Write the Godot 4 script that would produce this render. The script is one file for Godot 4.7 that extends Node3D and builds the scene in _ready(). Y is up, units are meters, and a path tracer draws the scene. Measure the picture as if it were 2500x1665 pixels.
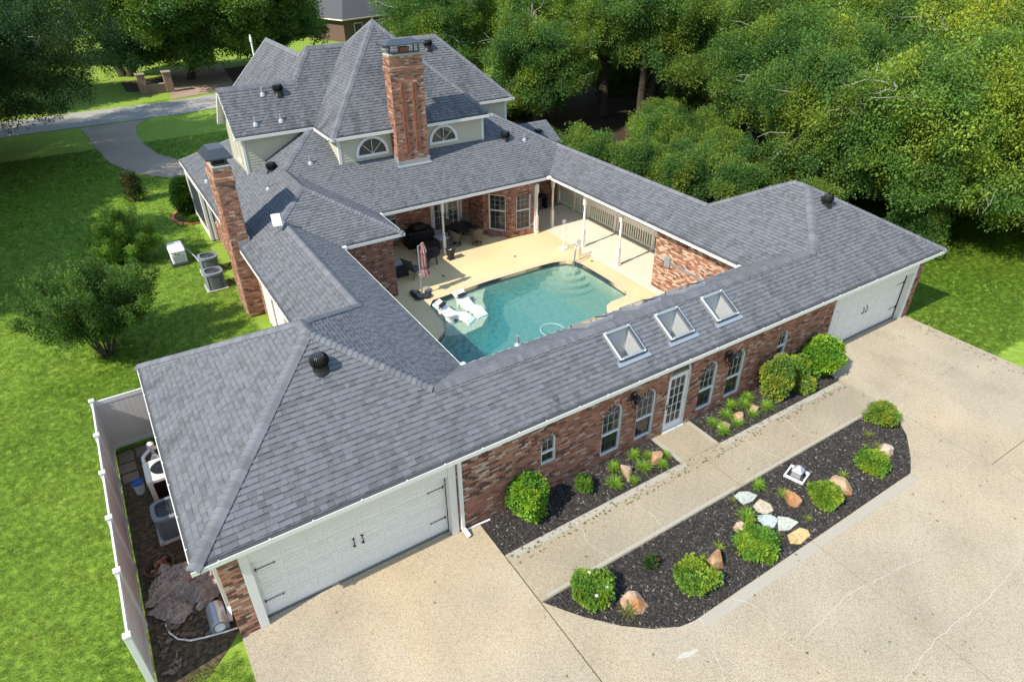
extends Node3D
# Aerial view of a brick courtyard house with a pool. x runs along the front wall, z towards the camera, y up.

class MB:
	var v := PackedVector3Array()
	var n := PackedVector3Array()
	var c := PackedColorArray()
	var col := Color.WHITE
	func tri(a: Vector3, b: Vector3, d: Vector3) -> void:
		var nn := (b - a).cross(d - a).normalized()
		v.append(a); v.append(d); v.append(b)
		n.append(nn); n.append(nn); n.append(nn)
		c.append(col); c.append(col); c.append(col)
	func tri_n(a: Vector3, b: Vector3, d: Vector3, na: Vector3, nb: Vector3, nd: Vector3) -> void:
		v.append(a); v.append(d); v.append(b)
		n.append(na); n.append(nd); n.append(nb)
		c.append(col); c.append(col); c.append(col)
	func quad(a: Vector3, b: Vector3, d: Vector3, e: Vector3) -> void:
		tri(a, b, d); tri(a, d, e)
	func face(p: Array, out: Vector3) -> void:
		var nn: Vector3 = (p[1] - p[0]).cross(p[2] - p[0])
		for i in range(1, p.size() - 1):
			if nn.dot(out) >= 0.0:
				tri(p[0], p[i], p[i + 1])
			else:
				tri(p[0], p[i + 1], p[i])
	# a box, its edges chamfered by b when b > 0
	func box(at: Vector3, size: Vector3, basis := Basis.IDENTITY, b := 0.0) -> void:
		var h := size * 0.5
		if b <= 0.0:
			for ax in 3:
				for s in [-1.0, 1.0]:
					var o := Vector3.ZERO; o[ax] = s
					var u := Vector3.ZERO; u[(ax + 1) % 3] = h[(ax + 1) % 3]
					var w := Vector3.ZERO; w[(ax + 2) % 3] = h[(ax + 2) % 3]
					var m := o * h[ax]
					face([at + basis * (m - u - w), at + basis * (m + u - w), at + basis * (m + u + w), at + basis * (m - u + w)], basis * o)
			return
		for ax in 3:
			var a1 := (ax + 1) % 3
			var a2 := (ax + 2) % 3
			for s in [-1.0, 1.0]:
				var o := Vector3.ZERO; o[ax] = s
				var u := Vector3.ZERO; u[a1] = h[a1] - b
				var w := Vector3.ZERO; w[a2] = h[a2] - b
				var m := o * h[ax]
				face([at + basis * (m - u - w), at + basis * (m + u - w), at + basis * (m + u + w), at + basis * (m - u + w)], basis * o)
				for t in [-1.0, 1.0]:
					var q := Vector3.ZERO; q[ax] = s * h[ax]; q[a1] = t * (h[a1] - b)
					var r := Vector3.ZERO; r[ax] = s * (h[ax] - b); r[a1] = t * h[a1]
					var o2 := Vector3.ZERO; o2[ax] = s; o2[a1] = t
					face([at + basis * (q - w), at + basis * (q + w), at + basis * (r + w), at + basis * (r - w)], basis * o2)
		for sx in [-1.0, 1.0]:
			for sy in [-1.0, 1.0]:
				for sz in [-1.0, 1.0]:
					face([at + basis * Vector3(sx * h.x, sy * (h.y - b), sz * (h.z - b)), at + basis * Vector3(sx * (h.x - b), sy * h.y, sz * (h.z - b)), at + basis * Vector3(sx * (h.x - b), sy * (h.y - b), sz * h.z)], basis * Vector3(sx, sy, sz))
	func span(lo: Vector3, hi: Vector3, b := 0.0) -> void:
		box((lo + hi) * 0.5, hi - lo, Basis.IDENTITY, b)
	# a straight bar of rectangular section
	func bar(p: Vector3, q: Vector3, w: float, h: float, up := Vector3.UP) -> void:
		var d := (q - p)
		var z := d.normalized()
		var x := up.cross(z)
		if x.length() < 0.01:
			x = Vector3.RIGHT.cross(z)
		x = x.normalized()
		box((p + q) * 0.5, Vector3(w, h, d.length()), Basis(x, z.cross(x), z))
	func tube(path: PackedVector3Array, rad: PackedFloat32Array, seg := 8, caps := true) -> void:
		var rings := []
		var nr := []
		var x := Vector3.ZERO
		for i in path.size():
			var t := (path[mini(i + 1, path.size() - 1)] - path[maxi(i - 1, 0)]).normalized()
			if x == Vector3.ZERO:
				x = t.cross(Vector3.UP) if absf(t.y) < 0.95 else t.cross(Vector3.RIGHT)
			x = (x - t * x.dot(t)).normalized()
			var y := t.cross(x)
			var ring := PackedVector3Array()
			var rn := PackedVector3Array()
			for k in seg:
				var a := TAU * k / seg
				var o := x * cos(a) + y * sin(a)
				ring.append(path[i] + o * rad[mini(i, rad.size() - 1)])
				rn.append(o)
			rings.append(ring); nr.append(rn)
		for i in path.size() - 1:
			for k in seg:
				var j := (k + 1) % seg
				tri_n(rings[i][k], rings[i][j], rings[i + 1][j], nr[i][k], nr[i][j], nr[i + 1][j])
				tri_n(rings[i][k], rings[i + 1][j], rings[i + 1][k], nr[i][k], nr[i + 1][j], nr[i + 1][k])
		if caps and seg > 3:
			for k in range(1, seg - 1):
				tri(rings[0][0], rings[0][k + 1], rings[0][k])
				var l: PackedVector3Array = rings[-1]
				tri(l[0], l[k], l[k + 1])
	func rod(p: Vector3, q: Vector3, r: float, seg := 8) -> void:
		tube(PackedVector3Array([p, q]), PackedFloat32Array([r]), seg)
	# turned about y through at: profile of (radius, height)
	func lathe(at: Vector3, prof: Array, seg := 16, basis := Basis.IDENTITY, squash := Vector3.ONE) -> void:
		for i in prof.size() - 1:
			var p: Vector2 = prof[i]
			var q: Vector2 = prof[i + 1]
			var sl := Vector2(q.y - p.y, p.x - q.x).normalized()
			for k in seg:
				var a := TAU * k / seg
				var b := TAU * (k + 1) / seg
				var ca := Vector3(cos(a), 0, sin(a))
				var cb := Vector3(cos(b), 0, sin(b))
				var na := basis * (ca * sl.x + Vector3.UP * sl.y)
				var nb := basis * (cb * sl.x + Vector3.UP * sl.y)
				if seg <= 8:
					na = (na + nb).normalized(); nb = na
				var p0 := at + basis * ((ca * p.x + Vector3.UP * p.y) * squash)
				var p1 := at + basis * ((cb * p.x + Vector3.UP * p.y) * squash)
				var q0 := at + basis * ((ca * q.x + Vector3.UP * q.y) * squash)
				var q1 := at + basis * ((cb * q.x + Vector3.UP * q.y) * squash)
				if p.x > 0.0:
					tri_n(p0, q1, p1, na, nb, nb)
				if q.x > 0.0:
					tri_n(p0, q0, q1, na, na, nb)
	# a flat polygon (plan x, z) between two heights
	func prism(poly: PackedVector2Array, y0: float, y1: float, bottom := false) -> void:
		var ix := Geometry2D.triangulate_polygon(poly)
		for i in range(0, ix.size(), 3):
			var p := []
			for k in 3:
				p.append(Vector3(poly[ix[i + k]].x, y1, poly[ix[i + k]].y))
			face(p, Vector3.UP)
			if bottom:
				face([p[0] - Vector3(0, y1 - y0, 0), p[1] - Vector3(0, y1 - y0, 0), p[2] - Vector3(0, y1 - y0, 0)], Vector3.DOWN)
		var cw := Geometry2D.is_polygon_clockwise(poly)
		for i in poly.size():
			var a := poly[i]
			var b := poly[(i + 1) % poly.size()]
			var o := Vector3(b.y - a.y, 0, a.x - b.x) * (1.0 if not cw else -1.0)
			face([Vector3(a.x, y0, a.y), Vector3(b.x, y0, b.y), Vector3(b.x, y1, b.y), Vector3(a.x, y1, a.y)], o)
	func mesh() -> ArrayMesh:
		var arr := []
		arr.resize(Mesh.ARRAY_MAX)
		arr[Mesh.ARRAY_VERTEX] = v
		arr[Mesh.ARRAY_NORMAL] = n
		arr[Mesh.ARRAY_COLOR] = c
		var m := ArrayMesh.new()
		if v.size() > 0:
			m.add_surface_from_arrays(Mesh.PRIMITIVE_TRIANGLES, arr)
		return m

var rng := RandomNumberGenerator.new()
var taken := {}
var M := {}
var eye := Vector3(0.905, 13.655, 10.3825)
var eye_basis := Basis.IDENTITY

func R(a: float, b: float) -> float:
	return rng.randf_range(a, b)

func numbered(parent: Node, called: String) -> String:
	var key := str(parent.get_instance_id()) + called
	var k: int = taken.get(key, 0)
	taken[key] = k + 1
	return called if k == 0 else "%s_%03d" % [called, k]

func tag(o: Node3D, label: String, category: String, group := "") -> Node3D:
	o.set_meta("label", label); o.set_meta("category", category)
	if group: o.set_meta("group", group)
	return o

func thing(called: String, label: String, category: String, at := Vector3.ZERO, turn := 0.0, group := "") -> Node3D:
	var o := Node3D.new()
	o.name = numbered(self, called)
	add_child(o, true)
	o.position = at
	o.rotation.y = turn
	return tag(o, label, category, group)

func obj(called: String, mb: MB, mat: Material, parent: Node = self, kind := "") -> MeshInstance3D:
	return put(called, mb.mesh(), mat, parent, kind)

func put(called: String, mesh: Mesh, mat: Material, parent: Node = self, kind := "") -> MeshInstance3D:
	var o := MeshInstance3D.new()
	o.name = numbered(parent, called)
	o.mesh = mesh
	o.material_override = mat
	if kind: o.set_meta("kind", kind)
	parent.add_child(o, true)
	return o

func scatter(called: String, mesh: Mesh, mat: Material, xf: Array, cols: PackedColorArray, parent: Node, kind := "stuff") -> MultiMeshInstance3D:
	var mm := MultiMesh.new()
	mm.transform_format = MultiMesh.TRANSFORM_3D
	mm.use_colors = true
	mm.mesh = mesh
	mm.instance_count = xf.size()
	for i in xf.size():
		mm.set_instance_transform(i, xf[i])
		mm.set_instance_color(i, cols[i])
	var o := MultiMeshInstance3D.new()
	o.name = numbered(parent, called)
	o.multimesh = mm
	o.material_override = mat
	if kind: o.set_meta("kind", kind)
	parent.add_child(o, true)
	return o

func copy(o: Node3D, called: String, label: String, at: Vector3, turn: float, scale_by := 1.0) -> Node3D:
	var r: Node3D = o.duplicate()
	r.name = numbered(self, called)
	add_child(r, true)
	r.position = at
	r.rotation.y = turn
	r.scale = Vector3.ONE * scale_by
	r.set_meta("label", label)
	return r

# linear base colour
func lin(r: float, g: float, b: float, a := 1.0) -> Color:
	var k := Color(r, g, b).linear_to_srgb()
	k.a = a
	return k

func mat(r: float, g: float, b: float, rough := 0.7, metal := 0.0) -> StandardMaterial3D:
	var m := StandardMaterial3D.new()
	m.albedo_color = lin(r, g, b)
	m.roughness = rough
	m.metallic = metal
	m.metallic_specular = 0.4
	return m

func noise_tex(kind: int, freq: float, stops: Array, side := 512, oct := 4, cell := -1, seed_ := 1) -> NoiseTexture2D:
	var f := FastNoiseLite.new()
	f.seed = seed_
	f.noise_type = kind
	f.frequency = freq
	f.fractal_type = FastNoiseLite.FRACTAL_FBM if oct > 1 else FastNoiseLite.FRACTAL_NONE
	f.fractal_octaves = oct
	if cell >= 0:
		f.cellular_return_type = cell
		f.cellular_jitter = 1.0
	var t := NoiseTexture2D.new()
	t.width = side; t.height = side
	t.seamless = true
	t.seamless_blend_skirt = 0.12
	t.noise = f
	if stops.size():
		var g := Gradient.new()
		var off := PackedFloat32Array()
		var cs := PackedColorArray()
		for s in stops:
			off.append(s[0]); cs.append(lin(s[1], s[2], s[3]))
		g.offsets = off; g.colors = cs
		t.color_ramp = g
	return t

# multiplies the colour by a world-mapped noise and adds relief
func grain(m: StandardMaterial3D, t: Texture2D, per_metre: float, bump: Texture2D = null, depth := 0.0, world := true) -> StandardMaterial3D:
	m.albedo_texture = t
	m.uv1_triplanar = true
	m.uv1_world_triplanar = world
	m.uv1_scale = Vector3.ONE * per_metre
	if bump:
		m.heightmap_enabled = true
		m.heightmap_texture = bump
		m.heightmap_scale = depth
	return m

func vc(m: StandardMaterial3D) -> StandardMaterial3D:
	m.vertex_color_use_as_albedo = true
	return m

func leafy(r: float, g: float, b: float, back := 0.5) -> StandardMaterial3D:
	var m := mat(r, g, b, 0.45)
	m.metallic_specular = 0.36
	m.backlight_enabled = true
	m.backlight = lin(back * 0.8, back, back * 0.25)
	m.vertex_color_use_as_albedo = true
	return m

func make_materials() -> void:
	var S := FastNoiseLite.TYPE_SIMPLEX_SMOOTH
	var C := FastNoiseLite.TYPE_CELLULAR
	var fine := noise_tex(S, 0.09, [[0.0, 0.62, 0.62, 0.62], [0.5, 0.9, 0.9, 0.9], [1.0, 1.0, 1.0, 1.0]], 512, 4)
	var bump := noise_tex(S, 0.06, [], 512, 5, -1, 3)
	var peb := noise_tex(C, 0.2, [[0.0, 0.36, 0.30, 0.25], [0.2, 0.66, 0.58, 0.48], [0.5, 0.88, 0.80, 0.68], [0.8, 0.96, 0.91, 0.81], [1.0, 1.0, 0.98, 0.95]], 1024, 1, FastNoiseLite.RETURN_CELL_VALUE, 5)
	var pebh := noise_tex(C, 0.2, [], 1024, 1, FastNoiseLite.RETURN_DISTANCE, 5)
	peb.seamless = false; pebh.seamless = false
	M.pebble = vc(grain(mat(1, 1, 1, 0.85), peb, 0.5, pebh, 1.2))
	M.concrete = vc(grain(mat(1, 1, 1, 0.8), fine, 0.6, bump, 0.3))
	M.brick = vc(grain(mat(1, 1, 1, 0.9), fine, 3.0, bump, 0.5))
	M.mortar = grain(mat(0.44, 0.34, 0.26, 0.95), fine, 3.0, bump, 0.4)
	var gran := noise_tex(S, 0.45, [[0.0, 0.45, 0.45, 0.45], [0.5, 0.88, 0.88, 0.88], [1.0, 1.0, 1.0, 1.0]], 512, 2, -1, 9)
	M.shingle = vc(grain(mat(1, 1, 1, 0.9), gran, 2.0, bump, 0.35))
	M.decking = mat(0.06, 0.06, 0.065, 0.95)
	M.white = grain(mat(0.74, 0.73, 0.70, 0.55), fine, 0.9)
	M.cream = grain(mat(0.87, 0.83, 0.73, 0.6), fine, 0.9)
	M.siding = grain(mat(0.50, 0.48, 0.37, 0.6), fine, 0.7)
	M.vinyl = grain(mat(0.66, 0.63, 0.60, 0.5), fine, 0.5)
	M.door = grain(mat(0.80, 0.79, 0.74, 0.5), fine, 0.4)
	M.gloom = mat(0.22, 0.21, 0.2, 0.9)
	M.plaster = mat(0.75, 0.74, 0.71, 0.9)
	M.floor = grain(mat(0.32, 0.31, 0.29, 0.4), fine, 0.4)
	M.black = mat(0.012, 0.012, 0.013, 0.45)
	M.charcoal = grain(mat(0.035, 0.035, 0.04, 0.6), fine, 2.0)
	M.turbine = mat(0.03, 0.03, 0.032, 0.35, 0.3)
	M.cord = mat(0.45, 0.5, 0.5, 0.5)
	M.bars = mat(0.46, 0.46, 0.44, 0.6)
	M.steel = mat(0.55, 0.56, 0.58, 0.3, 0.9)
	M.galv = mat(0.42, 0.44, 0.46, 0.4, 0.6)
	M.tin = mat(0.055, 0.065, 0.08, 0.4, 0.3)
	M.unit = grain(mat(0.20, 0.23, 0.25, 0.5), fine, 1.0)
	M.unit_dark = mat(0.05, 0.055, 0.06, 0.5)
	var gl := StandardMaterial3D.new()
	gl.albedo_color = lin(0.03, 0.04, 0.04, 0.16)
	gl.transparency = BaseMaterial3D.TRANSPARENCY_ALPHA
	gl.roughness = 0.02
	gl.metallic_specular = 0.6
	M.glass = gl
	var sc := gl.duplicate()
	sc.albedo_color = lin(0.012, 0.016, 0.016, 0.6)
	M.screen = sc
	var wt := StandardMaterial3D.new()
	wt.albedo_color = lin(0.02, 0.14, 0.16, 0.05)
	wt.transparency = BaseMaterial3D.TRANSPARENCY_ALPHA
	wt.roughness = 0.03
	wt.metallic_specular = 0.5
	M.water = wt
	var dp := StandardMaterial3D.new()
	dp.albedo_color = lin(0.0, 0.30, 0.295, 0.13)
	dp.transparency = BaseMaterial3D.TRANSPARENCY_ALPHA
	dp.roughness = 1.0
	dp.specular_mode = BaseMaterial3D.SPECULAR_DISABLED
	M.depths = dp
	var rp := dp.duplicate()
	rp.albedo_color = lin(0.09, 0.36, 0.33, 0.2)
	M.ripple = rp
	M.pool_plaster = grain(mat(0.52, 0.57, 0.42, 0.8), noise_tex(S, 0.02, [[0.0, 0.7, 0.75, 0.75], [1.0, 1, 1, 1]], 512, 3), 0.3)
	M.tile = mat(0.05, 0.06, 0.075, 0.25)
	M.mulch = grain(mat(0.8, 0.8, 0.8, 0.95), noise_tex(S, 0.06, [[0.0, 0.012, 0.010, 0.009], [0.5, 0.035, 0.03, 0.027], [1.0, 0.08, 0.068, 0.06]], 512, 5), 0.6, bump, 3.0)
	M.chip = vc(mat(1, 1, 1, 0.9))
	var gt := noise_tex(S, 0.02, [[0.0, 0.15, 0.235, 0.025], [0.45, 0.19, 0.285, 0.032], [0.75, 0.22, 0.315, 0.04], [1.0, 0.27, 0.35, 0.055]], 1024, 6, -1, 7)
	M.lawn = vc(grain(mat(1, 1, 1, 0.95), gt, 0.12, bump, 2.0))
	M.blade = leafy(1, 1, 1, 0.8)
	M.leaf = leafy(1, 1, 1, 0.85)
	M.dirt = vc(grain(mat(1, 1, 1, 0.95), noise_tex(S, 0.03, [[0.0, 0.035, 0.022, 0.012], [0.5, 0.085, 0.06, 0.035], [1.0, 0.16, 0.12, 0.07]], 512, 5, -1, 12), 0.4, bump, 2.0))
	M.asphalt = grain(mat(0.36, 0.34, 0.31, 0.9), fine, 0.7, bump, 0.4)
	M.bark = grain(mat(0.13, 0.105, 0.08, 0.95), noise_tex(S, 0.04, [[0.0, 0.25, 0.25, 0.25], [1.0, 1, 1, 1]], 512, 4), 1.2, bump, 2.0)
	M.twig = mat(0.30, 0.28, 0.24, 0.9)
	M.rock = vc(grain(mat(1, 1, 1, 0.85), noise_tex(S, 0.02, [[0.0, 0.55, 0.5, 0.45], [0.5, 0.9, 0.85, 0.8], [1.0, 1, 1, 1]], 512, 5, -1, 14), 0.8, bump, 1.5))
	M.paint = vc(mat(1, 1, 1, 0.5))
	M.cloth = vc(grain(mat(1, 1, 1, 0.95), fine, 4.0, bump, 0.2))
	M.wicker = grain(mat(0.21, 0.18, 0.14, 0.8), noise_tex(C, 0.08, [[0.0, 0.3, 0.3, 0.3], [1.0, 1, 1, 1]], 256, 1, FastNoiseLite.RETURN_DISTANCE), 2.0)
	M.plastic = mat(0.78, 0.78, 0.76, 0.35)

# ---------- roofs: each is the lowest of its planes (a, b, c): height = a x + b z + c, over a plan outline ----------
class Roof:
	var planes: Array[Vector3] = []
	var dom := PackedVector2Array()
	var e := 0.0

func rect(x0: float, x1: float, z0: float, z1: float) -> PackedVector2Array:
	return PackedVector2Array([Vector2(x0, z0), Vector2(x1, z0), Vector2(x1, z1), Vector2(x0, z1)])

func hip(x0: float, x1: float, z0: float, z1: float, p: float, e: float, sides := "lrfb") -> Roof:
	var r := Roof.new()
	r.e = e
	r.dom = rect(x0, x1, z0, z1)
	if "l" in sides: r.planes.append(Vector3(p, 0, e - p * x0))
	if "r" in sides: r.planes.append(Vector3(-p, 0, e + p * x1))
	if "f" in sides: r.planes.append(Vector3(0, -p, e + p * z1))
	if "b" in sides: r.planes.append(Vector3(0, p, e - p * z0))
	return r

func half(poly: PackedVector2Array, a: float, b: float, c: float) -> PackedVector2Array:
	var out := PackedVector2Array()
	for i in poly.size():
		var p := poly[i]
		var q := poly[(i + 1) % poly.size()]
		var dp := a * p.x + b * p.y + c
		var dq := a * q.x + b * q.y + c
		if dp >= 0.0: out.append(p)
		if (dp >= 0.0) != (dq >= 0.0): out.append(p + (q - p) * (dp / (dp - dq)))
	return out

func area(poly: PackedVector2Array) -> float:
	var s := 0.0
	for i in poly.size():
		s += poly[i].cross(poly[(i + 1) % poly.size()])
	return absf(s) * 0.5

func roof_height(roofs: Array, x: float, z: float, skip := -1) -> float:
	var best := -99.0
	for j in roofs.size():
		if j == skip: continue
		var r: Roof = roofs[j]
		if not Geometry2D.is_point_in_polygon(Vector2(x, z), r.dom): continue
		var h := 99.0
		for m in r.planes: h = minf(h, m.x * x + m.y * z + m.z)
		best = maxf(best, h)
	return best

# [plane, eave height, piece] for all that shows from above
func roof_faces(roofs: Array, holes: Array) -> Array:
	var out := []
	for i in roofs.size():
		var r: Roof = roofs[i]
		for k in r.planes.size():
			var pk: Vector3 = r.planes[k]
			var poly := r.dom
			for m in r.planes.size():
				if m == k: continue
				var d: Vector3 = r.planes[m] - pk
				poly = half(poly, d.x, d.y, d.z)
			if poly.size() < 3: continue
			var pieces: Array = [poly]
			for j in roofs.size():
				if j == i: continue
				var o: Roof = roofs[j]
				var reg := o.dom
				for m in o.planes:
					var d: Vector3 = m - pk
					if absf(d.x) + absf(d.y) < 1e-5:
						if d.z < -1e-5 or (absf(d.z) <= 1e-5 and j > i):
							reg = PackedVector2Array()
					else:
						reg = half(reg, d.x, d.y, d.z)
					if reg.size() < 3: break
				if reg.size() < 3 or area(reg) < 0.01: continue
				var rest := []
				for q in pieces: rest.append_array(Geometry2D.clip_polygons(q, reg))
				pieces = rest
			for h in holes:
				var rest := []
				for q in pieces:
					var cut := Geometry2D.clip_polygons(q, h)
					var hole := false
					for u in cut:
						if Geometry2D.is_polygon_clockwise(u): hole = true
					if hole:   # the opening lies inside: split the piece through its middle
						var mid: float = (h[0].x + h[2].x) * 0.5
						for s in [-1.0, 1.0]:
							for w in Geometry2D.intersect_polygons(q, rect(minf(mid, mid + s * 99), maxf(mid, mid + s * 99), -99, 99)):
								rest.append_array(Geometry2D.clip_polygons(w, h))
					else:
						rest.append_array(cut)
				pieces = rest
			for q in pieces:
				if area(q) > 0.02: out.append([pk, r.e, q])
	return out

var stain := FastNoiseLite.new()

func shingle_tab(mb: MB, q: PackedVector2Array, v0: float, base: Vector3, u_axis: Vector3, v_axis: Vector3, nrm: Vector3, lift: float, off := Vector3.ZERO) -> void:
	var p := []
	var cen := Vector3.ZERO
	for w in q:
		var x := base + u_axis * w.x + v_axis * w.y + nrm * (lift * (1.0 - (w.y - v0) / 0.15) + 0.002) - off
		p.append(x); cen += x
	cen /= p.size()
	mb.face(p, nrm)
	# darker granule blend under the next course, painting in its shadow line
	var shadow_band := half(q, 0, 1, -(v0 + 0.108))
	if shadow_band.size() > 2:
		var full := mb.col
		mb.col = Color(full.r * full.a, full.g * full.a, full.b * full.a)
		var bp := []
		for w in shadow_band: bp.append(base + u_axis * w.x + v_axis * w.y + nrm * (lift * (1.0 - (w.y - v0) / 0.15) + 0.0035) - off)
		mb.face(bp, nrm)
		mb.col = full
	for i in p.size():
		var a: Vector3 = p[i]
		var b: Vector3 = p[(i + 1) % p.size()]
		var m := (a + b) * 0.5
		var o := m - cen
		if (o - v_axis * o.dot(v_axis) * 0.0).dot(v_axis) > 0.4 * o.length(): continue   # the tucked-in upper edge
		mb.face([a, b, b - nrm * (lift + 0.006), a - nrm * (lift + 0.006)], o)

func shingle_roof(called: String, roofs: Array, holes: Array, parent: Node3D, singles: int, tone: float, streaks: float) -> MeshInstance3D:
	var deck := MB.new()
	var recs := []
	for f in roof_faces(roofs, holes):
		var pl: Vector3 = f[0]
		var s := Vector2(pl.x, pl.y).length()
		var up := Vector2(pl.x, pl.y) / s
		var t := Vector2(-up.y, up.x)
		var k := s / sqrt(1.0 + s * s)
		var v_axis := Vector3(up.x * k / s, k, up.y * k / s)
		var u_axis := Vector3(t.x, 0, t.y)
		var nrm := u_axis.cross(v_axis)
		if nrm.y < 0: nrm = -nrm
		var w0: float = (f[1] - pl.z) / s
		var base := Vector3(up.x * w0, f[1], up.y * w0)
		var uv := PackedVector2Array()
		var dk := []
		for p in f[2]:
			var h: float = pl.x * p.x + pl.y * p.y + pl.z
			uv.append(Vector2(p.dot(t), (h - f[1]) / k))
		var ix := Geometry2D.triangulate_polygon(uv)
		for i in range(0, ix.size(), 3):
			dk = []
			for j in 3: dk.append(base + u_axis * uv[ix[i + j]].x + v_axis * uv[ix[i + j]].y - nrm * 0.012)
			deck.face(dk, nrm)
		var lo := uv[0]
		var hi := uv[0]
		for p in uv: lo = lo.min(p); hi = hi.max(p)
		# trim the tabs back from the eave line, where the gutter hangs
		var face_uv := half(uv, 0, 1, -0.10) if lo.y < 0.05 else uv
		if face_uv.size() < 3: continue
		var ex := 0.143
		var row := int(floor(lo.y / ex)) - 1
		while row * ex < hi.y:
			var v0 := row * ex
			rng.seed = hash(Vector3(row, pl.x * 31.0 + pl.z, pl.y * 17.0 + f[1]))
			var u: float = floor(lo.x) - R(0, 0.4)
			var tooth := false
			while u < hi.x:
				var wd := R(0.10, 0.20) if tooth else R(0.09, 0.24)
				var q := PackedVector2Array([Vector2(u, v0), Vector2(u + wd, v0), Vector2(u + wd, v0 + ex + 0.006), Vector2(u, v0 + ex + 0.006)])
				var shade := tone * (R(0.76, 0.9) if rng.randf() < 0.25 else R(0.94, 1.1))
				var blue := R(-0.03, 0.04)
				var lift := 0.024 if tooth else 0.013
				u += wd
				tooth = not tooth
				if u < lo.x or u - wd > hi.x: continue
				for g in Geometry2D.intersect_polygons(q, face_uv):
					if area(g) < 0.0006: continue
					var sx := stain.get_noise_2d(g[0].x * 22.0 + pl.z * 7.0, v0 * 5.0) * 0.5 + 0.5
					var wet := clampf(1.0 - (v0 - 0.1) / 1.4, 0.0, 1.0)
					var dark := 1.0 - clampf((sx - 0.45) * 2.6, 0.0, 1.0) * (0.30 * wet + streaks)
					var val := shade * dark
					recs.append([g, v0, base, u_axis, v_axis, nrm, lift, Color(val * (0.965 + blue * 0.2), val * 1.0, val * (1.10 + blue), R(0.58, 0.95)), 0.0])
			row += 1
	for r in recs:
		var at: Vector3 = r[2] + r[3] * r[0][0].x + r[4] * r[0][0].y
		r[8] = at.distance_squared_to(eye) - 40.0 * absf(area(r[0]) - 0.03)
	recs.sort_custom(func(a, b): return a[8] < b[8])
	var roof := obj(called, deck, M.decking, parent)
	var rest := MB.new()
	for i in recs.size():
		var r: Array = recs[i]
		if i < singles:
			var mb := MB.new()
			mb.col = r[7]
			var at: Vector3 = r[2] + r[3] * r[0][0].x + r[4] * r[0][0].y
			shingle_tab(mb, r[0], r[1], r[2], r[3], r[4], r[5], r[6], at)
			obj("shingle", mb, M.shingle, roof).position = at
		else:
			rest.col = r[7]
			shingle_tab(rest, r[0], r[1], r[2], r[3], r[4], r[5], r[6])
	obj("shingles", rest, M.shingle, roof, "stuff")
	return roof

# folded cap shingles along a hip or ridge, given its two ends and how steeply its two sides fall away
func ridge_caps(mb: MB, p: Vector3, q: Vector3, fall: float, tone: float, wide := 0.16) -> void:
	var d := (q - p).normalized()
	var side := d.cross(Vector3.UP).normalized()
	var l := p.distance_to(q)
	var x := 0.0
	while x < l:
		var s := tone * R(0.86, 1.2)
		mb.col = Color(s * 0.98, s * 1.01, s * 1.12)
		var a := p + d * x
		var b := p + d * minf(x + 0.26, l)
		var lift := Vector3.UP * 0.046
		var low := Vector3.UP * 0.016
		for sg in [-1.0, 1.0]:
			var w: Vector3 = side * (sg * wide) - Vector3.UP * (fall * wide)
			var m: Vector3 = side * (sg * 0.035) + Vector3.UP * (-fall * 0.012)
			mb.face([a + lift, b + low, b + low + m, a + lift + m], Vector3.UP)
			mb.face([a + lift + m, b + low + m, b + low + w, a + lift + w], side * sg + Vector3.UP)
			mb.face([a + lift + w, b + low + w, b + w - Vector3.UP * 0.01, a + w - Vector3.UP * 0.01], side * sg)
			mb.face([a + lift, a + lift + m, a + lift + w, a + w - Vector3.UP * 0.012, a - Vector3.UP * 0.012], -d)
		x += 0.145

# ---------- brick walls ----------
const BW := 0.203
const BH := 0.0677
var brick_recs := []

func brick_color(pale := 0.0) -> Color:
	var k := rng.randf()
	if rng.randf() < pale: return Color(0.56, 0.40, 0.28) * R(0.85, 1.25)  # paler bricks put sunlight into the wall colour
	var s := R(0.8, 1.2)
	if k < 0.09: return Color(0.52, 0.40, 0.32) * R(0.8, 1.15)
	if k < 0.19: return Color(0.14, 0.078, 0.058) * s
	if k < 0.60: return Color(0.315, 0.145, 0.098) * s
	return Color(0.40, 0.20, 0.135) * s

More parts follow.
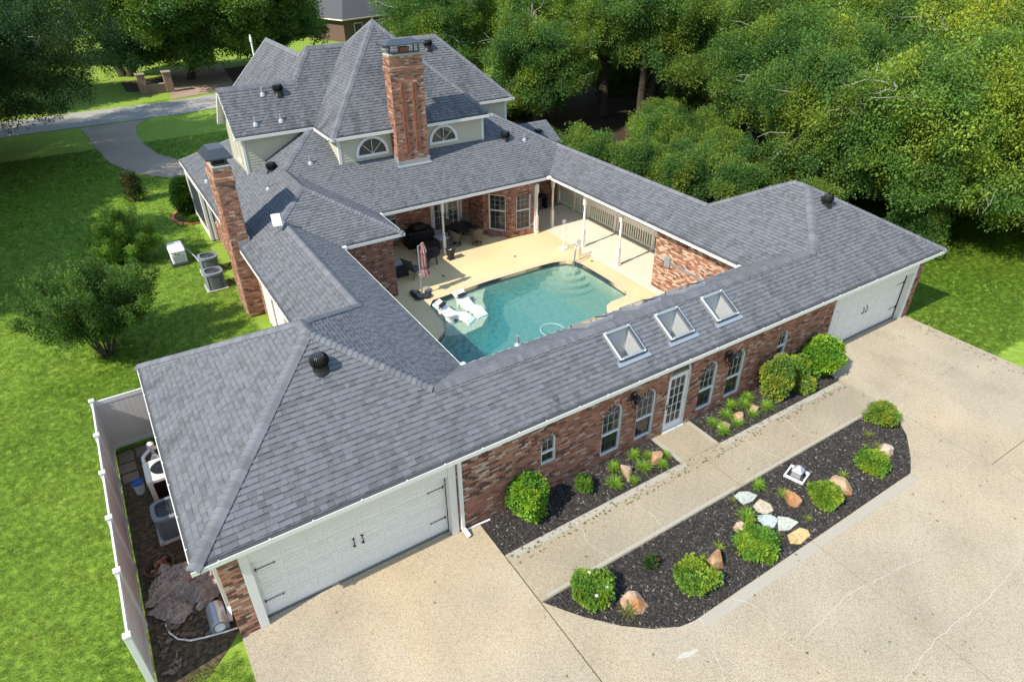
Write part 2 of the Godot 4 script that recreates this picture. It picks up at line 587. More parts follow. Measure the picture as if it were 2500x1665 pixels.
# p: lower left corner seen from outside; dir: along the wall; out: away from it. Openings are [x0, x1, y0, y1, arched].
func brick_wall(parent: Node3D, p: Vector3, dir: Vector3, length: float, top: float, out: Vector3, openings := [], soldier := true, thick := 0.14, pale := 0.0) -> MeshInstance3D:
	var mb := MB.new()
	var basis := Basis(dir, Vector3.UP, out)
	var xs := [0.003, length - 0.003]
	for o in openings:
		xs.append(o[0]); xs.append(o[1])
		if o[4]:
			for k in range(1, 10): xs.append(lerpf(o[0], o[1], k / 10.0))
	xs.sort()
	for i in xs.size() - 1:
		if xs[i + 1] - xs[i] < 0.002: continue
		var m: float = (xs[i] + xs[i + 1]) * 0.5
		var cuts := [[0.0, top]]
		for o in openings:
			if m <= o[0] or m >= o[1]: continue
			var y1: float = o[3]
			if o[4]:
				var r: float = (o[1] - o[0]) * 0.5
				y1 = o[3] - r + sqrt(maxf(0.0, r * r - pow(m - o[0] - r, 2)))
			var nc := []
			for c in cuts:
				if o[2] > c[0] + 0.001: nc.append([c[0], minf(c[1], o[2])])
				if y1 < c[1] - 0.001: nc.append([maxf(c[0], y1), c[1]])
			cuts = nc
		for c in cuts:
			mb.box(p + dir * m + Vector3.UP * ((c[0] + c[1]) * 0.5) - out * (thick * 0.5), Vector3(xs[i + 1] - xs[i], c[1] - c[0], thick), basis)
	var wall := obj("wall", mb, M.mortar, parent)
	var rows := int((top - 0.01) / BH)
	for r in rows:
		var y := r * BH + 0.005
		var last := soldier and r >= rows - 3
		if last and r > rows - 3: continue
		var step := BH * 1.06 if last else BW
		var hgt := BH * 3.0 - 0.012 if last else BH - 0.010
		var x := 0.0 if last else -(BW * 0.5) * (r % 2)
		while x < length:
			var spans := [[maxf(x, 0.0), minf(x + step - 0.010, length)]]
			var ym := y + hgt * 0.5
			for o in openings:
				if ym < o[2] or ym > o[3]: continue
				var a: float = o[0]
				var b: float = o[1]
				if o[4]:
					var rad: float = (b - a) * 0.5
					var over: float = ym - (o[3] - rad)
					if over > 0.0:
						var hw := sqrt(maxf(0.0, rad * rad - over * over))
						var cm: float = (a + b) * 0.5
						a = cm - hw; b = cm + hw
					a -= 0.01 if over <= 0.0 else 0.075
					b += 0.01 if over <= 0.0 else 0.075
				var ns := []
				for s in spans:
					if s[0] < a: ns.append([s[0], minf(s[1], a)])
					if s[1] > b: ns.append([maxf(s[0], b), s[1]])
				spans = ns
			for s in spans:
				if s[1] - s[0] > 0.03:
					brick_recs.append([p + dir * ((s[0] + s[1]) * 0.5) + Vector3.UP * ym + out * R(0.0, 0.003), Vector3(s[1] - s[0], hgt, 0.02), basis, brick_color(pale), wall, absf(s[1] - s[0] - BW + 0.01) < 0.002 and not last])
			x += step
	for o in openings:   # a ring of bricks set on edge round an arch
		if not o[4]: continue
		var rad: float = (o[1] - o[0]) * 0.5
		var n := int(PI * (rad + 0.05) / 0.068)
		for k in n + 1:
			var a := PI * k / n
			var dv := dir * cos(a) + Vector3.UP * sin(a)
			var c: Vector3 = p + dir * (o[0] + rad) + Vector3.UP * (o[3] - rad) + dv * (rad + 0.048)
			brick_recs.append([c + out * 0.006, Vector3(0.092, 0.052, 0.024), Basis(dv, out.cross(dv), out), brick_color(), wall, false])
	return wall

func lay_bricks(parent: Node3D, singles: int) -> void:
	var whole := []
	for r in brick_recs:
		if r[5]: whole.append(r)
	whole.sort_custom(func(a, b): return a[0].distance_squared_to(eye) + (0.0 if a[2].z.dot(eye - a[0]) > 0 else 900.0) < b[0].distance_squared_to(eye) + (0.0 if b[2].z.dot(eye - b[0]) > 0 else 900.0))
	var shapes := []
	for k in 24:
		var mb := MB.new()
		mb.col = brick_color()
		mb.box(Vector3.ZERO, Vector3(BW - 0.01, BH - 0.01, 0.02), Basis.IDENTITY, 0.003)
		shapes.append(mb.mesh())
	for i in mini(singles, whole.size()):
		var r: Array = whole[i]
		var o := put("brick", shapes[rng.randi() % shapes.size()], M.brick, r[4])
		o.transform = Transform3D(r[2], r[0])
		r[1] = Vector3.ZERO
	var rest := MB.new()
	for r in brick_recs:
		if r[1] == Vector3.ZERO: continue
		rest.col = r[3]
		var h: Vector3 = r[1] * 0.5
		var b: Basis = r[2]
		var c: Vector3 = r[0]
		var f := [c + b * Vector3(-h.x, -h.y, h.z), c + b * Vector3(h.x, -h.y, h.z), c + b * h, c + b * Vector3(-h.x, h.y, h.z)]
		rest.quad(f[0], f[1], f[2], f[3])
		for k in 4:
			var u: Vector3 = f[k]
			var w: Vector3 = f[(k + 1) % 4]
			rest.quad(w, u, u - b.z * r[1].z, w - b.z * r[1].z)
	obj("bricks", rest, M.brick, parent, "stuff")

# lap siding between two heights: boards are parts of the wall
func siding_wall(parent: Node3D, p: Vector3, dir: Vector3, length: float, y0: float, y1: float, out: Vector3, step := 0.127) -> void:
	p.y = 0.0
	var back := MB.new()
	var basis := Basis(dir, Vector3.UP, out)
	back.box(p + dir * (length * 0.5) + Vector3.UP * ((y0 + y1) * 0.5) - out * 0.07, Vector3(length, y1 - y0, 0.12), basis)
	var wall := obj("wall", back, M.siding, parent)
	var n := int(ceil((y1 - y0) / step))
	var board := MB.new()
	board.face([dir * 0 + out * 0.018, dir * length + out * 0.018, dir * length + Vector3.UP * step + out * 0.002, Vector3.UP * step + out * 0.002], out)
	board.face([out * 0.018, dir * length + out * 0.018, dir * length - out * 0.01, -out * 0.01], Vector3.DOWN)
	board.face([out * 0.018, Vector3.UP * step + out * 0.002, Vector3.UP * step - out * 0.01, -out * 0.01], -dir)
	board.face([dir * length + out * 0.018, dir * length + Vector3.UP * step + out * 0.002, dir * length + Vector3.UP * step - out * 0.01, dir * length - out * 0.01], dir)
	var m := board.mesh()
	for i in n:
		put("siding_board", m, M.siding, wall).position = p + Vector3.UP * (y0 + i * step)

# a double-hung window with frame, glazing bars, panes; fan bars when arched. at: lower left corner on the wall plane.
func window(parent: Node3D, at: Vector3, dir: Vector3, out: Vector3, w: float, h: float, arched: bool, cols := 3, rows_up := 2, rows_low := 2, screened := true, fw := 0.045) -> void:
	var basis := Basis(dir, Vector3.UP, out)
	var set_back := out * -0.075
	var f := MB.new()
	var r := w * 0.5
	var spring := h - r if arched else h
	var bx := func(x0: float, x1: float, y0: float, y1: float, depth: float, fwd: float) -> void:
		f.box(at + set_back + dir * ((x0 + x1) * 0.5) + Vector3.UP * ((y0 + y1) * 0.5) + out * fwd, Vector3(x1 - x0, y1 - y0, depth), basis, 0.004)
	bx.call(0.0, fw, 0.0, spring, 0.09, 0.0)
	bx.call(w - fw, w, 0.0, spring, 0.09, 0.0)
	bx.call(fw, w - fw, 0.0, fw, 0.092, 0.003)
	if arched:
		var n := 14
		for i in n:
			var a := PI * i / n
			var b := PI * (i + 1) / n
			var o0 := at + set_back + dir * r + Vector3.UP * spring
			var q := [dir * cos(a) + Vector3.UP * sin(a), dir * cos(b) + Vector3.UP * sin(b)]
			for z in [0.045, -0.045]:
				f.face([o0 + q[0] * r + out * z, o0 + q[1] * r + out * z, o0 + q[1] * (r - fw) + out * z, o0 + q[0] * (r - fw) + out * z], out * z)
			f.face([o0 + q[0] * (r - fw) + out * 0.045, o0 + q[1] * (r - fw) + out * 0.045, o0 + q[1] * (r - fw) - out * 0.045, o0 + q[0] * (r - fw) - out * 0.045], -q[0])
			f.face([o0 + q[0] * r + out * 0.045, o0 + q[1] * r + out * 0.045, o0 + q[1] * r - out * 0.045, o0 + q[0] * r - out * 0.045], q[0])
	else:
		bx.call(fw, w - fw, h - fw, h, 0.09, 0.0)
	var mid := spring * (0.56 if not arched else 0.52)
	bx.call(fw, w - fw, mid - 0.03, mid + 0.03, 0.07, 0.012)
	var fr := obj("window", f, M.white, parent)
	var bars := MB.new()
	var t := 0.011
	for half_ in 2:
		var y0 := fw if half_ == 0 else mid + 0.03
		var y1 := mid - 0.03 if half_ == 0 else spring - (0.0 if arched else fw)
		var z := -0.04 if half_ == 0 else 0.006
		var rows := rows_low if half_ == 0 else rows_up
		for c in range(1, cols):
			bars.box(at + set_back + dir * (fw + (w - 2 * fw) * c / cols) + Vector3.UP * ((y0 + y1) * 0.5) + out * z, Vector3(t, y1 - y0, 0.014), basis)
		for q in range(1, rows + (1 if arched and half_ == 1 else 0)):
			bars.box(at + set_back + dir * (w * 0.5) + Vector3.UP * lerpf(y0, y1, float(q) / rows) + out * (z + 0.001), Vector3(w - 2 * fw, t, 0.012), basis)
	if arched:
		var o0 := at + set_back + dir * r + Vector3.UP * spring + out * 0.008
		for a in [PI * 0.25, PI * 0.5, PI * 0.75]:
			var dv: Vector3 = dir * cos(a) + Vector3.UP * sin(a)
			bars.box(o0 + dv * (r - fw) * 0.5, Vector3(r - fw, t, 0.013), Basis(dv, out.cross(dv), out))
	obj("glazing_bars", bars, M.bars, fr)
	for half_ in 2:
		var g := MB.new()
		var poly := PackedVector2Array()
		if half_ == 0:
			poly = PackedVector2Array([Vector2(fw, fw), Vector2(w - fw, fw), Vector2(w - fw, mid - 0.03), Vector2(fw, mid - 0.03)])
		else:
			poly = PackedVector2Array([Vector2(fw, mid + 0.03), Vector2(w - fw, mid + 0.03)])
			if arched:
				for i in 13: poly.append(Vector2(r + (r - fw) * cos(PI * i / 12.0), spring + (r - fw) * sin(PI * i / 12.0)))
			else:
				poly.append(Vector2(w - fw, h - fw)); poly.append(Vector2(fw, h - fw))
		var p3 := []
		for q in poly: p3.append(at + set_back + dir * q.x + Vector3.UP * q.y + out * (-0.022 if half_ == 0 else -0.002))
		g.face(p3, out)
		obj("pane", g, M.screen if half_ == 0 and screened else M.glass, fr)

# a half-round window with a wide white surround and sunburst bars
func half_round(parent: Node3D, c: Vector3, dir: Vector3, out: Vector3, r: float) -> void:
	var f := MB.new()
	var n := 18
	var ri := r - 0.13
	for i in n:
		var qa := dir * cos(PI * i / n) + Vector3.UP * sin(PI * i / n)
		var qb := dir * cos(PI * (i + 1) / n) + Vector3.UP * sin(PI * (i + 1) / n)
		f.face([c + qa * r + out * 0.05, c + qb * r + out * 0.05, c + qb * ri + out * 0.05, c + qa * ri + out * 0.05], out)
		f.face([c + qa * r + out * 0.05, c + qb * r + out * 0.05, c + qb * r - out * 0.03, c + qa * r - out * 0.03], qa)
		f.face([c + qa * ri + out * 0.05, c + qb * ri + out * 0.05, c + qb * ri - out * 0.03, c + qa * ri - out * 0.03], -qa)
	f.box(c - Vector3.UP * 0.06 + out * 0.012, Vector3(r * 2.0, 0.12, 0.085), Basis(dir, Vector3.UP, out), 0.005)
	var fr := obj("window", f, M.white, parent)
	var bars := MB.new()
	for a in [PI * 0.25, PI * 0.5, PI * 0.75]:
		var dv: Vector3 = dir * cos(a) + Vector3.UP * sin(a)
		bars.box(c + dv * (ri * 0.5) + out * 0.03, Vector3(ri, 0.02, 0.012), Basis(dv, out.cross(dv), out))
	obj("glazing_bars", bars, M.white, fr)
	var g := MB.new()
	var p3 := []
	for i in n + 1: p3.append(c + (dir * cos(PI * i / n) + Vector3.UP * sin(PI * i / n)) * ri + out * 0.022)
	g.face(p3, out)
	obj("pane", g, M.screen, fr)

func gutter(parent: Node3D, a: Vector3, b: Vector3, out: Vector3) -> void:
	var d := (b - a).normalized()
	var l := a.distance_to(b)
	var basis := Basis(d, Vector3.UP, d.cross(Vector3.UP))
	var mb := MB.new()
	var m := (a + b) * 0.5
	mb.box(m - out * 0.008 - Vector3.UP * 0.06, Vector3(l, 0.115, 0.012), basis, 0.002)
	mb.box(m - out * 0.012 - Vector3.UP * 0.004, Vector3(l, 0.016, 0.022), basis, 0.004)
	mb.box(m - out * 0.06 - Vector3.UP * 0.115, Vector3(l, 0.01, 0.10), basis)
	mb.box(m - out * 0.122 - Vector3.UP * 0.07, Vector3(l, 0.16, 0.02), basis)
	var g := obj("gutter", mb, M.white, parent)
	var trough := MB.new()
	trough.box(m - out * 0.062 - Vector3.UP * 0.098, Vector3(l - 0.03, 0.02, 0.085), basis)  # dark strip along the gutter bottom
	obj("gutter_trough", trough, M.charcoal, g)
	var n := maxi(1, int(l / 1.0))
	var strap := MB.new()
	strap.box(Vector3.ZERO, Vector3(0.035, 0.012, 0.125), basis)
	var sm := strap.mesh()
	for i in n:
		put("strap", sm, M.white, g).position = a + d * (l * (i + 0.5) / n + R(-0.1, 0.1)) - out * 0.06 + Vector3.UP * 0.004
	var so := MB.new()
	so.box(m - out * 0.30 - Vector3.UP * (0.165 + R(0, 0.008)), Vector3(l, 0.012, 0.34), basis)
	obj("soffit", so, M.white, parent)

# ---------- the house ----------
const EH := 2.9736    # height of the lower eaves
const P := 0.5511     # pitch of the lower roofs
const UE := 5.76      # upper eaves, roofs at 45 degrees
const S1 := 7.937
const XR := 19.562    # right edge of the courtyard
const LN := 27.4

func lower_roofs() -> Array:
	return [hip(0, S1, -8.475, 0, P, EH), hip(XR, LN, -8.475, 0, P, EH), hip(2, 25.4, -3.406, 0, P, EH), hip(4.425, S1, -17.5, -3.5, P, EH),
		hip(XR, 23.065, -19.5, -3.5, P, EH), hip(4.425, 10.56, -23.5, -12.997, P, EH), hip(4.425, 23.065, -28.7, -15.471, P, EH), hip(20.5, 23.95, -23.6, -20.4, P, 2.92, "fb")]

func upper_roofs() -> Array:
	return [hip(9.6, 17.8, -26.15, -17.95, 1.0, UE), hip(7.77, 20.65, -26.4, -20.4, 1.0, UE), hip(6.1, 10.6, -24.0, -20.4, 1.0, UE, "fb"), hip(7.77, 13.15, -29.65, -23.3, 1.0, UE, "lr")]

func on_front(x: float, z: float, z0 := 0.0) -> Vector3:
	return Vector3(x, EH + P * (z0 - z), z)

func glazed_door(parent: Node3D, at: Vector3, dir: Vector3, out: Vector3, w: float, h: float, cols: int, rows: int, handle_left: bool) -> void:
	var basis := Basis(dir, Vector3.UP, out)
	var mb := MB.new()
	var st := 0.115
	var low := 0.24
	var c := at - out * 0.07
	mb.box(c + dir * st * 0.5 + Vector3.UP * h * 0.5, Vector3(st, h, 0.045), basis, 0.003)
	mb.box(c + dir * (w - st * 0.5) + Vector3.UP * h * 0.5, Vector3(st, h, 0.045), basis, 0.003)
	mb.box(c + dir * w * 0.5 + Vector3.UP * low * 0.5, Vector3(w - 2 * st, low, 0.045), basis, 0.003)
	mb.box(c + dir * w * 0.5 + Vector3.UP * (h - st * 0.5), Vector3(w - 2 * st, st, 0.045), basis, 0.003)
	var d := obj("door", mb, M.white, parent)
	var bars := MB.new()
	for i in range(1, cols):
		bars.box(c + dir * (st + (w - 2 * st) * i / cols) + Vector3.UP * ((h - st + low) * 0.5), Vector3(0.02, h - st - low, 0.024), basis)
	for i in range(1, rows):
		bars.box(c + dir * (w * 0.5) + Vector3.UP * lerpf(low, h - st, float(i) / rows), Vector3(w - 2 * st, 0.02, 0.022), basis)
	obj("glazing_bars", bars, M.white, d)
	var g := MB.new()
	g.face([c + dir * st + Vector3.UP * low, c + dir * (w - st) + Vector3.UP * low, c + dir * (w - st) + Vector3.UP * (h - st), c + dir * st + Vector3.UP * (h - st)], out)
	obj("pane", g, M.glass, d)
	var hd := MB.new()
	var hx := c + dir * (0.06 if handle_left else w - 0.06) + Vector3.UP * 0.96 + out * 0.03
	hd.box(hx, Vector3(0.04, 0.2, 0.015), basis, 0.003)
	hd.rod(hx, hx + out * 0.05, 0.012)
	hd.rod(hx + out * 0.05, hx + out * 0.05 + dir * (0.11 if handle_left else -0.11), 0.01)
	obj("handle", hd, M.black, d)
	var hg := MB.new()
	for y in [0.25, 1.05, 1.85]: hg.box(c + dir * (w - 0.008 if handle_left else 0.008) + Vector3.UP * y + out * 0.025, Vector3(0.03, 0.1, 0.012), basis)
	obj("hinge", hg, M.galv, d)

func garage_door(parent: Node3D, x0: float, x1: float) -> void:
	var zf := -0.66
	var w := x1 - x0
	var mb := MB.new()
	for r in 4:
		mb.span(Vector3(x0, 0.02 + r * 0.53, zf - 0.05), Vector3(x1, 0.02 + r * 0.53 + 0.522, zf), 0.006)
	var d := obj("garage_door", mb, M.door, parent)
	var pm := MB.new()
	var pw := w / 8.0 - 0.13
	pm.box(Vector3.ZERO, Vector3(pw, 0.36, 0.014), Basis.IDENTITY, 0.009)
	for y in [-0.04, 0.04]:
		pm.box(Vector3(0, y * 2.1, 0.008), Vector3(pw - 0.09, 0.02, 0.018), Basis.IDENTITY, 0.005)
	var pmesh := pm.mesh()
	for r in 4:
		for c in 8:
			put("panel", pmesh, M.door, d).position = Vector3(x0 + w * (c + 0.5) / 8.0, 0.02 + r * 0.53 + 0.26, zf + 0.004)
	var hm := MB.new()
	hm.box(Vector3(0.17, 0, 0), Vector3(0.38, 0.018, 0.012), Basis.IDENTITY, 0.003)
	hm.face([Vector3(0.38, 0.035, 0.007), Vector3(0.38, -0.035, 0.007), Vector3(0.45, 0, 0.007)], Vector3.BACK)
	hm.box(Vector3(0.0, 0, 0), Vector3(0.03, 0.09, 0.016))
	var hmesh := hm.mesh()
	for y in [0.52, 1.62]:
		put("hinge", hmesh, M.black, d).position = Vector3(x0 + 0.07, y, zf + 0.014)
		var o := put("hinge", hmesh, M.black, d)
		o.position = Vector3(x1 - 0.07, y, zf + 0.014)
		o.rotation.z = PI
	var gm := MB.new()
	gm.tube(PackedVector3Array([Vector3(0, -0.12, 0), Vector3(0, -0.10, 0.04), Vector3(0, 0.10, 0.04), Vector3(0, 0.12, 0)]), PackedFloat32Array([0.012]), 6)
	gm.box(Vector3(0, -0.13, 0.004), Vector3(0.05, 0.07, 0.012), Basis(Vector3.BACK, PI * 0.25))
	gm.box(Vector3(0, 0.13, 0.004), Vector3(0.05, 0.07, 0.012), Basis(Vector3.BACK, PI * 0.25))
	for s in [-0.11, 0.11]:
		put("handle", gm.mesh(), M.black, d).position = Vector3((x0 + x1) * 0.5 + s, 1.1, zf + 0.01)
	# frame: jambs, header boards up to the soffit
	var fr := MB.new()
	fr.span(Vector3(x0 - 0.20, 0.0, -0.62), Vector3(x0 + 0.0, 2.79, -0.405), 0.006)
	fr.span(Vector3(x1 - 0.0, 0.0, -0.622), Vector3(x1 + 0.20, 2.79, -0.405), 0.006)
	fr.span(Vector3(x0, 2.13, -0.66), Vector3(x1, 2.42, -0.425), 0.006)
	fr.span(Vector3(x0, 2.425, -0.62), Vector3(x1, 2.785, -0.40), 0.006)
	obj("garage_frame", fr, M.white, parent)

func turbine_vent(parent: Node3D, at: Vector3) -> void:
	var mb := MB.new()
	mb.lathe(at, [Vector2(0.26, -0.16), Vector2(0.19, -0.02), Vector2(0.175, 0.06), Vector2(0.175, 0.10)], 20)
	var b := obj("turbine_vent", mb, M.black, parent)
	var h := MB.new()
	var prof := [Vector2(0.15, 0.0), Vector2(0.18, 0.07), Vector2(0.195, 0.15), Vector2(0.175, 0.23), Vector2(0.13, 0.27), Vector2(0.06, 0.28), Vector2(0.0, 0.285)]
	h.lathe(at + Vector3.UP * 0.07, prof, 20)
	for k in 22:
		var a := TAU * k / 22.0
		var q := []
		for i in 5:
			var pr: Vector2 = prof[i]
			var aa := a + pr.y * 0.9
			var dv := Vector3(cos(aa), 0, sin(aa))
			q.append(at + Vector3.UP * (0.07 + pr.y) + dv * (pr.x + 0.002))
			q.append(at + Vector3.UP * (0.07 + pr.y) + Vector3(cos(aa + 0.1), 0, sin(aa + 0.1)) * (pr.x + 0.045))
		for i in 4:
			h.face([q[i * 2], q[i * 2 + 1], q[i * 2 + 3], q[i * 2 + 2]], Vector3(-sin(a), 0, cos(a)))
	obj("turbine_head", h, M.turbine, b)

func vent_pipe(parent: Node3D, at: Vector3, h := 0.32, r := 0.045) -> void:
	var mb := MB.new()
	mb.rod(at - Vector3.UP * 0.1, at + Vector3.UP * h, r, 10)
	mb.lathe(at, [Vector2(0.15, -0.08), Vector2(0.12, 0.03), Vector2(r + 0.01, 0.09)], 12)
	obj("vent_pipe", mb, M.galv, parent)

func skylight(parent: Node3D, x0: float, x1: float, z0: float, z1: float, zref: float, sgn: float, shaft: bool) -> void:
	# z0 is the lower edge; the roof rises as sgn * z falls from zref
	var a := Vector3(x0, EH + P * absf(zref - z0), z0)
	var b := Vector3(x0, EH + P * absf(zref - z1), z1)
	var va := (b - a).normalized()
	var nr := Vector3(0, va.z, -va.y)
	if nr.y < 0: nr = -nr
	var basis := Basis(Vector3.RIGHT, va, Vector3.RIGHT.cross(va))
	if basis.z.y < 0: basis = Basis(Vector3.RIGHT, va, -basis.z)
	var l := a.distance_to(b)
	var w := x1 - x0
	var m := (a + b) * 0.5 + Vector3.RIGHT * (w * 0.5) + nr * 0.06
	var mb := MB.new()
	var t := 0.075
	for s in [-1.0, 1.0]:
		mb.box(m + Vector3.RIGHT * (s * (w - t) * 0.5), Vector3(t, l, 0.14), basis, 0.008)
		mb.box(m + va * (s * (l - t) * 0.5), Vector3(w - 2 * t, t, 0.138), basis, 0.008)
	var f := obj("skylight", mb, M.galv, parent)
	var seal := MB.new()
	seal.box(m - va * (l * 0.5 - 0.012) + nr * 0.02, Vector3(w + 0.012, 0.05, 0.07), basis)
	for s in [-1.0, 1.0]: seal.box(m + Vector3.RIGHT * (s * (w - t * 2.0) * 0.5) + nr * 0.066, Vector3(0.022, l - t, 0.014), basis)
	obj("gasket", seal, M.black, f)
	var fl := MB.new()
	fl.box(m - va * (l * 0.5 + 0.075) - nr * 0.035, Vector3(w + 0.22, 0.15, 0.012), basis)
	obj("flashing", fl, M.galv, f)
	var g := MB.new()
	g.box(m + nr * 0.05, Vector3(w - 0.1, l - 0.1, 0.008), basis)
	obj("pane", g, M.glass, f)
	if shaft:
		var sh := MB.new()
		var y1 := EH + P * absf(zref - z1) + 0.1
		var yb := 2.40
		sh.span(Vector3(x0 + 0.0, yb, minf(z0, z1)), Vector3(x0 + 0.05, a.y + 0.0, maxf(z0, z1)))
		sh.span(Vector3(x1 - 0.05, yb, minf(z0, z1)), Vector3(x1 - 0.0, a.y + 0.0, maxf(z0, z1)))
		for x in [x0 + 0.052, x1 - 0.052]:
			sh.face([Vector3(x, a.y, a.z), Vector3(x, b.y, b.z), Vector3(x, a.y - 0.02, b.z)], Vector3.RIGHT * signf(m.x - x))
		sh.span(Vector3(x0 + 0.05, yb, z1 - 0.03), Vector3(x1 - 0.05, y1 - 0.1, z1 + 0.03))
		sh.span(Vector3(x0 + 0.05, yb, z0 - 0.03), Vector3(x1 - 0.05, a.y - 0.05, z0 + 0.03))
		obj("light_shaft", sh, M.plaster, f)

func turned_post(parent: Node3D, x: float, z: float, top: float) -> void:
	var mb := MB.new()
	mb.span(Vector3(x - 0.10, 0.0, z - 0.10), Vector3(x + 0.10, 0.10, z + 0.10), 0.01)
	mb.span(Vector3(x - 0.075, 0.10, z - 0.075), Vector3(x + 0.075, 0.95, z + 0.075), 0.012)
	mb.lathe(Vector3(x, 0, z), [Vector2(0.074, 0.95), Vector2(0.05, 1.02), Vector2(0.065, 1.06), Vector2(0.048, 1.12), Vector2(0.062, 1.5), Vector2(0.05, 2.02), Vector2(0.066, 2.08), Vector2(0.05, 2.12), Vector2(0.074, 2.18)], 14)
	mb.span(Vector3(x - 0.075, 2.18, z - 0.075), Vector3(x + 0.075, top, z + 0.075), 0.012)
	obj("column", mb, M.cream, parent)

func chimney_shell(parent: Node3D, lo: Vector3, hi: Vector3, corbel_y: float) -> void:
	var w := hi.x - lo.x
	var d := hi.z - lo.z
	var h := hi.y - lo.y
	var t := 0.1
	brick_wall(parent, Vector3(lo.x, lo.y, hi.z), Vector3.RIGHT, w, h, Vector3.BACK, [], false, t)
	brick_wall(parent, Vector3(hi.x, lo.y, lo.z), Vector3.LEFT, w, h, Vector3.FORWARD, [], false, t)
	brick_wall(parent, Vector3(lo.x, lo.y, lo.z + 0.0), Vector3.BACK, d, h, Vector3.LEFT, [], false, t - 0.004)
	brick_wall(parent, Vector3(hi.x, lo.y, hi.z), Vector3.FORWARD, d, h, Vector3.RIGHT, [], false, t - 0.004)
	for k in 2:
		var o := 0.028 + 0.02 * k
		var y := corbel_y + 0.14 * k
		brick_wall(parent, Vector3(lo.x - o, y, hi.z + o), Vector3.RIGHT, w + 2 * o, 0.15, Vector3.BACK, [], false, 0.05)
		brick_wall(parent, Vector3(lo.x - o, y, lo.z - o), Vector3.BACK, d + 2 * o, 0.15, Vector3.LEFT, [], false, 0.046)
		brick_wall(parent, Vector3(hi.x + o, y, hi.z + o), Vector3.FORWARD, d + 2 * o, 0.15, Vector3.RIGHT, [], false, 0.046)
	var c := MB.new()
	c.col = Color(0.42, 0.40, 0.37)
	c.span(Vector3(lo.x - 0.02, hi.y, lo.z - 0.02), Vector3(hi.x + 0.02, hi.y + 0.07, hi.z + 0.02), 0.02)
	obj("chimney_crown", c, M.concrete, parent)

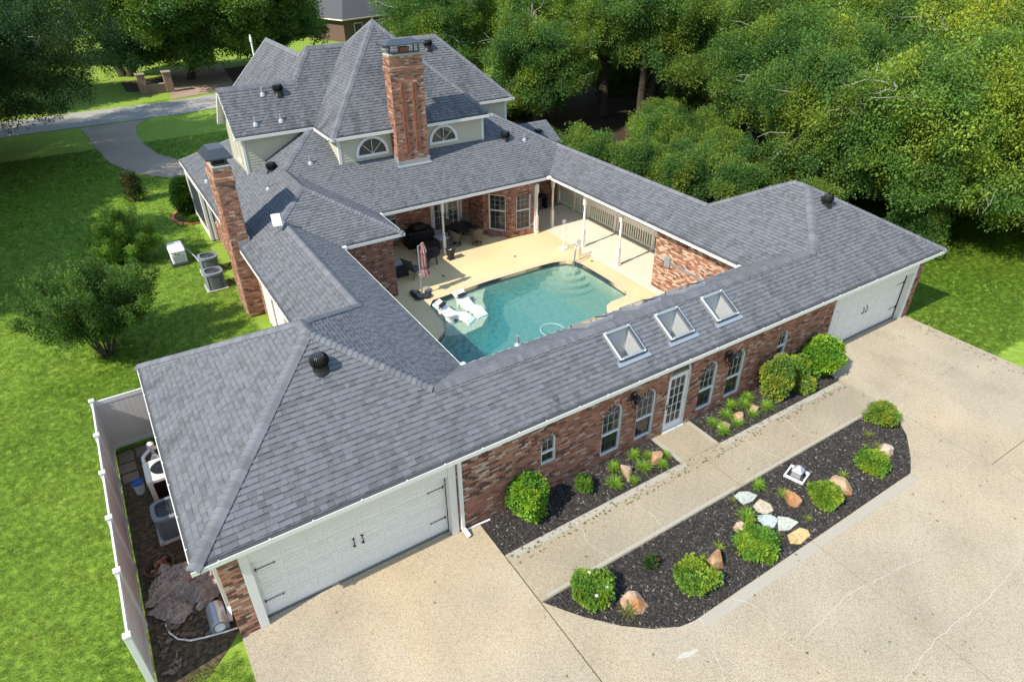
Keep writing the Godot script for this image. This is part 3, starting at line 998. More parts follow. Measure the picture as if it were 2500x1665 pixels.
func build_house() -> void:
	var h := thing("brick_house", "sprawling red brick house with grey shingled hip roofs round a pool courtyard", "house")
	stain.seed = 4; stain.frequency = 0.06; stain.fractal_octaves = 3
	var lights := [[11.44, 12.41], [13.37, 14.33], [15.3, 16.25]]
	var holes := []
	for s in lights:
		holes.append(rect(s[0] + 0.04, s[1] - 0.04, -1.44, -0.68))
	var low_holes := holes.duplicate()
	low_holes.append(rect(10.1, 17.4, -27.0, -18.45))
	low_holes.append(rect(8.2, 20.1, -26.0, -21.0))
	low_holes.append(rect(12.6, 14.0, -18.5, -17.72))
	low_holes.append(rect(4.2, 4.85, -16.5, -15.15))
	var upper_holes := [rect(12.6, 14.0, -18.26, -17.72)]
	var tone := 0.168
	var roof := shingle_roof("roof", lower_roofs(), low_holes, h, 300, tone, 0.03)
	var uroof := shingle_roof("roof", upper_roofs(), upper_holes, h, 0, tone * 0.96, 0.26)
	# ridge and hip caps
	var hs := EH + P * S1 * 0.5
	var hr := EH + P * (LN - XR) * 0.5
	var hf := P / sqrt(2.0)
	var caps := MB.new()
	var yw := EH + P * 1.703
	var yl := EH + P * 1.756
	var A1 := Vector3(3.968, hs, -4.507)
	var A2 := Vector3(3.968, hs, -3.968)
	var D1 := Vector3(23.481, hr, -4.556)
	var D2 := Vector3(23.481, hr, -3.919)
	for q in [[Vector3(0.05, EH + 0.03, -0.05), A2], [Vector3(6.234, yw, -1.703), A2], [Vector3(0.05, EH + 0.03, -8.425), A1], [Vector3(6.181, yl, -6.719), A1],
			[Vector3(27.35, EH + 0.03, -0.05), D2], [Vector3(21.265, yw, -1.703), D2], [Vector3(27.35, EH + 0.03, -8.425), D1], [Vector3(21.312, yl, -6.725), D1],
			[Vector3(10.51, EH + 0.03, -13.05), Vector3(7.493, 4.664, -16.064)], [Vector3(6.181, yl, -14.753), Vector3(7.493, 4.664, -16.064)],
			[Vector3(7.493, 4.664, -18.539), Vector3(9.66, 5.858, -20.706)], [Vector3(21.312, yl, -17.224), Vector3(17.87, 5.84, -20.67)],
			[Vector3(4.475, EH + 0.03, -28.65), Vector3(7.6, 4.72, -25.525)]]:
		ridge_caps(caps, q[0], q[1], hf, tone)
	for q in [[A1, A2], [D1, D2], [Vector3(6.234, yw, -1.703), Vector3(21.265, yw, -1.703)], [Vector3(6.181, yl, -14.753), Vector3(6.181, yl, -6.719)],
			[Vector3(21.312, yl, -17.224), Vector3(21.312, yl, -6.725)], [Vector3(7.493, 4.664, -16.064), Vector3(7.493, 4.664, -18.539)], [Vector3(21.3, 3.80, -22.0), Vector3(23.95, 3.80, -22.0)]]:
		ridge_caps(caps, q[0], q[1], P, tone)
	obj("ridge_caps", caps, M.shingle, roof, "stuff")
	var ucaps := MB.new()
	var ap := Vector3(13.7, 9.86, -22.05)
	var hu := 1.0 / sqrt(2.0)
	for q in [[Vector3(9.64, 5.80, -17.99), ap], [Vector3(17.76, 5.80, -17.99), ap], [Vector3(12.6, 8.76, -23.15), ap], [Vector3(14.8, 8.76, -23.15), ap],
			[Vector3(9.57, 7.56, -22.2), Vector3(10.77, 8.76, -23.4)], [Vector3(20.6, 5.81, -20.45), Vector3(17.65, 8.76, -23.4)], [Vector3(20.6, 5.81, -26.35), Vector3(17.65, 8.76, -23.4)]]:
		ridge_caps(ucaps, q[0], q[1], hu, tone)
	for q in [[Vector3(10.77, 8.76, -23.4), Vector3(12.62, 8.76, -23.4)], [Vector3(17.65, 8.76, -23.4), Vector3(14.78, 8.76, -23.4)], [Vector3(6.1, 7.56, -22.2), Vector3(9.57, 7.56, -22.2)], [Vector3(10.46, 8.45, -29.65), Vector3(10.46, 8.45, -23.4)]]:
		ridge_caps(ucaps, q[0], q[1], 1.0, tone)
	obj("ridge_caps", ucaps, M.shingle, uroof, "stuff")
	# gutters and soffits of the lower eaves
	for g in [[Vector3(0, EH, 0), Vector3(LN, EH, 0), Vector3.BACK], [Vector3(0, EH, -8.475), Vector3(0, EH, -0.13), Vector3.LEFT], [Vector3(0.13, EH, -8.475), Vector3(4.3, EH, -8.475), Vector3.FORWARD],
			[Vector3(4.425, EH, -15.02), Vector3(4.425, EH, -8.35), Vector3.LEFT], [Vector3(4.425, EH, -28.7), Vector3(4.425, EH, -16.6), Vector3.LEFT], [Vector3(S1, EH, -12.87), Vector3(S1, EH, -3.53), Vector3.RIGHT],
			[Vector3(S1 - 0.13, EH, -12.997), Vector3(10.56, EH, -12.997), Vector3.BACK], [Vector3(10.56, EH, -15.35), Vector3(10.56, EH, -13.13), Vector3.RIGHT], [Vector3(10.43, EH, -15.471), Vector3(19.69, EH, -15.471), Vector3.BACK],
			[Vector3(XR, EH, -15.34), Vector3(XR, EH, -3.53), Vector3.LEFT], [Vector3(S1 - 0.12, EH, -3.406), Vector3(XR + 0.12, EH, -3.406), Vector3.FORWARD], [Vector3(LN, EH, -8.475), Vector3(LN, EH, -0.13), Vector3.RIGHT],
			[Vector3(23.2, EH, -8.475), Vector3(27.27, EH, -8.475), Vector3.FORWARD], [Vector3(23.065, EH, -20.4), Vector3(23.065, EH, -8.35), Vector3.RIGHT]]:
		gutter(h, g[0], g[1], g[2])
	var miter := MB.new()
	for q in [Vector3(S1 + 0.02, EH - 0.02, -3.38), Vector3(XR - 0.02, EH - 0.02, -15.44), Vector3(10.5, EH - 0.02, -15.44), Vector3(S1 + 0.02, EH - 0.02, -13.02), Vector3(XR - 0.02, EH - 0.02, -3.38)]:
		miter.box(q, Vector3(0.2, 0.14, 0.2), Basis.IDENTITY, 0.02)
	obj("gutter_corner", miter, M.white, h)
	# lower walls
	var ops := []
	for o in [[0.85, 6.05, 0.0, 2.9, false], [8.68, 9.17, 1.0, 2.03, true], [10.83, 11.56, 0.25, 2.09, true], [12.15, 12.88, 0.25, 2.09, true], [13.36, 14.27, 0.0, 2.59, true],
			[14.79, 15.52, 0.25, 2.09, true], [16.08, 16.81, 0.25, 2.09, true], [18.46, 18.95, 1.0, 2.03, true], [21.35, 26.55, 0.0, 2.9, false]]:
		ops.append([o[0] - 0.43, o[1] - 0.43, o[2], o[3], o[4]])
	brick_wall(h, Vector3(0.43, 0, -0.43), Vector3.RIGHT, 26.54, 2.8, Vector3.BACK, ops)
	for o in ops:
		if not o[4] or o[3] > 2.2: continue
		window(h, Vector3(0.43 + o[0], o[2], -0.43), Vector3.RIGHT, Vector3.BACK, o[1] - o[0], o[3] - o[2], true, 2 if o[1] - o[0] < 0.6 else 3, 2 if o[3] - o[2] > 1.5 else 1, 2)
	garage_door(h, 1.05, 5.85)
	garage_door(h, 21.55, 26.35)
	glazed_door(h, Vector3(13.40, 0.03, -0.43), Vector3.RIGHT, Vector3.BACK, 0.83, 2.08, 3, 5, true)
	var tr := MB.new()
	var tc := Vector3(13.815, 2.135, -0.49)
	for i in 14:
		var qa := Vector3(cos(PI * i / 14.0), sin(PI * i / 14.0), 0)
		var qb := Vector3(cos(PI * (i + 1) / 14.0), sin(PI * (i + 1) / 14.0), 0)
		tr.face([tc + qa * 0.455 + Vector3.BACK * 0.04, tc + qb * 0.455 + Vector3.BACK * 0.04, tc + qb * 0.40 + Vector3.BACK * 0.04, tc + qa * 0.40 + Vector3.BACK * 0.04], Vector3.BACK)
		tr.face([tc + qa * 0.40 + Vector3.BACK * 0.04, tc + qb * 0.40 + Vector3.BACK * 0.04, tc + qb * 0.40, tc + qa * 0.40], -qa)
	tr.span(Vector3(13.36, 2.115, -0.52), Vector3(14.27, 2.155, -0.45), 0.004)
	for x in [13.362, 14.235]: tr.span(Vector3(x, 0.0, -0.53), Vector3(x + 0.035, 2.115, -0.44), 0.004)
	tr.span(Vector3(13.36, -0.02, -0.56), Vector3(14.27, 0.03, -0.38), 0.006)
	var trf := obj("door_frame", tr, M.white, h)
	var tp := MB.new()
	var pts := []
	for i in 15: pts.append(tc + Vector3(cos(PI * i / 14.0), sin(PI * i / 14.0), 0) * 0.41 + Vector3.BACK * 0.015)
	tp.face(pts, Vector3.BACK)
	obj("pane", tp, M.glass, trf)
	brick_wall(h, Vector3(0.43, 0, -8.04), Vector3.BACK, 7.607, 2.8, Vector3.LEFT)
	brick_wall(h, Vector3(26.97, 0, -0.433), Vector3.FORWARD, 7.607, 2.8, Vector3.RIGHT)
	brick_wall(h, Vector3(4.86, 0, -8.04), Vector3.LEFT, 4.43, 2.8, Vector3.FORWARD)
	brick_wall(h, Vector3(26.97, 0, -8.04), Vector3.LEFT, 4.33, 2.8, Vector3.FORWARD)
	var lw := [[14.1 - 0.0, 15.2, 0.05, 2.2, false], [15.55, 16.95, 0.0, 2.3, false], [4.0, 4.9, 0.9, 2.2, false]]
	brick_wall(h, Vector3(4.86, 0, -28.2), Vector3.BACK, 20.16, 2.8, Vector3.LEFT, lw)
	var wd := MB.new()
	for z in [[-14.1, -13.0], [-12.65, -11.25]]:
		wd.span(Vector3(4.80, 0.0, z[0]), Vector3(4.90, 2.3, z[1]), 0.01)
	obj("door", wd, M.white, h)
	var lt := MB.new()
	for z in [-14.12, -12.98]: lt.span(Vector3(4.78, 0, z - 0.07), Vector3(4.87, 2.32, z + 0.07), 0.01)
	obj("door_frame", lt, M.white, h)
	window(h, Vector3(4.86, 0.9, -24.2), Vector3.BACK, Vector3.LEFT, 0.9, 1.3, false, 3, 2, 2)
	brick_wall(h, Vector3(7.505, 0, -2.97), Vector3.FORWARD, 9.6, 2.8, Vector3.RIGHT)
	brick_wall(h, Vector3(7.505, 0, -13.43), Vector3.RIGHT, 2.625, 2.8, Vector3.BACK)
	brick_wall(h, Vector3(10.13, 0, -13.433), Vector3.FORWARD, 4.87, 2.8, Vector3.RIGHT)
	brick_wall(h, Vector3(XR + 0.49, 0, -2.97), Vector3.LEFT, 12.54, 2.8, Vector3.FORWARD)
	brick_wall(h, Vector3(10.13, 0, -18.3), Vector3.RIGHT, 6.4, 2.8, Vector3.BACK, [[1.55, 2.25, 0.3, 2.3, false], [4.18, 5.82, 0.0, 2.12, false]])
	window(h, Vector3(11.68, 0.3, -18.3), Vector3.RIGHT, Vector3.BACK, 0.7, 2.0, false, 3, 3, 3)
	glazed_door(h, Vector3(14.35, 0.03, -18.3), Vector3.RIGHT, Vector3.BACK, 0.76, 2.05, 2, 5, false)
	glazed_door(h, Vector3(15.15, 0.03, -18.3), Vector3.RIGHT, Vector3.BACK, 0.76, 2.05, 2, 5, true)
	var fj := MB.new()
	for x in [14.27, 15.13, 15.98]: fj.span(Vector3(x - 0.05, 0.0, -18.4), Vector3(x + 0.03, 2.1, -18.26), 0.004)
	fj.span(Vector3(14.22, 2.1, -18.4), Vector3(16.01, 2.18, -18.25), 0.004)
	obj("door_frame", fj, M.white, h)
	# the angled bay and the walls beside it
	var bay := [Vector3(16.45, 0, -18.3), Vector3(16.62, 0, -17.1), Vector3(17.6, 0, -15.93), Vector3(18.95, 0, -15.8), Vector3(18.95, 0, -18.9)]
	for i in 4:
		var d: Vector3 = (bay[i + 1] - bay[i]).normalized()
		var out := Vector3(-d.z, 0, d.x)
		var o := []
		if i == 1: o = [[0.3, 1.22, 0.32, 2.22, false]]
		if i == 2: o = [[0.26, 1.10, 0.34, 2.2, false]]
		brick_wall(h, bay[i], d, bay[i].distance_to(bay[i + 1]), 2.8, out, o)
		if o.size(): window(h, bay[i] + d * o[0][0] + Vector3.UP * o[0][2], d, out, o[0][1] - o[0][0], o[0][3] - o[0][2], false, 3, 3, 3, false, 0.05)
	brick_wall(h, Vector3(18.95, 0, -18.9), Vector3.RIGHT, 3.7, 2.8, Vector3.BACK, [[0.7, 1.1, 2.0, 2.5, false]])
	window(h, Vector3(19.65, 2.0, -18.9), Vector3.RIGHT, Vector3.BACK, 0.4, 0.5, false, 2, 1, 1)
	brick_wall(h, Vector3(20.05, 0, -8.15), Vector3.BACK, 5.18, 2.8, Vector3.LEFT, [], true, 0.14, 0.34)  # same brick as elsewhere, paled to paint the sun on this wall
	brick_wall(h, Vector3(22.63, 0, -8.15), Vector3.LEFT, 2.58, 2.8, Vector3.FORWARD)
	brick_wall(h, Vector3(22.63, 0, -2.97), Vector3.FORWARD, 5.18, 2.8, Vector3.RIGHT)
	brick_wall(h, Vector3(22.65, 0, -18.75), Vector3.FORWARD, 9.4, 2.8, Vector3.RIGHT)
	# floors, ceilings and porch beams
	var fl := MB.new()
	fl.span(Vector3(0.45, -0.2, -8.02), Vector3(7.5, 0.012, -0.64))
	fl.span(Vector3(7.5, -0.2, -2.96), Vector3(20.05, 0.013, -0.58))
	fl.span(Vector3(20.06, -0.2, -8.02), Vector3(26.95, 0.012, -0.64))
	fl.span(Vector3(4.88, -0.2, -13.4), Vector3(7.5, 0.012, -8.03))
	fl.span(Vector3(4.88, -0.2, -28.15), Vector3(10.12, 0.012, -13.45))
	fl.span(Vector3(10.13, -0.2, -28.15), Vector3(22.6, 0.012, -18.32))
	fl.span(Vector3(16.7, -0.19, -18.31), Vector3(18.9, 0.010, -16.5))
	obj("floor", fl, M.floor, h)
	var ce := MB.new()
	ce.span(Vector3(10.2, 2.80, -18.3), Vector3(19.7, 2.82, -15.6))
	ce.span(Vector3(19.7, 2.80, -18.9), Vector3(22.6, 2.82, -8.2))
	var hx := [0.5]
	for s in lights: hx.append(s[0]); hx.append(s[1])
	hx.append(26.9)
	for i in range(0, hx.size(), 2): ce.span(Vector3(hx[i], 2.38, -2.96), Vector3(hx[i + 1], 2.40, -0.58))
	for s in lights:
		ce.span(Vector3(s[0], 2.381, -2.96), Vector3(s[1], 2.401, -1.47))
		ce.span(Vector3(s[0], 2.381, -0.65), Vector3(s[1], 2.401, -0.58))
	obj("ceiling", ce, M.plaster, h)
	var inner := MB.new()
	inner.span(Vector3(6.2, 0.013, -2.83), Vector3(21.2, 2.38, -2.80))
	inner.span(Vector3(6.2, 0.013, -2.8), Vector3(6.25, 2.38, -0.6))
	inner.span(Vector3(21.15, 0.013, -2.8), Vector3(21.2, 2.38, -0.6))
	obj("inner_wall", inner, M.gloom, h)
	for q in [[13.81, -16.1], [19.02, -15.74], [20.2, -16.0], [20.0, -13.06], [20.08, -10.48]]: turned_post(h, q[0], q[1], 2.64)
	var bm := MB.new()
	bm.span(Vector3(10.15, 2.62, -16.16), Vector3(20.3, 2.80, -16.02), 0.006)
	bm.span(Vector3(19.97, 2.622, -16.0), Vector3(20.11, 2.80, -8.16), 0.006)
	bm.span(Vector3(22.56, 2.2, -18.7), Vector3(22.68, 2.80, -8.16), 0.006)
	obj("beam", bm, M.cream, h)
	# railing of the open passage
	var rl := MB.new()
	for z in [-18.72, -17.25, -15.95, -13.65, -10.85, -8.25]:
		rl.span(Vector3(22.55, 0, z - 0.07), Vector3(22.69, 2.2, z + 0.07), 0.01)
		rl.span(Vector3(22.53, 0, z - 0.09), Vector3(22.71, 0.12, z + 0.09), 0.01)
	rl.span(Vector3(22.60, 0.78, -18.7), Vector3(22.64, 1.06, -8.2), 0.006)
	rl.span(Vector3(22.58, 0.08, -18.7), Vector3(22.66, 0.15, -8.2), 0.006)
	var rail := obj("railing", rl, M.cream, h)
	var bl := MB.new()
	bl.box(Vector3.ZERO, Vector3(0.03, 0.66, 0.085), Basis.IDENTITY, 0.005)
	var bmesh_ := bl.mesh()
	var z := -18.5
	while z < -8.3:
		put("baluster", bmesh_, M.cream, rail).position = Vector3(22.615, 0.46, z)
		z += 0.168
	# upper storey
	siding_wall(h, Vector3(9.98, 4.35, -18.3), Vector3.RIGHT, 7.44, 4.35, 5.66, Vector3.BACK)
	siding_wall(h, Vector3(9.98, 4.3, -20.8), Vector3.BACK, 2.49, 4.3, 5.66, Vector3.LEFT)
	siding_wall(h, Vector3(17.42, 4.3, -18.31), Vector3.FORWARD, 2.49, 4.3, 5.66, Vector3.RIGHT)
	siding_wall(h, Vector3(17.44, 4.2, -20.8), Vector3.RIGHT, 2.9, 4.2, 5.66, Vector3.BACK)
	siding_wall(h, Vector3(20.34, 3.6, -20.81), Vector3.FORWARD, 5.2, 3.6, 5.66, Vector3.RIGHT)
	siding_wall(h, Vector3(6.41, 3.95, -20.75), Vector3.RIGHT, 3.55, 3.95, 5.66, Vector3.BACK)
	var gw := MB.new()
	gw.face([Vector3(6.41, 3.9, -20.76), Vector3(6.41, 5.62, -20.76), Vector3(6.41, 7.24, -22.2), Vector3(6.41, 5.62, -23.65), Vector3(6.41, 3.9, -23.65)], Vector3.LEFT)
	gw.span(Vector3(6.42, 3.9, -23.65), Vector3(6.5, 5.6, -20.8))
	gw.span(Vector3(8.05, 3.4, -26.0), Vector3(20.3, 5.6, -25.9))
	gw.span(Vector3(8.1, 3.9, -29.2), Vector3(8.2, 5.62, -23.6))
	gw.face([Vector3(8.1, 3.0, -29.3), Vector3(8.1, 5.62, -29.3), Vector3(10.46, 8.0, -29.3), Vector3(12.8, 5.62, -29.3), Vector3(12.8, 3.0, -29.3)], Vector3.FORWARD)
	obj("wall", gw, M.siding, h)
	var trim := MB.new()
	trim.span(Vector3(6.38, 3.9, -20.85), Vector3(6.50, 5.66, -20.72), 0.006)
	trim.span(Vector3(9.93, 4.3, -18.38), Vector3(10.07, 5.66, -18.27), 0.006)
	trim.span(Vector3(17.34, 4.3, -18.38), Vector3(17.47, 5.66, -18.27), 0.006)
	trim.span(Vector3(20.26, 4.2, -20.88), Vector3(20.39, 5.66, -20.77), 0.006)
	# fascias, soffits
	for q in [[Vector3(9.6, 0, -17.95), Vector3(17.8, 0, -17.95), Vector3.BACK], [Vector3(9.6, 0, -20.3), Vector3(9.6, 0, -17.95), Vector3.LEFT], [Vector3(17.8, 0, -20.3), Vector3(17.8, 0, -17.95), Vector3.RIGHT],
			[Vector3(17.8, 0, -20.4), Vector3(20.65, 0, -20.4), Vector3.BACK], [Vector3(20.65, 0, -26.4), Vector3(20.65, 0, -20.4), Vector3.RIGHT], [Vector3(6.1, 0, -20.4), Vector3(9.6, 0, -20.4), Vector3.BACK], [Vector3(7.77, 0, -29.6), Vector3(7.77, 0, -24.0), Vector3.LEFT]]:
		var m: Vector3 = (q[0] + q[1]) * 0.5 + Vector3.UP * UE
		var d: Vector3 = (q[1] - q[0]).normalized()
		var basis := Basis(d, Vector3.UP, d.cross(Vector3.UP))
		var l: float = q[0].distance_to(q[1])
		trim.box(m + q[2] * 0.01 - Vector3.UP * 0.035, Vector3(l, 0.13, 0.03), basis, 0.004)
		trim.box(m - q[2] * 0.19 - Vector3.UP * (0.10 + R(0, 0.006)), Vector3(l, 0.012, 0.37), basis)
	for q in [[Vector3(6.1, UE, -20.4), Vector3(6.1, UE + 1.8, -22.2)], [Vector3(6.1, UE, -24.0), Vector3(6.1, UE + 1.8, -22.2)]]:
		var m: Vector3 = (q[0] + q[1]) * 0.5
		var d: Vector3 = (q[1] - q[0]).normalized()
		var nr := Vector3.RIGHT.cross(d)
		var basis := Basis(Vector3.RIGHT, d, nr)
		var l: float = q[0].distance_to(q[1])
		var up := nr if nr.y > 0 else -nr
		trim.box(m + Vector3.RIGHT * 0.015 - up * 0.07, Vector3(0.03, l, 0.16), basis, 0.004)
		trim.box(m + Vector3.RIGHT * 0.19 - up * 0.135, Vector3(0.38, l, 0.014), basis)
	for q in [[Vector3(7.77, UE, -29.65), Vector3(10.46, UE + 2.69, -29.65)], [Vector3(13.15, UE, -29.65), Vector3(10.46, UE + 2.69, -29.65)]]:
		trim.bar(q[0] - Vector3.UP * 0.08, q[1] - Vector3.UP * 0.08, 0.03, 0.16)
	obj("trim", trim, M.white, h)
	half_round(h, Vector3(11.53, 4.80, -18.27), Vector3.RIGHT, Vector3.BACK, 0.80)
	half_round(h, Vector3(15.2, 4.82, -18.27), Vector3.RIGHT, Vector3.BACK, 0.77)
	window(h, Vector3(6.40, 4.45, -22.25), Vector3.BACK, Vector3.LEFT * 1.0, 0.75, 1.05, false, 1, 1, 1)
	var wf := MB.new()
	wf.span(Vector3(6.36, 4.38, -22.33), Vector3(6.42, 5.57, -22.25)); wf.span(Vector3(6.36, 4.38, -21.5), Vector3(6.42, 5.57, -21.42)); wf.span(Vector3(6.358, 4.36, -22.25), Vector3(6.42, 4.45, -21.5)); wf.span(Vector3(6.358, 5.5, -22.25), Vector3(6.42, 5.58, -21.5))
	obj("window_frame", wf, M.white, h)
	# gable end of the small east roof, porch posts at the far left corner
	var eg := MB.new()
	eg.face([Vector3(23.6, 2.9, -23.5), Vector3(23.6, 3.7, -22.0), Vector3(23.6, 2.9, -20.5)], Vector3.RIGHT)
	eg.span(Vector3(23.45, 0, -23.4), Vector3(23.58, 2.95, -20.6))
	obj("wall", eg, M.siding, h)
	# shallow bay with white corner boards at the far left
	var pp := MB.new()
	pp.span(Vector3(4.52, 0, -27.9), Vector3(4.84, 2.78, -24.1))
	var bay_wall := obj("wall", pp, M.siding, h)
	var bs := MB.new()
	for q in [-27.85, -24.15]: bs.span(Vector3(4.48, 0, q - 0.13), Vector3(4.62, 2.8, q + 0.09), 0.01)
	bs.span(Vector3(4.49, 2.5, -27.9), Vector3(4.6, 2.8, -24.2), 0.01)
	bs.span(Vector3(4.49, 0.0, -27.9), Vector3(4.6, 0.35, -24.2), 0.01)
	obj("corner_board", bs, M.white, bay_wall)
	var bg := MB.new()
	bg.span(Vector3(4.505, 0.4, -27.6), Vector3(4.515, 2.45, -24.4))
	obj("pane", bg, M.tile, bay_wall)
	# chimneys
	var ch := Node3D.new()
	ch.name = "chimney"; h.add_child(ch)
	chimney_shell(ch, Vector3(12.53, 4.0, -18.3), Vector3(14.08, 8.90, -17.65), 8.16)
	for x in [12.98, 13.09, 13.52, 13.63]:
		var y := 4.75
		while y < 7.7:
			brick_recs.append([Vector3(x, y + 0.1, -17.632), Vector3(0.085, 0.19, 0.05), Basis.IDENTITY, Color(0.30, 0.125, 0.075) * R(0.85, 1.15), ch, false])
			y += 0.203
	var cap := MB.new()
	var cc := Vector3(13.3, 0, -17.98)
	for sx in [-1.0, 1.0]:
		for sz in [-1.0, 1.0]: cap.rod(cc + Vector3(0.68 * sx, 8.96, 0.26 * sz), cc + Vector3(0.68 * sx, 9.36, 0.26 * sz), 0.03, 6)
	cap.bar(cc + Vector3(-0.7, 9.0, 0.27), cc + Vector3(0.7, 9.0, 0.27), 0.03, 0.05)
	var e4 := [cc + Vector3(-0.95, 9.36, 0.5), cc + Vector3(0.95, 9.36, 0.5), cc + Vector3(0.95, 9.36, -0.5), cc + Vector3(-0.95, 9.36, -0.5)]
	var r2 := [cc + Vector3(-0.5, 9.52, 0), cc + Vector3(0.5, 9.52, 0)]
	cap.face([e4[0], e4[1], r2[1], r2[0]], Vector3(0, 1, 1)); cap.face([e4[2], e4[3], r2[0], r2[1]], Vector3(0, 1, -1)); cap.face([e4[1], e4[2], r2[1]], Vector3(1, 1, 0)); cap.face([e4[3], e4[0], r2[0]], Vector3(-1, 1, 0))
	for i in 4: cap.bar(e4[i] - Vector3.UP * 0.015, e4[(i + 1) % 4] - Vector3.UP * 0.015, 0.02, 0.04)
	obj("chimney_cap", cap, M.tin, ch)
	var fl2 := MB.new()
	fl2.col = Color(0.32, 0.15, 0.10)
	fl2.span(cc + Vector3(-0.12, 8.97, -0.16), cc + Vector3(0.3, 9.2, 0.16), 0.01)
	obj("flue", fl2, M.brick, ch)
	var gv := MB.new()
	gv.lathe(cc + Vector3(-0.66, 8.97, -0.16), [Vector2(0.12, 0.0), Vector2(0.12, 0.08), Vector2(0.2, 0.14), Vector2(0.2, 0.24), Vector2(0.1, 0.31), Vector2(0, 0.32)], 14)
	obj("vent_cowl", gv, M.galv, ch)
	var fs := MB.new()
	fs.col = Color(0.3, 0.31, 0.33)
	var roofv := Vector3(0, P, -1).normalized()
	fs.span(Vector3(12.50, 4.1, -17.66), Vector3(14.11, 4.38, -17.62), 0.004)
	fs.box(on_front(13.3, -17.58, -15.471) + Vector3(0, 0.03, 0), Vector3(1.72, 0.012, 0.14), Basis(Vector3.RIGHT, Vector3(0, 1, P).normalized(), Vector3(0, -P, 1).normalized()))
	for x in [12.51, 14.10]: fs.bar(on_front(x, -17.64, -15.471) + Vector3(0, 0.12, 0), on_front(x, -18.28, -15.471) + Vector3(0, 0.12, 0), 0.03, 0.25)
	obj("flashing", fs, M.galv, ch)
	var c2 := Node3D.new()
	c2.name = "chimney_001"; h.add_child(c2)
	chimney_shell(c2, Vector3(4.2, 0.0, -16.55), Vector3(4.85, 6.2, -15.1), 5.55)
	var cap2 := MB.new()
	var dd := Vector3(4.525, 0, -15.83)
	for sx in [-1.0, 1.0]:
		for sz in [-1.0, 1.0]: cap2.rod(dd + Vector3(0.26 * sx, 6.26, 0.5 * sz), dd + Vector3(0.26 * sx, 6.58, 0.5 * sz), 0.03, 6)
	var f4 := [dd + Vector3(-0.46, 6.54, 0.75), dd + Vector3(0.46, 6.54, 0.75), dd + Vector3(0.46, 6.54, -0.75), dd + Vector3(-0.46, 6.54, -0.75)]
	var g4 := [dd + Vector3(-0.24, 6.82, 0.42), dd + Vector3(0.24, 6.82, 0.42), dd + Vector3(0.24, 6.82, -0.42), dd + Vector3(-0.24, 6.82, -0.42)]
	for i in 4:
		var j := (i + 1) % 4
		cap2.face([f4[i], f4[j], g4[j], g4[i]], (f4[i] + f4[j]) * 0.5 - dd - Vector3.UP * 5.6)
		cap2.bar(f4[i] - Vector3.UP * 0.02, f4[j] - Vector3.UP * 0.02, 0.02, 0.05)
	cap2.face(g4, Vector3.UP)
	obj("chimney_cap", cap2, M.tin, c2)
	var mesh_ := MB.new()
	mesh_.span(dd + Vector3(-0.2, 6.27, -0.44), dd + Vector3(0.2, 6.53, 0.44))
	obj("spark_guard", mesh_, M.black, c2)
	var fs2 := MB.new()
	fs2.span(Vector3(4.86, 2.95, -16.6), Vector3(4.90, 3.42, -15.04))
	fs2.span(Vector3(4.45, 2.95, -15.09), Vector3(4.88, 3.30, -15.05))
	obj("flashing", fs2, M.galv, c2)
	# things on the roof
	for q in [Vector3(3.9, 4.66, -3.01), Vector3(23.53, 4.68, -3.07), Vector3(7.17, 4.5, -19.36), Vector3(18.63, 4.44, -18.09), Vector3(8.68, 7.2, -21.82), Vector3(16.94, 8.29, -22.91)]: turbine_vent(h, q)
	for q in [Vector3(8.73, 4.72, -18.64), Vector3(6.58, 4.16, -17.95), Vector3(19.61, 4.27, -17.82), Vector3(7.97, 7.19, -21.83), Vector3(7.19, 6.18, -20.82), Vector3(8.33, 6.18, -20.82), Vector3(9.75, 3.1, -3.25), Vector3(4.9, 3.3, -23.3)]: vent_pipe(h, q)
	var sq := MB.new()
	sq.box(Vector3(22.9, 3.5, -21.3), Vector3(0.35, 0.14, 0.35), Basis.IDENTITY, 0.02)
	obj("roof_vent", sq, M.black, h)
	for s in lights: skylight(h, s[0], s[1], -0.64, -1.47, 0.0, 1.0, true)
	for s in [[11.5, 12.48], [13.45, 14.43], [15.4, 16.4]]: skylight(h, s[0], s[1], -2.93, -2.15, -3.406, -1.0, false)
	# downspouts and wall lamps
	for q in [[5.98 + 0.16, -0.36, 1.0], [26.62, -0.36, 0.0]]:
		if q[2] < 0.5: continue
		var ds := MB.new()
		ds.span(Vector3(q[0] - 0.05, 0.12, q[1] - 0.04), Vector3(q[0] + 0.05, 2.6, q[1] + 0.04), 0.008)
		ds.bar(Vector3(q[0], 2.6, q[1]), Vector3(q[0], 2.9, q[1] + 0.28), 0.1, 0.08)
		ds.bar(Vector3(q[0], 0.16, q[1]), Vector3(q[0] + 0.04, 0.05, q[1] + 0.26), 0.1, 0.08)
		obj("downspout", ds, M.white, h)
	var d2 := MB.new()
	d2.rod(Vector3(6.2, 0.03, -0.37), Vector3(6.95, 0.03, -0.33), 0.03)
	d2.span(Vector3(0.30, 0.1, -1.35), Vector3(0.40, 2.6, -1.25), 0.008)
	d2.bar(Vector3(0.35, 0.16, -1.3), Vector3(0.3, 0.06, -0.95), 0.1, 0.08)
	d2.span(Vector3(4.68, 0.1, -23.9), Vector3(4.80, 2.8, -23.78), 0.008)
	d2.span(Vector3(18.88, 0.1, -15.8), Vector3(18.94, 2.6, -15.7), 0.008)
	obj("downspout", d2, M.white, h)
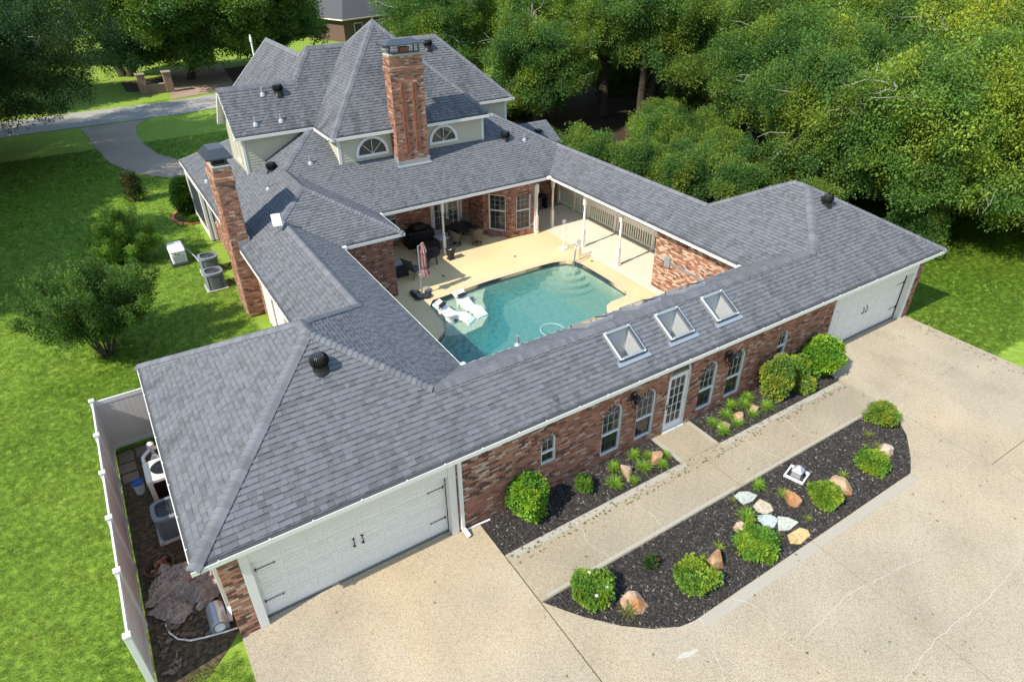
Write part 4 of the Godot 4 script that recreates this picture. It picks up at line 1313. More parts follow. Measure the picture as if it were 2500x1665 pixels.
	for x in [11.85, 15.78]:
		var lm := MB.new()
		var c := Vector3(x, 2.1, -0.22)
		lm.box(Vector3(x, 2.12, -0.41), Vector3(0.12, 0.26, 0.03), Basis.IDENTITY, 0.01)
		lm.tube(PackedVector3Array([Vector3(x, 2.2, -0.4), Vector3(x, 2.36, -0.32), Vector3(x, 2.36, -0.22), Vector3(x, 2.28, -0.2)]), PackedFloat32Array([0.015]), 6)
		var cur := PackedVector3Array()
		for k in 14:
			var a := k * 0.55
			cur.append(Vector3(x, 1.80 + sin(a) * 0.085 * (1.0 - k * 0.05), -0.30 + cos(a) * 0.085 * (1.0 - k * 0.05)))
		lm.tube(cur, PackedFloat32Array([0.014]), 6)
		lm.rod(Vector3(x, 1.86, -0.39), Vector3(x, 2.05, -0.4), 0.014, 6)
		lm.lathe(c, [Vector2(0.0, -0.16), Vector2(0.05, -0.14), Vector2(0.075, -0.1), Vector2(0.1, 0.06)], 8)
		lm.lathe(c, [Vector2(0.145, 0.06), Vector2(0.11, 0.13), Vector2(0.05, 0.18), Vector2(0.02, 0.24), Vector2(0.0, 0.25)], 8)
		obj("wall_lantern", lm, M.black, h)
	# service box and pipes on the sunlit courtyard wall
	var sb := MB.new()
	sb.span(Vector3(19.93, 1.25, -7.45), Vector3(20.04, 1.72, -7.15), 0.01)
	var boxp := obj("service_box", sb, M.galv, h)
	var cd := MB.new()
	for y in [1.42, 1.5]: cd.rod(Vector3(20.0, y, -7.15), Vector3(20.0, y + 0.02, -3.0), 0.018, 6)
	obj("conduit", cd, M.galv, boxp)
	lay_bricks(h, 300)

# ---------- the ground ----------
func struct(called: String, mb: MB, m: Material, label := "", parent: Node = self) -> MeshInstance3D:
	var o := obj(called, mb, m, parent)
	if parent == self:
		o.set_meta("kind", "structure")
		if label: tag(o, label, called.replace("_", " "))
	return o

var wear := FastNoiseLite.new()

# a slab whose top is gridded so that its tint can drift like weathered concrete
func slab_mesh(poly: PackedVector2Array, y0: float, y1: float, tint: Color, step: float, drift: float, warm := 0.0, tyres := false) -> MB:
	var mb := MB.new()
	var lo := poly[0]
	var hi := poly[0]
	for p in poly:
		lo = lo.min(p); hi = hi.max(p)
	var shade := func(x: float, z: float) -> Color:
		var a := wear.get_noise_2d(x * 3.0, z * 3.0)
		var b := wear.get_noise_2d(x * 1.1 + 90.0, z * 1.1)
		var c := wear.get_noise_2d(x * 9.0 + 30.0, z * 9.0)
		var s := 1.0 + drift * (a * 0.9 + b * 0.7 + c * 0.3)
		if tyres and (x < 6.7 or x > 20.6):
			for q in [2.55, 4.25, 23.1, 24.8]:
				s -= 0.10 * exp(-pow((x + 0.12 * sin(z * 0.6) - q) / 0.22, 2.0)) * clampf(0.6 + c * 1.5, 0.1, 1.0) * clampf(1.2 - z / 9.0, 0.0, 1.0)
			s -= 0.14 * clampf(wear.get_noise_2d(x * 5.0 + 200.0, z * 5.0) * 2.0 - 0.55, 0.0, 1.0)
		var w := clampf(b * 1.6 + 0.1, 0.0, 1.0) * warm
		return Color(tint.r * s * (1.0 + w * 0.10), tint.g * s * (1.0 - w * 0.02), tint.b * s * (1.0 - w * 0.22))
	var nx := int(ceil((hi.x - lo.x) / step))
	var nz := int(ceil((hi.y - lo.y) / step))
	for i in nx:
		for j in nz:
			var cell := rect(lo.x + i * step, minf(lo.x + (i + 1) * step, hi.x), lo.y + j * step, minf(lo.y + (j + 1) * step, hi.y))
			for g in Geometry2D.intersect_polygons(cell, poly):
				var ix := Geometry2D.triangulate_polygon(g)
				for k in range(0, ix.size(), 3):
					var p := [g[ix[k]], g[ix[k + 1]], g[ix[k + 2]]]
					if (p[1] - p[0]).cross(p[2] - p[0]) < 0.0: p = [p[0], p[2], p[1]]
					for q in p:
						mb.v.append(Vector3(q.x, y1, q.y)); mb.n.append(Vector3.UP); mb.c.append(shade.call(q.x, q.y))
	mb.col = tint
	var cw := Geometry2D.is_polygon_clockwise(poly)
	for i in poly.size():
		var a := poly[i]
		var b := poly[(i + 1) % poly.size()]
		mb.face([Vector3(a.x, y0, a.y), Vector3(b.x, y0, b.y), Vector3(b.x, y1, b.y), Vector3(a.x, y1, a.y)], Vector3(b.y - a.y, 0, a.x - b.x) * (1.0 if not cw else -1.0))
	return mb

var bed3 := PackedVector2Array([Vector2(6.69, 2.53), Vector2(7.0, 2.98), Vector2(7.3, 3.4), Vector2(7.87, 4.03), Vector2(8.41, 4.47), Vector2(9.0, 4.78), Vector2(9.4, 4.85), Vector2(18.28, 4.84), Vector2(18.93, 4.47), Vector2(19.84, 3.8), Vector2(20.3, 3.24), Vector2(20.63, 2.53)])
var bed1 := PackedVector2Array([Vector2(6.68, -0.44), Vector2(12.9, -0.44), Vector2(12.9, 0.87), Vector2(6.68, 0.87)])
var bed2 := PackedVector2Array([Vector2(14.57, -0.44), Vector2(21.15, -0.44), Vector2(21.1, 0.2), Vector2(20.9, 0.5), Vector2(20.66, 0.87), Vector2(14.57, 0.87)])
var pool := PackedVector2Array()
var drive_outline := PackedVector2Array()

func crack(mb: MB, pts: Array, y: float, w := 0.011) -> void:
	var path := []
	for i in pts.size() - 1:
		var a: Vector2 = pts[i]
		var b: Vector2 = pts[i + 1]
		var n := maxi(2, int(a.distance_to(b) / 0.12))
		for k in n:
			var p := a.lerp(b, float(k) / n)
			path.append(p + Vector2(R(-0.03, 0.03), R(-0.03, 0.03)))
	path.append(pts[-1])
	for i in path.size() - 1:
		var d: Vector2 = (path[i + 1] - path[i]).normalized().orthogonal() * (w * R(0.3, 0.7))
		mb.face([Vector3(path[i].x - d.x, y, path[i].y - d.y), Vector3(path[i + 1].x - d.x, y, path[i + 1].y - d.y), Vector3(path[i + 1].x + d.x, y, path[i + 1].y + d.y), Vector3(path[i].x + d.x, y, path[i].y + d.y)], Vector3.UP)

func build_ground() -> void:
	wear.seed = 11; wear.frequency = 0.1; wear.fractal_octaves = 4
	var lw := MB.new()
	lw.col = Color.WHITE
	for q in [[-600, 600, -900, -28.2], [-600, 4.9, -28.2, 0.0], [23.0, 600, -28.2, 0.0], [-600, 600, 0.0, 300], [4.9, 8.0, -18.0, 0.0], [8.0, 23.0, -3.0, 0.0], [8.0, 23.0, -28.2, -15.7]]:
		lw.face([Vector3(q[0], -0.06, q[2]), Vector3(q[1], -0.06, q[2]), Vector3(q[1], -0.06, q[3]), Vector3(q[0], -0.06, q[3])], Vector3.UP)
	struct("lawn", lw, M.lawn, "mown green lawn all round the house and driveway")
	# driveway slabs
	var dr := Node3D.new()
	dr.name = "driveway"; dr.set_meta("kind", "structure"); add_child(dr)
	tag(dr, "pale tan exposed aggregate driveway in front of the garages", "driveway")
	var tint := Color(0.575, 0.525, 0.445)
	var j := 0.016
	var slabs := [rect(0.42, 6.66 - j, -0.60, 6.4), rect(0.42, 6.66 - j, 6.42, 14.0), rect(20.66 + j, 26.9, -0.60, 5.94), rect(20.66 + j, 26.9, 5.96, 14.0)]
	for r in [rect(6.66 + j, 13.68 - j, 2.52, 14.0), rect(13.68 + j, 20.66 - j, 2.52, 14.0)]:
		for g in Geometry2D.clip_polygons(r, bed3):
			if area(g) > 0.3: slabs.append(g)
	for s in slabs: obj("slab", slab_mesh(s, -0.14, 0.0, tint, 0.25, 0.19, 0.5, true), M.pebble, dr)
	var cr := MB.new()
	cr.col = Color(0.58, 0.53, 0.44)
	rng.seed = 5
	for c in [[Vector2(15.48, 6.71), Vector2(14.43, 6.53), Vector2(12.98, 6.36), Vector2(11.2, 6.5)], [Vector2(18.6, 7.6), Vector2(17.7, 8.09), Vector2(15.67, 8.23), Vector2(13.72, 8.13), Vector2(12.1, 8.3)], [Vector2(9.58, 4.87), Vector2(9.2, 5.6), Vector2(8.7, 6.6), Vector2(8.2, 7.6)],
			[Vector2(10.6, 4.9), Vector2(10.9, 5.4), Vector2(10.7, 6.2), Vector2(11.0, 7.4), Vector2(10.6, 8.8)], [Vector2(18.4, 4.9), Vector2(19.6, 5.6), Vector2(20.6, 5.5)], [Vector2(3.2, 0.6), Vector2(3.4, 1.6), Vector2(3.0, 2.6), Vector2(3.3, 3.4)], [Vector2(3.4, 1.6), Vector2(4.6, 1.9)], [Vector2(21.0, 2.4), Vector2(22.6, 2.2), Vector2(24.4, 2.5), Vector2(26.6, 2.3)]]:
		crack(cr, c, 0.004)
	obj("crack", cr, M.concrete, dr, "stuff")
	var bb := MB.new()   # trowelled edge along the island bed
	bb.col = Color(0.405, 0.365, 0.30)
	bb.span(Vector3(9.5, -0.01, 4.87), Vector3(13.66, 0.0035, 5.14))
	bb.span(Vector3(13.70, -0.01, 4.87), Vector3(18.2, 0.0035, 5.12))
	obj("trowelled_border", bb, M.concrete, dr)
	var scar := MB.new()
	for q in [[8.35, 8.98, 5.35, 0.06]]:
		scar.col = Color(0.50, 0.46, 0.39)
		var poly := PackedVector2Array()
		for k in 14: poly.append(Vector2((q[0] + q[1]) * 0.5 + cos(TAU * k / 14) * (q[1] - q[0]) * 0.5 * R(0.8, 1.1), q[2] + sin(TAU * k / 14) * q[3] * R(0.6, 1.2) + 0.06 * cos(TAU * k / 14)))
		scar.prism(poly, 0.002, 0.0045)
	obj("scuff", scar, M.concrete, dr, "stuff")
	# walkway
	var wk := Node3D.new()
	wk.name = "walkway"; wk.set_meta("kind", "structure"); add_child(wk)
	tag(wk, "straight concrete walkway between the two mulch beds", "walkway")
	var wt := Color(0.495, 0.455, 0.38)
	for s in [rect(6.66 + j, 13.68 - j, 0.88, 2.51), rect(13.68 + j, 20.66 - j, 0.88, 2.51), rect(12.91, 14.56, -0.44, 0.87)]:
		obj("slab", slab_mesh(s, -0.14, 0.0, wt, 0.25, 0.16, 0.3), M.pebble, wk)
	var bd := MB.new()   # smoother trowelled border strips
	bd.col = Color(0.40, 0.37, 0.31)
	for s in [[6.8, 13.0, 0.90, 1.08], [14.6, 20.5, 0.90, 1.07], [6.9, 13.5, 2.40, 2.49], [13.9, 20.3, 2.42, 2.49], [12.93, 13.05, -0.36, 0.8], [14.42, 14.54, -0.36, 0.8]]:
		bd.span(Vector3(s[0], -0.01, s[2]), Vector3(s[1], 0.0035, s[3]))
	obj("trowelled_border", bd, M.concrete, wk)
	var wc := MB.new()
	wc.col = Color(0.62, 0.57, 0.46)
	for c in [[Vector2(8.9, 1.0), Vector2(8.7, 1.8), Vector2(8.9, 2.45)], [Vector2(10.6, 1.1), Vector2(10.8, 1.9), Vector2(10.7, 2.45)], [Vector2(15.4, 1.1), Vector2(15.3, 1.7), Vector2(15.6, 2.4)], [Vector2(17.3, 1.1), Vector2(17.1, 1.9), Vector2(17.4, 2.4)]]:
		crack(wc, c, 0.004, 0.011)
	obj("crack", wc, M.concrete, wk, "stuff")
	# mulch beds with loose chips
	var chip := MB.new()
	chip.box(Vector3.ZERO, Vector3(0.055, 0.010, 0.016))
	var cm := chip.mesh()
	var names := ["dark mulch bed under the left arched windows", "dark mulch bed under the right arched windows", "long dark mulch island bed between walkway and driveway"]
	for b in 3:
		var poly: PackedVector2Array = [bed1, bed2, bed3][b]
		var mb := MB.new()
		mb.prism(poly, -0.12, -0.028)
		var o := obj("mulch_bed", mb, M.mulch)
		o.set_meta("kind", "structure")
		tag(o, names[b], "mulch bed")
		var xf := []
		var cs := PackedColorArray()
		rng.seed = 40 + b
		var lo := poly[0]
		var hi := poly[0]
		for p in poly:
			lo = lo.min(p); hi = hi.max(p)
		for i in int((hi.x - lo.x) * (hi.y - lo.y) * 620):
			var p := Vector2(R(lo.x, hi.x), R(lo.y, hi.y))
			if not Geometry2D.is_point_in_polygon(p, poly): continue
			var bs := Basis(Vector3.UP, R(0, TAU)) * Basis(Vector3.RIGHT, R(-0.5, 0.5)) * Basis(Vector3.BACK, R(-0.35, 0.35))
			xf.append(Transform3D(bs.scaled(Vector3.ONE * R(0.5, 1.5)), Vector3(p.x, -0.024 + R(0, 0.014), p.y)))
			var s := R(0.02, 0.075)
			if rng.randf() < 0.06: s = R(0.10, 0.28)
			cs.append(Color(s * 1.05, s * 0.93, s * 0.85))
		scatter("mulch_chips", cm, M.chip, xf, cs, o)
	# bare earth by the fence
	var dt := MB.new()
	dt = slab_mesh(PackedVector2Array([Vector2(-1.38, -9.0), Vector2(0.42, -9.0), Vector2(0.42, -0.7), Vector2(0.1, -0.35), Vector2(-0.4, 0.1), Vector2(-1.0, 0.25), Vector2(-1.38, 0.1)]), -0.12, -0.045, Color.WHITE, 0.3, 0.4)
	struct("dirt", dt, M.dirt, "bare shaded earth between the fence and the garage")
	# road, drive to it, far drives
	var rd := MB.new()
	rd.face([Vector3(-120, -0.03, -52.0), Vector3(-120, -0.03, -57.8), Vector3(8, -0.03, -59.6), Vector3(8, -0.03, -53.9)], Vector3.UP)
	rd.face([Vector3(8, -0.03, -53.9), Vector3(8, -0.03, -59.6), Vector3(40, -0.03, -66), Vector3(40, -0.03, -60)], Vector3.UP)
	rd.face([Vector3(40, -0.03, -60), Vector3(40, -0.03, -66), Vector3(160, -0.03, -92), Vector3(160, -0.03, -85)], Vector3.UP)
	struct("road", rd, M.asphalt, "pale grey street crossing behind the house")
	drive_outline = PackedVector2Array([Vector2(5.2, -53.5), Vector2(4.1, -51.6), Vector2(3.85, -49), Vector2(3.94, -45.9), Vector2(4.44, -42.24), Vector2(5.4, -40.0), Vector2(7.5, -38.2), Vector2(12, -37.0), Vector2(12, -33.0), Vector2(7, -34.6), Vector2(4.36, -35.97), Vector2(2.51, -38.37), Vector2(1.37, -41.6), Vector2(0.81, -46.09), Vector2(0.5, -51.0), Vector2(0.2, -53.2)])
	var fd := slab_mesh(drive_outline, -0.1, -0.02, Color(0.36, 0.29, 0.235), 0.8, 0.2)
	struct("curved_drive", fd, M.concrete, "curved concrete drive running from the street to the house front")
	var gd := slab_mesh(PackedVector2Array([Vector2(8.1, -60.3), Vector2(8.6, -64), Vector2(9.5, -75), Vector2(16, -77), Vector2(14.5, -62.2)]), -0.1, -0.024, Color(0.36, 0.26, 0.19), 1.0, 0.2)
	struct("gravel_drive", gd, M.concrete, "brown gravel drive entering between the brick gate pillars")
	var dd := slab_mesh(PackedVector2Array([Vector2(40, -83), Vector2(38, -100), Vector2(52, -104), Vector2(52, -83)]), -0.1, -0.026, Color(0.55, 0.42, 0.30), 2.0, 0.2)
	struct("dirt_yard", dd, M.concrete, "pale dirt yard with a parked car behind the roof")
	var wf := slab_mesh(PackedVector2Array([Vector2(26, -34), Vector2(24.5, -24), Vector2(27, -12), Vector2(31, -9), Vector2(42, -13), Vector2(58, -38), Vector2(52, -48), Vector2(40, -44), Vector2(30, -42)]), -0.12, -0.04, Color(0.5, 0.46, 0.42), 1.5, 0.5)
	struct("woodland_floor", wf, M.dirt, "shaded brown leaf litter under the trees on the right")
	var tf := slab_mesh(PackedVector2Array([Vector2(5, -66.5), Vector2(5, -72), Vector2(40, -78), Vector2(44, -68), Vector2(20, -66), Vector2(9, -64.4)]), -0.12, -0.035, Color(0.7, 0.6, 0.5), 2.0, 0.4)
	struct("woodland_floor", tf, M.dirt, "shaded brown earth under the oaks across the street")

# a sheet of small waves
func rippled(poly: PackedVector2Array, y: float, amp: float, phase: float) -> MB:
	var nz := FastNoiseLite.new()
	nz.seed = 31; nz.frequency = 1.5; nz.fractal_octaves = 3
	nz.domain_warp_enabled = true
	nz.domain_warp_amplitude = 0.3
	var mb := MB.new()
	var h := func(p: Vector2) -> float: return nz.get_noise_2d(p.x * 1.9 + phase + p.y * 0.9, p.y * 1.3 - p.x * 0.3)
	var step := 0.075
	for i in int(10.0 / step):
		for j in int(8.0 / step):
			var cell := rect(8.9 + i * step, 8.9 + (i + 1) * step, -12.6 + j * step, -12.6 + (j + 1) * step)
			var inside := true
			for q in cell:
				if not Geometry2D.is_point_in_polygon(q, poly): inside = false
			var parts: Array = [cell] if inside else Geometry2D.intersect_polygons(cell, poly)
			for g in parts:
				var p := []
				var n := []
				for q in g:
					var v: float = h.call(q)
					p.append(Vector3(q.x, y + amp * v, q.y))
					n.append(Vector3(-(h.call(q + Vector2(0.02, 0)) - v) * amp / 0.02, 1.0, -(h.call(q + Vector2(0, 0.02)) - v) * amp / 0.02).normalized())
				var cw: bool = (p[1] - p[0]).cross(p[2] - p[0]).y > 0.0
				for k in range(1, p.size() - 1):
					if cw: mb.tri_n(p[0], p[k], p[k + 1], n[0], n[k], n[k + 1])
					else: mb.tri_n(p[0], p[k + 1], p[k], n[0], n[k + 1], n[k])
	return mb

func build_pool() -> void:
	var pts := [Vector2(11.2, -12.22), Vector2(14.0, -12.44), Vector2(16.7, -12.46), Vector2(17.7, -12.40), Vector2(18.35, -12.2), Vector2(18.66, -11.85), Vector2(18.75, -11.4), Vector2(18.76, -9.9), Vector2(18.74, -8.65), Vector2(18.68, -8.25), Vector2(18.5, -8.02), Vector2(18.2, -7.95), Vector2(17.57, -7.93), Vector2(17.2, -7.78), Vector2(16.95, -7.5), Vector2(16.74, -7.2), Vector2(16.66, -6.7), Vector2(16.6, -5.4), Vector2(16.3, -4.9), Vector2(15.8, -4.7), Vector2(10.2, -4.7), Vector2(9.3, -5.0), Vector2(9.0, -5.8), Vector2(9.05, -7.4), Vector2(9.3, -8.5), Vector2(9.93, -9.25), Vector2(10.45, -9.7), Vector2(10.70, -10.3), Vector2(10.8, -11.23), Vector2(10.88, -11.85)]
	for p in pts: pool.append(p)
	var dk := Node3D.new()
	dk.name = "pool_deck"; dk.set_meta("kind", "structure"); add_child(dk)
	tag(dk, "yellowish tan concrete deck round the swimming pool", "pool deck")
	# joints between the pours, each a slab with the pool cut out
	var tan := Color(0.70, 0.54, 0.315)
	var cuts := [rect(7.5, 12.62, -18.3, -2.97), rect(12.64, 16.2, -18.3, -2.97), rect(16.22, 19.62, -18.9, -2.97)]
	for c in cuts:
		for g in Geometry2D.clip_polygons(c, pool):
			if area(g) < 0.2: continue
			obj("slab", slab_mesh(g, -0.15, 0.0, tan, 0.35, 0.13, 0.7), M.concrete, dk)
	obj("slab", slab_mesh(rect(19.63, 22.62, -18.9, -8.15), -0.15, 0.0, Color(0.70, 0.61, 0.50), 0.5, 0.10), M.concrete, dk)
	obj("slab", slab_mesh(rect(19.63, 20.05, -8.14, -2.97), -0.15, 0.0, Color(0.70, 0.61, 0.50), 0.5, 0.10), M.concrete, dk)
	var cop := MB.new()
	var outer: PackedVector2Array = Geometry2D.offset_polygon(pool, 0.30, Geometry2D.JOIN_ROUND)[0]
	cop.col = Color(0.66, 0.51, 0.32)
	var inner_: PackedVector2Array = Geometry2D.offset_polygon(pool, -0.025, Geometry2D.JOIN_ROUND)[0]
	for i in pool.size():
		var a := pool[i]
		var b := pool[(i + 1) % pool.size()]
		var na := ((a - pool[i - 1]).normalized() + (b - a).normalized()).normalized().orthogonal()
		var nb := ((b - a).normalized() + (pool[(i + 2) % pool.size()] - b).normalized()).normalized().orthogonal()
		var a2 := a + na * 0.28
		var b2 := b + nb * 0.28
		if Geometry2D.is_point_in_polygon(a2, pool):
			a2 = a - na * 0.28
		if Geometry2D.is_point_in_polygon(b2, pool):
			b2 = b - nb * 0.28
		cop.face([Vector3(a.x, 0.006, a.y), Vector3(b.x, 0.006, b.y), Vector3(b2.x, 0.006, b2.y), Vector3(a2.x, 0.006, a2.y)], Vector3.UP)
		cop.face([Vector3(a2.x, 0.006, a2.y), Vector3(b2.x, 0.006, b2.y), Vector3(b2.x, -0.01, b2.y), Vector3(a2.x, -0.01, a2.y)], Vector3(a2.x - a.x, 0, a2.y - a.y))
	obj("coping", cop, M.concrete, dk)
	for q in [Vector2(12.65, -14.02), Vector2(16.55, -13.96), Vector2(19.35, -11.5)]:
		var d := MB.new()
		d.lathe(Vector3(q.x, 0.0, q.y), [Vector2(0.07, 0.0), Vector2(0.06, 0.008), Vector2(0, 0.008)], 12)
		obj("deck_drain", d, M.charcoal, dk)
	# basin
	var deep := func(p: Vector2) -> float: return -0.95 - 0.125 * clampf(18.8 - p.x, 0.0, 8.0)
	var bs := MB.new()
	var ix := Geometry2D.triangulate_polygon(pool)
	for i in range(0, ix.size(), 3):
		var q := []
		for k in 3: q.append(Vector3(pool[ix[i + k]].x, deep.call(pool[ix[i + k]]), pool[ix[i + k]].y))
		bs.face(q, Vector3.UP)
	var tl := MB.new()
	var cen := Vector2(14, -9)
	for i in pool.size():
		var a := pool[i]
		var b := pool[(i + 1) % pool.size()]
		var o := (b - a).orthogonal()
		if Geometry2D.is_point_in_polygon((a + b) * 0.5 - o.normalized() * 0.05, pool): o = -o
		var o3 := Vector3(o.x, 0, o.y)
		bs.face([Vector3(a.x, deep.call(a), a.y), Vector3(b.x, deep.call(b), b.y), Vector3(b.x, -0.26, b.y), Vector3(a.x, -0.26, a.y)], o3)
		tl.face([Vector3(a.x, -0.26, a.y), Vector3(b.x, -0.26, b.y), Vector3(b.x, 0.006, b.y), Vector3(a.x, 0.006, a.y)], o3)
	var sp := obj("swimming_pool", bs, M.pool_plaster)
	sp.set_meta("kind", "structure")
	tag(sp, "free-form swimming pool basin in the middle of the courtyard", "swimming pool")
	obj("tile_band", tl, M.tile, sp)
	# tanning shelf and corner steps
	var sh := MB.new()
	var shelf := PackedVector2Array([Vector2(10.81, -11.3), Vector2(10.71, -10.35), Vector2(10.5, -9.75), Vector2(11.3, -9.5), Vector2(12.12, -9.64), Vector2(12.75, -10.2), Vector2(13.05, -10.9), Vector2(13.25, -11.5), Vector2(13.6, -12.0), Vector2(13.95, -12.42), Vector2(11.22, -12.2), Vector2(10.9, -11.85)])
	sh.prism(shelf, -2.0, -0.30)
	obj("tanning_shelf", sh, M.pool_plaster, sp)
	for k in 4:
		var st := MB.new()
		var poly := PackedVector2Array()
		var r := 0.5 + 0.33 * k
		for i in 25:
			var a := TAU * i / 24.0
			poly.append(Vector2(18.35 + cos(a) * r, -11.95 + sin(a) * r))
		for g in Geometry2D.intersect_polygons(poly, Geometry2D.offset_polygon(pool, -0.01)[0]):
			st.prism(g, -1.2, -0.28 - 0.2 * k)
		obj("step", st, M.pool_plaster, sp)
	# water: a rippled surface over tinted depths
	var ws := rippled(pool, -0.13, 0.016, 0.0)
	var water := struct("water", ws, M.water, "clear turquoise water filling the swimming pool")
	obj("tinted_depth", rippled(pool, -0.21, 0.05, 50.0), M.ripple, water)
	for y in [-0.36, -0.55, -0.74, -0.93, -1.15, -1.4, -1.65]:
		var dp := MB.new()
		var area_ := pool
		if y < -0.95: 
			var lim: float = 18.8 - (-y - 0.95) / 0.125
			var g := Geometry2D.intersect_polygons(pool, rect(0, lim, -20, 0))
			if g.size() == 0: continue
			area_ = g[0]
		var jx := Geometry2D.triangulate_polygon(area_)
		for i in range(0, jx.size(), 3):
			var q := []
			for k in 3: q.append(Vector3(area_[jx[i + k]].x, y, area_[jx[i + k]].y))
			dp.face(q, Vector3.UP)
		obj("tinted_depth", dp, M.depths, water)

# ---------- plants ----------
var twigs := {}

# a spray of leaves filling about a unit ball; leaf length relative to it
func spray(key: String, n: int, leaf: float, slim: float, seed_: int, droop := 0.2) -> ArrayMesh:
	if twigs.has(key): return twigs[key]
	rng.seed = seed_
	var mb := MB.new()
	for i in n:
		var d := Vector3(R(-1, 1), R(-0.7, 1), R(-1, 1))
		if d.length() > 1.0: d = d.normalized() * R(0.5, 1.0)
		var ax := (d + Vector3(R(-0.7, 0.7), R(-0.5, 0.9) - droop, R(-0.7, 0.7))).normalized()
		var sd := ax.cross(Vector3(R(-0.5, 0.5), 1, R(-0.5, 0.5))).normalized()
		var up := sd.cross(ax)
		var l := leaf * R(0.7, 1.3)
		var w := l * slim
		var s := R(0.75, 1.2)
		mb.col = Color(s * R(0.9, 1.15), s, s * R(0.75, 1.1))
		var m := d + ax * l * 0.5 + up * l * 0.06
		mb.tri(d, m + sd * w + up * w * 0.25, d + ax * l)
		mb.tri(d, d + ax * l, m - sd * w + up * w * 0.25)
	twigs[key] = mb.mesh()
	return twigs[key]

# foliage through an uneven volume: a lumpy outline, clumps and gaps at the given clump size. Returns points for limbs to reach.
func crown(parent: Node3D, called: String, mesh: ArrayMesh, c: Vector3, r: Vector3, n: int, size: float, tint: Color, seed_: int, clump: float, gap := -0.06, low := -0.8) -> Array:
	rng.seed = seed_
	var nz := FastNoiseLite.new()
	nz.seed = seed_
	nz.noise_type = FastNoiseLite.TYPE_SIMPLEX_SMOOTH
	nz.frequency = 0.62 / clump
	nz.fractal_octaves = 2
	var lump := FastNoiseLite.new()
	lump.seed = seed_ + 5
	lump.frequency = 0.9
	lump.fractal_octaves = 3
	var xf := []
	var cs := PackedColorArray()
	var ends := []
	var tries := 0
	while xf.size() < n and tries < n * 8:
		tries += 1
		var d := Vector3(R(-1, 1), R(low, 1), R(-1, 1))
		if d.length() > 1.0 or d.length() < 0.05: continue
		d = d.normalized()
		var t := lerpf(0.42, 1.0, pow(rng.randf(), 0.62))
		var p := d * t * (0.86 + 0.62 * lump.get_noise_3dv(d))
		if p.y < low: continue
		var at := c + p * r
		var v := nz.get_noise_3dv(at * Vector3(1, 1.45, 1))
		if v < gap: continue
		var flop := Basis(Vector3.UP, R(0, TAU)) * Basis(Vector3.RIGHT, R(-0.8, 0.8))
		xf.append(Transform3D(flop.scaled(Vector3.ONE * size * R(0.6, 1.4)), at))
		var w := lump.get_noise_3dv(at / clump * 0.35 + Vector3(40, 0, 0))
		var s := R(0.7, 1.3) * (1.0 + 0.7 * w)
		var warm := clampf(w * 0.8, -0.2, 0.25) + R(-0.08, 0.08)
		cs.append(Color(tint.r * s * (1.0 + warm), tint.g * s, tint.b * s * (1.0 - warm)))
		if xf.size() % maxi(1, n / 70) == 0: ends.append(c + p * r * 0.92)
	scatter(called, mesh, M.leaf, xf, cs, parent)
	return ends

# long shoots fanning up from one foot, leafy along their outer part: a vase-shaped bush
func vase(parent: Node3D, mesh: ArrayMesh, shoots: int, per: int, length: float, spread: float, size: float, tint: Color, seed_: int, from := 0.42, base_gap := 0.3) -> Array:
	rng.seed = seed_
	var xf := []
	var cs := PackedColorArray()
	var ends := []
	for i in shoots:
		var az := R(0, TAU)
		var lean := spread * sqrt(rng.randf())
		var l := length * R(0.72, 1.08) * (1.0 - 0.15 * lean)
		var d := Vector3(cos(az) * sin(lean), cos(lean), sin(az) * sin(lean))
		var pt := R(0.7, 1.3)
		ends.append(d * l * from)
		for k in per:
			var t := lerpf(from, 1.0, pow(rng.randf(), 0.8))
			var w := 0.34 * (1.15 - t) * length * 0.5
			var at := d * l * t + Vector3(R(-1, 1), R(-0.7, 0.7), R(-1, 1)) * w - Vector3.UP * t * t * lean * 0.25
			if at.y < base_gap: continue
			xf.append(Transform3D((Basis(Vector3.UP, R(0, TAU)) * Basis(Vector3.RIGHT, R(-0.6, 0.6))).scaled(Vector3.ONE * size * R(0.6, 1.3)), at))
			var s := pt * R(0.8, 1.25)
			cs.append(Color(tint.r * s * R(0.9, 1.2), tint.g * s, tint.b * s))
	scatter("crown", mesh, M.leaf, xf, cs, parent)
	return ends

func limb(mb: MB, a: Vector3, b: Vector3, r0: float, r1: float, seg := 6, wob := 0.12) -> void:
	var path := PackedVector3Array()
	var rad := PackedFloat32Array()
	var l := a.distance_to(b)
	for i in 5:
		var t := i / 4.0
		var p := a.lerp(b, t)
		if i > 0 and i < 4: p += Vector3(R(-1, 1), R(-0.4, 1), R(-1, 1)) * l * wob * 0.5
		path.append(p)
		rad.append(lerpf(r0, r1, t))
	mb.tube(path, rad, seg)

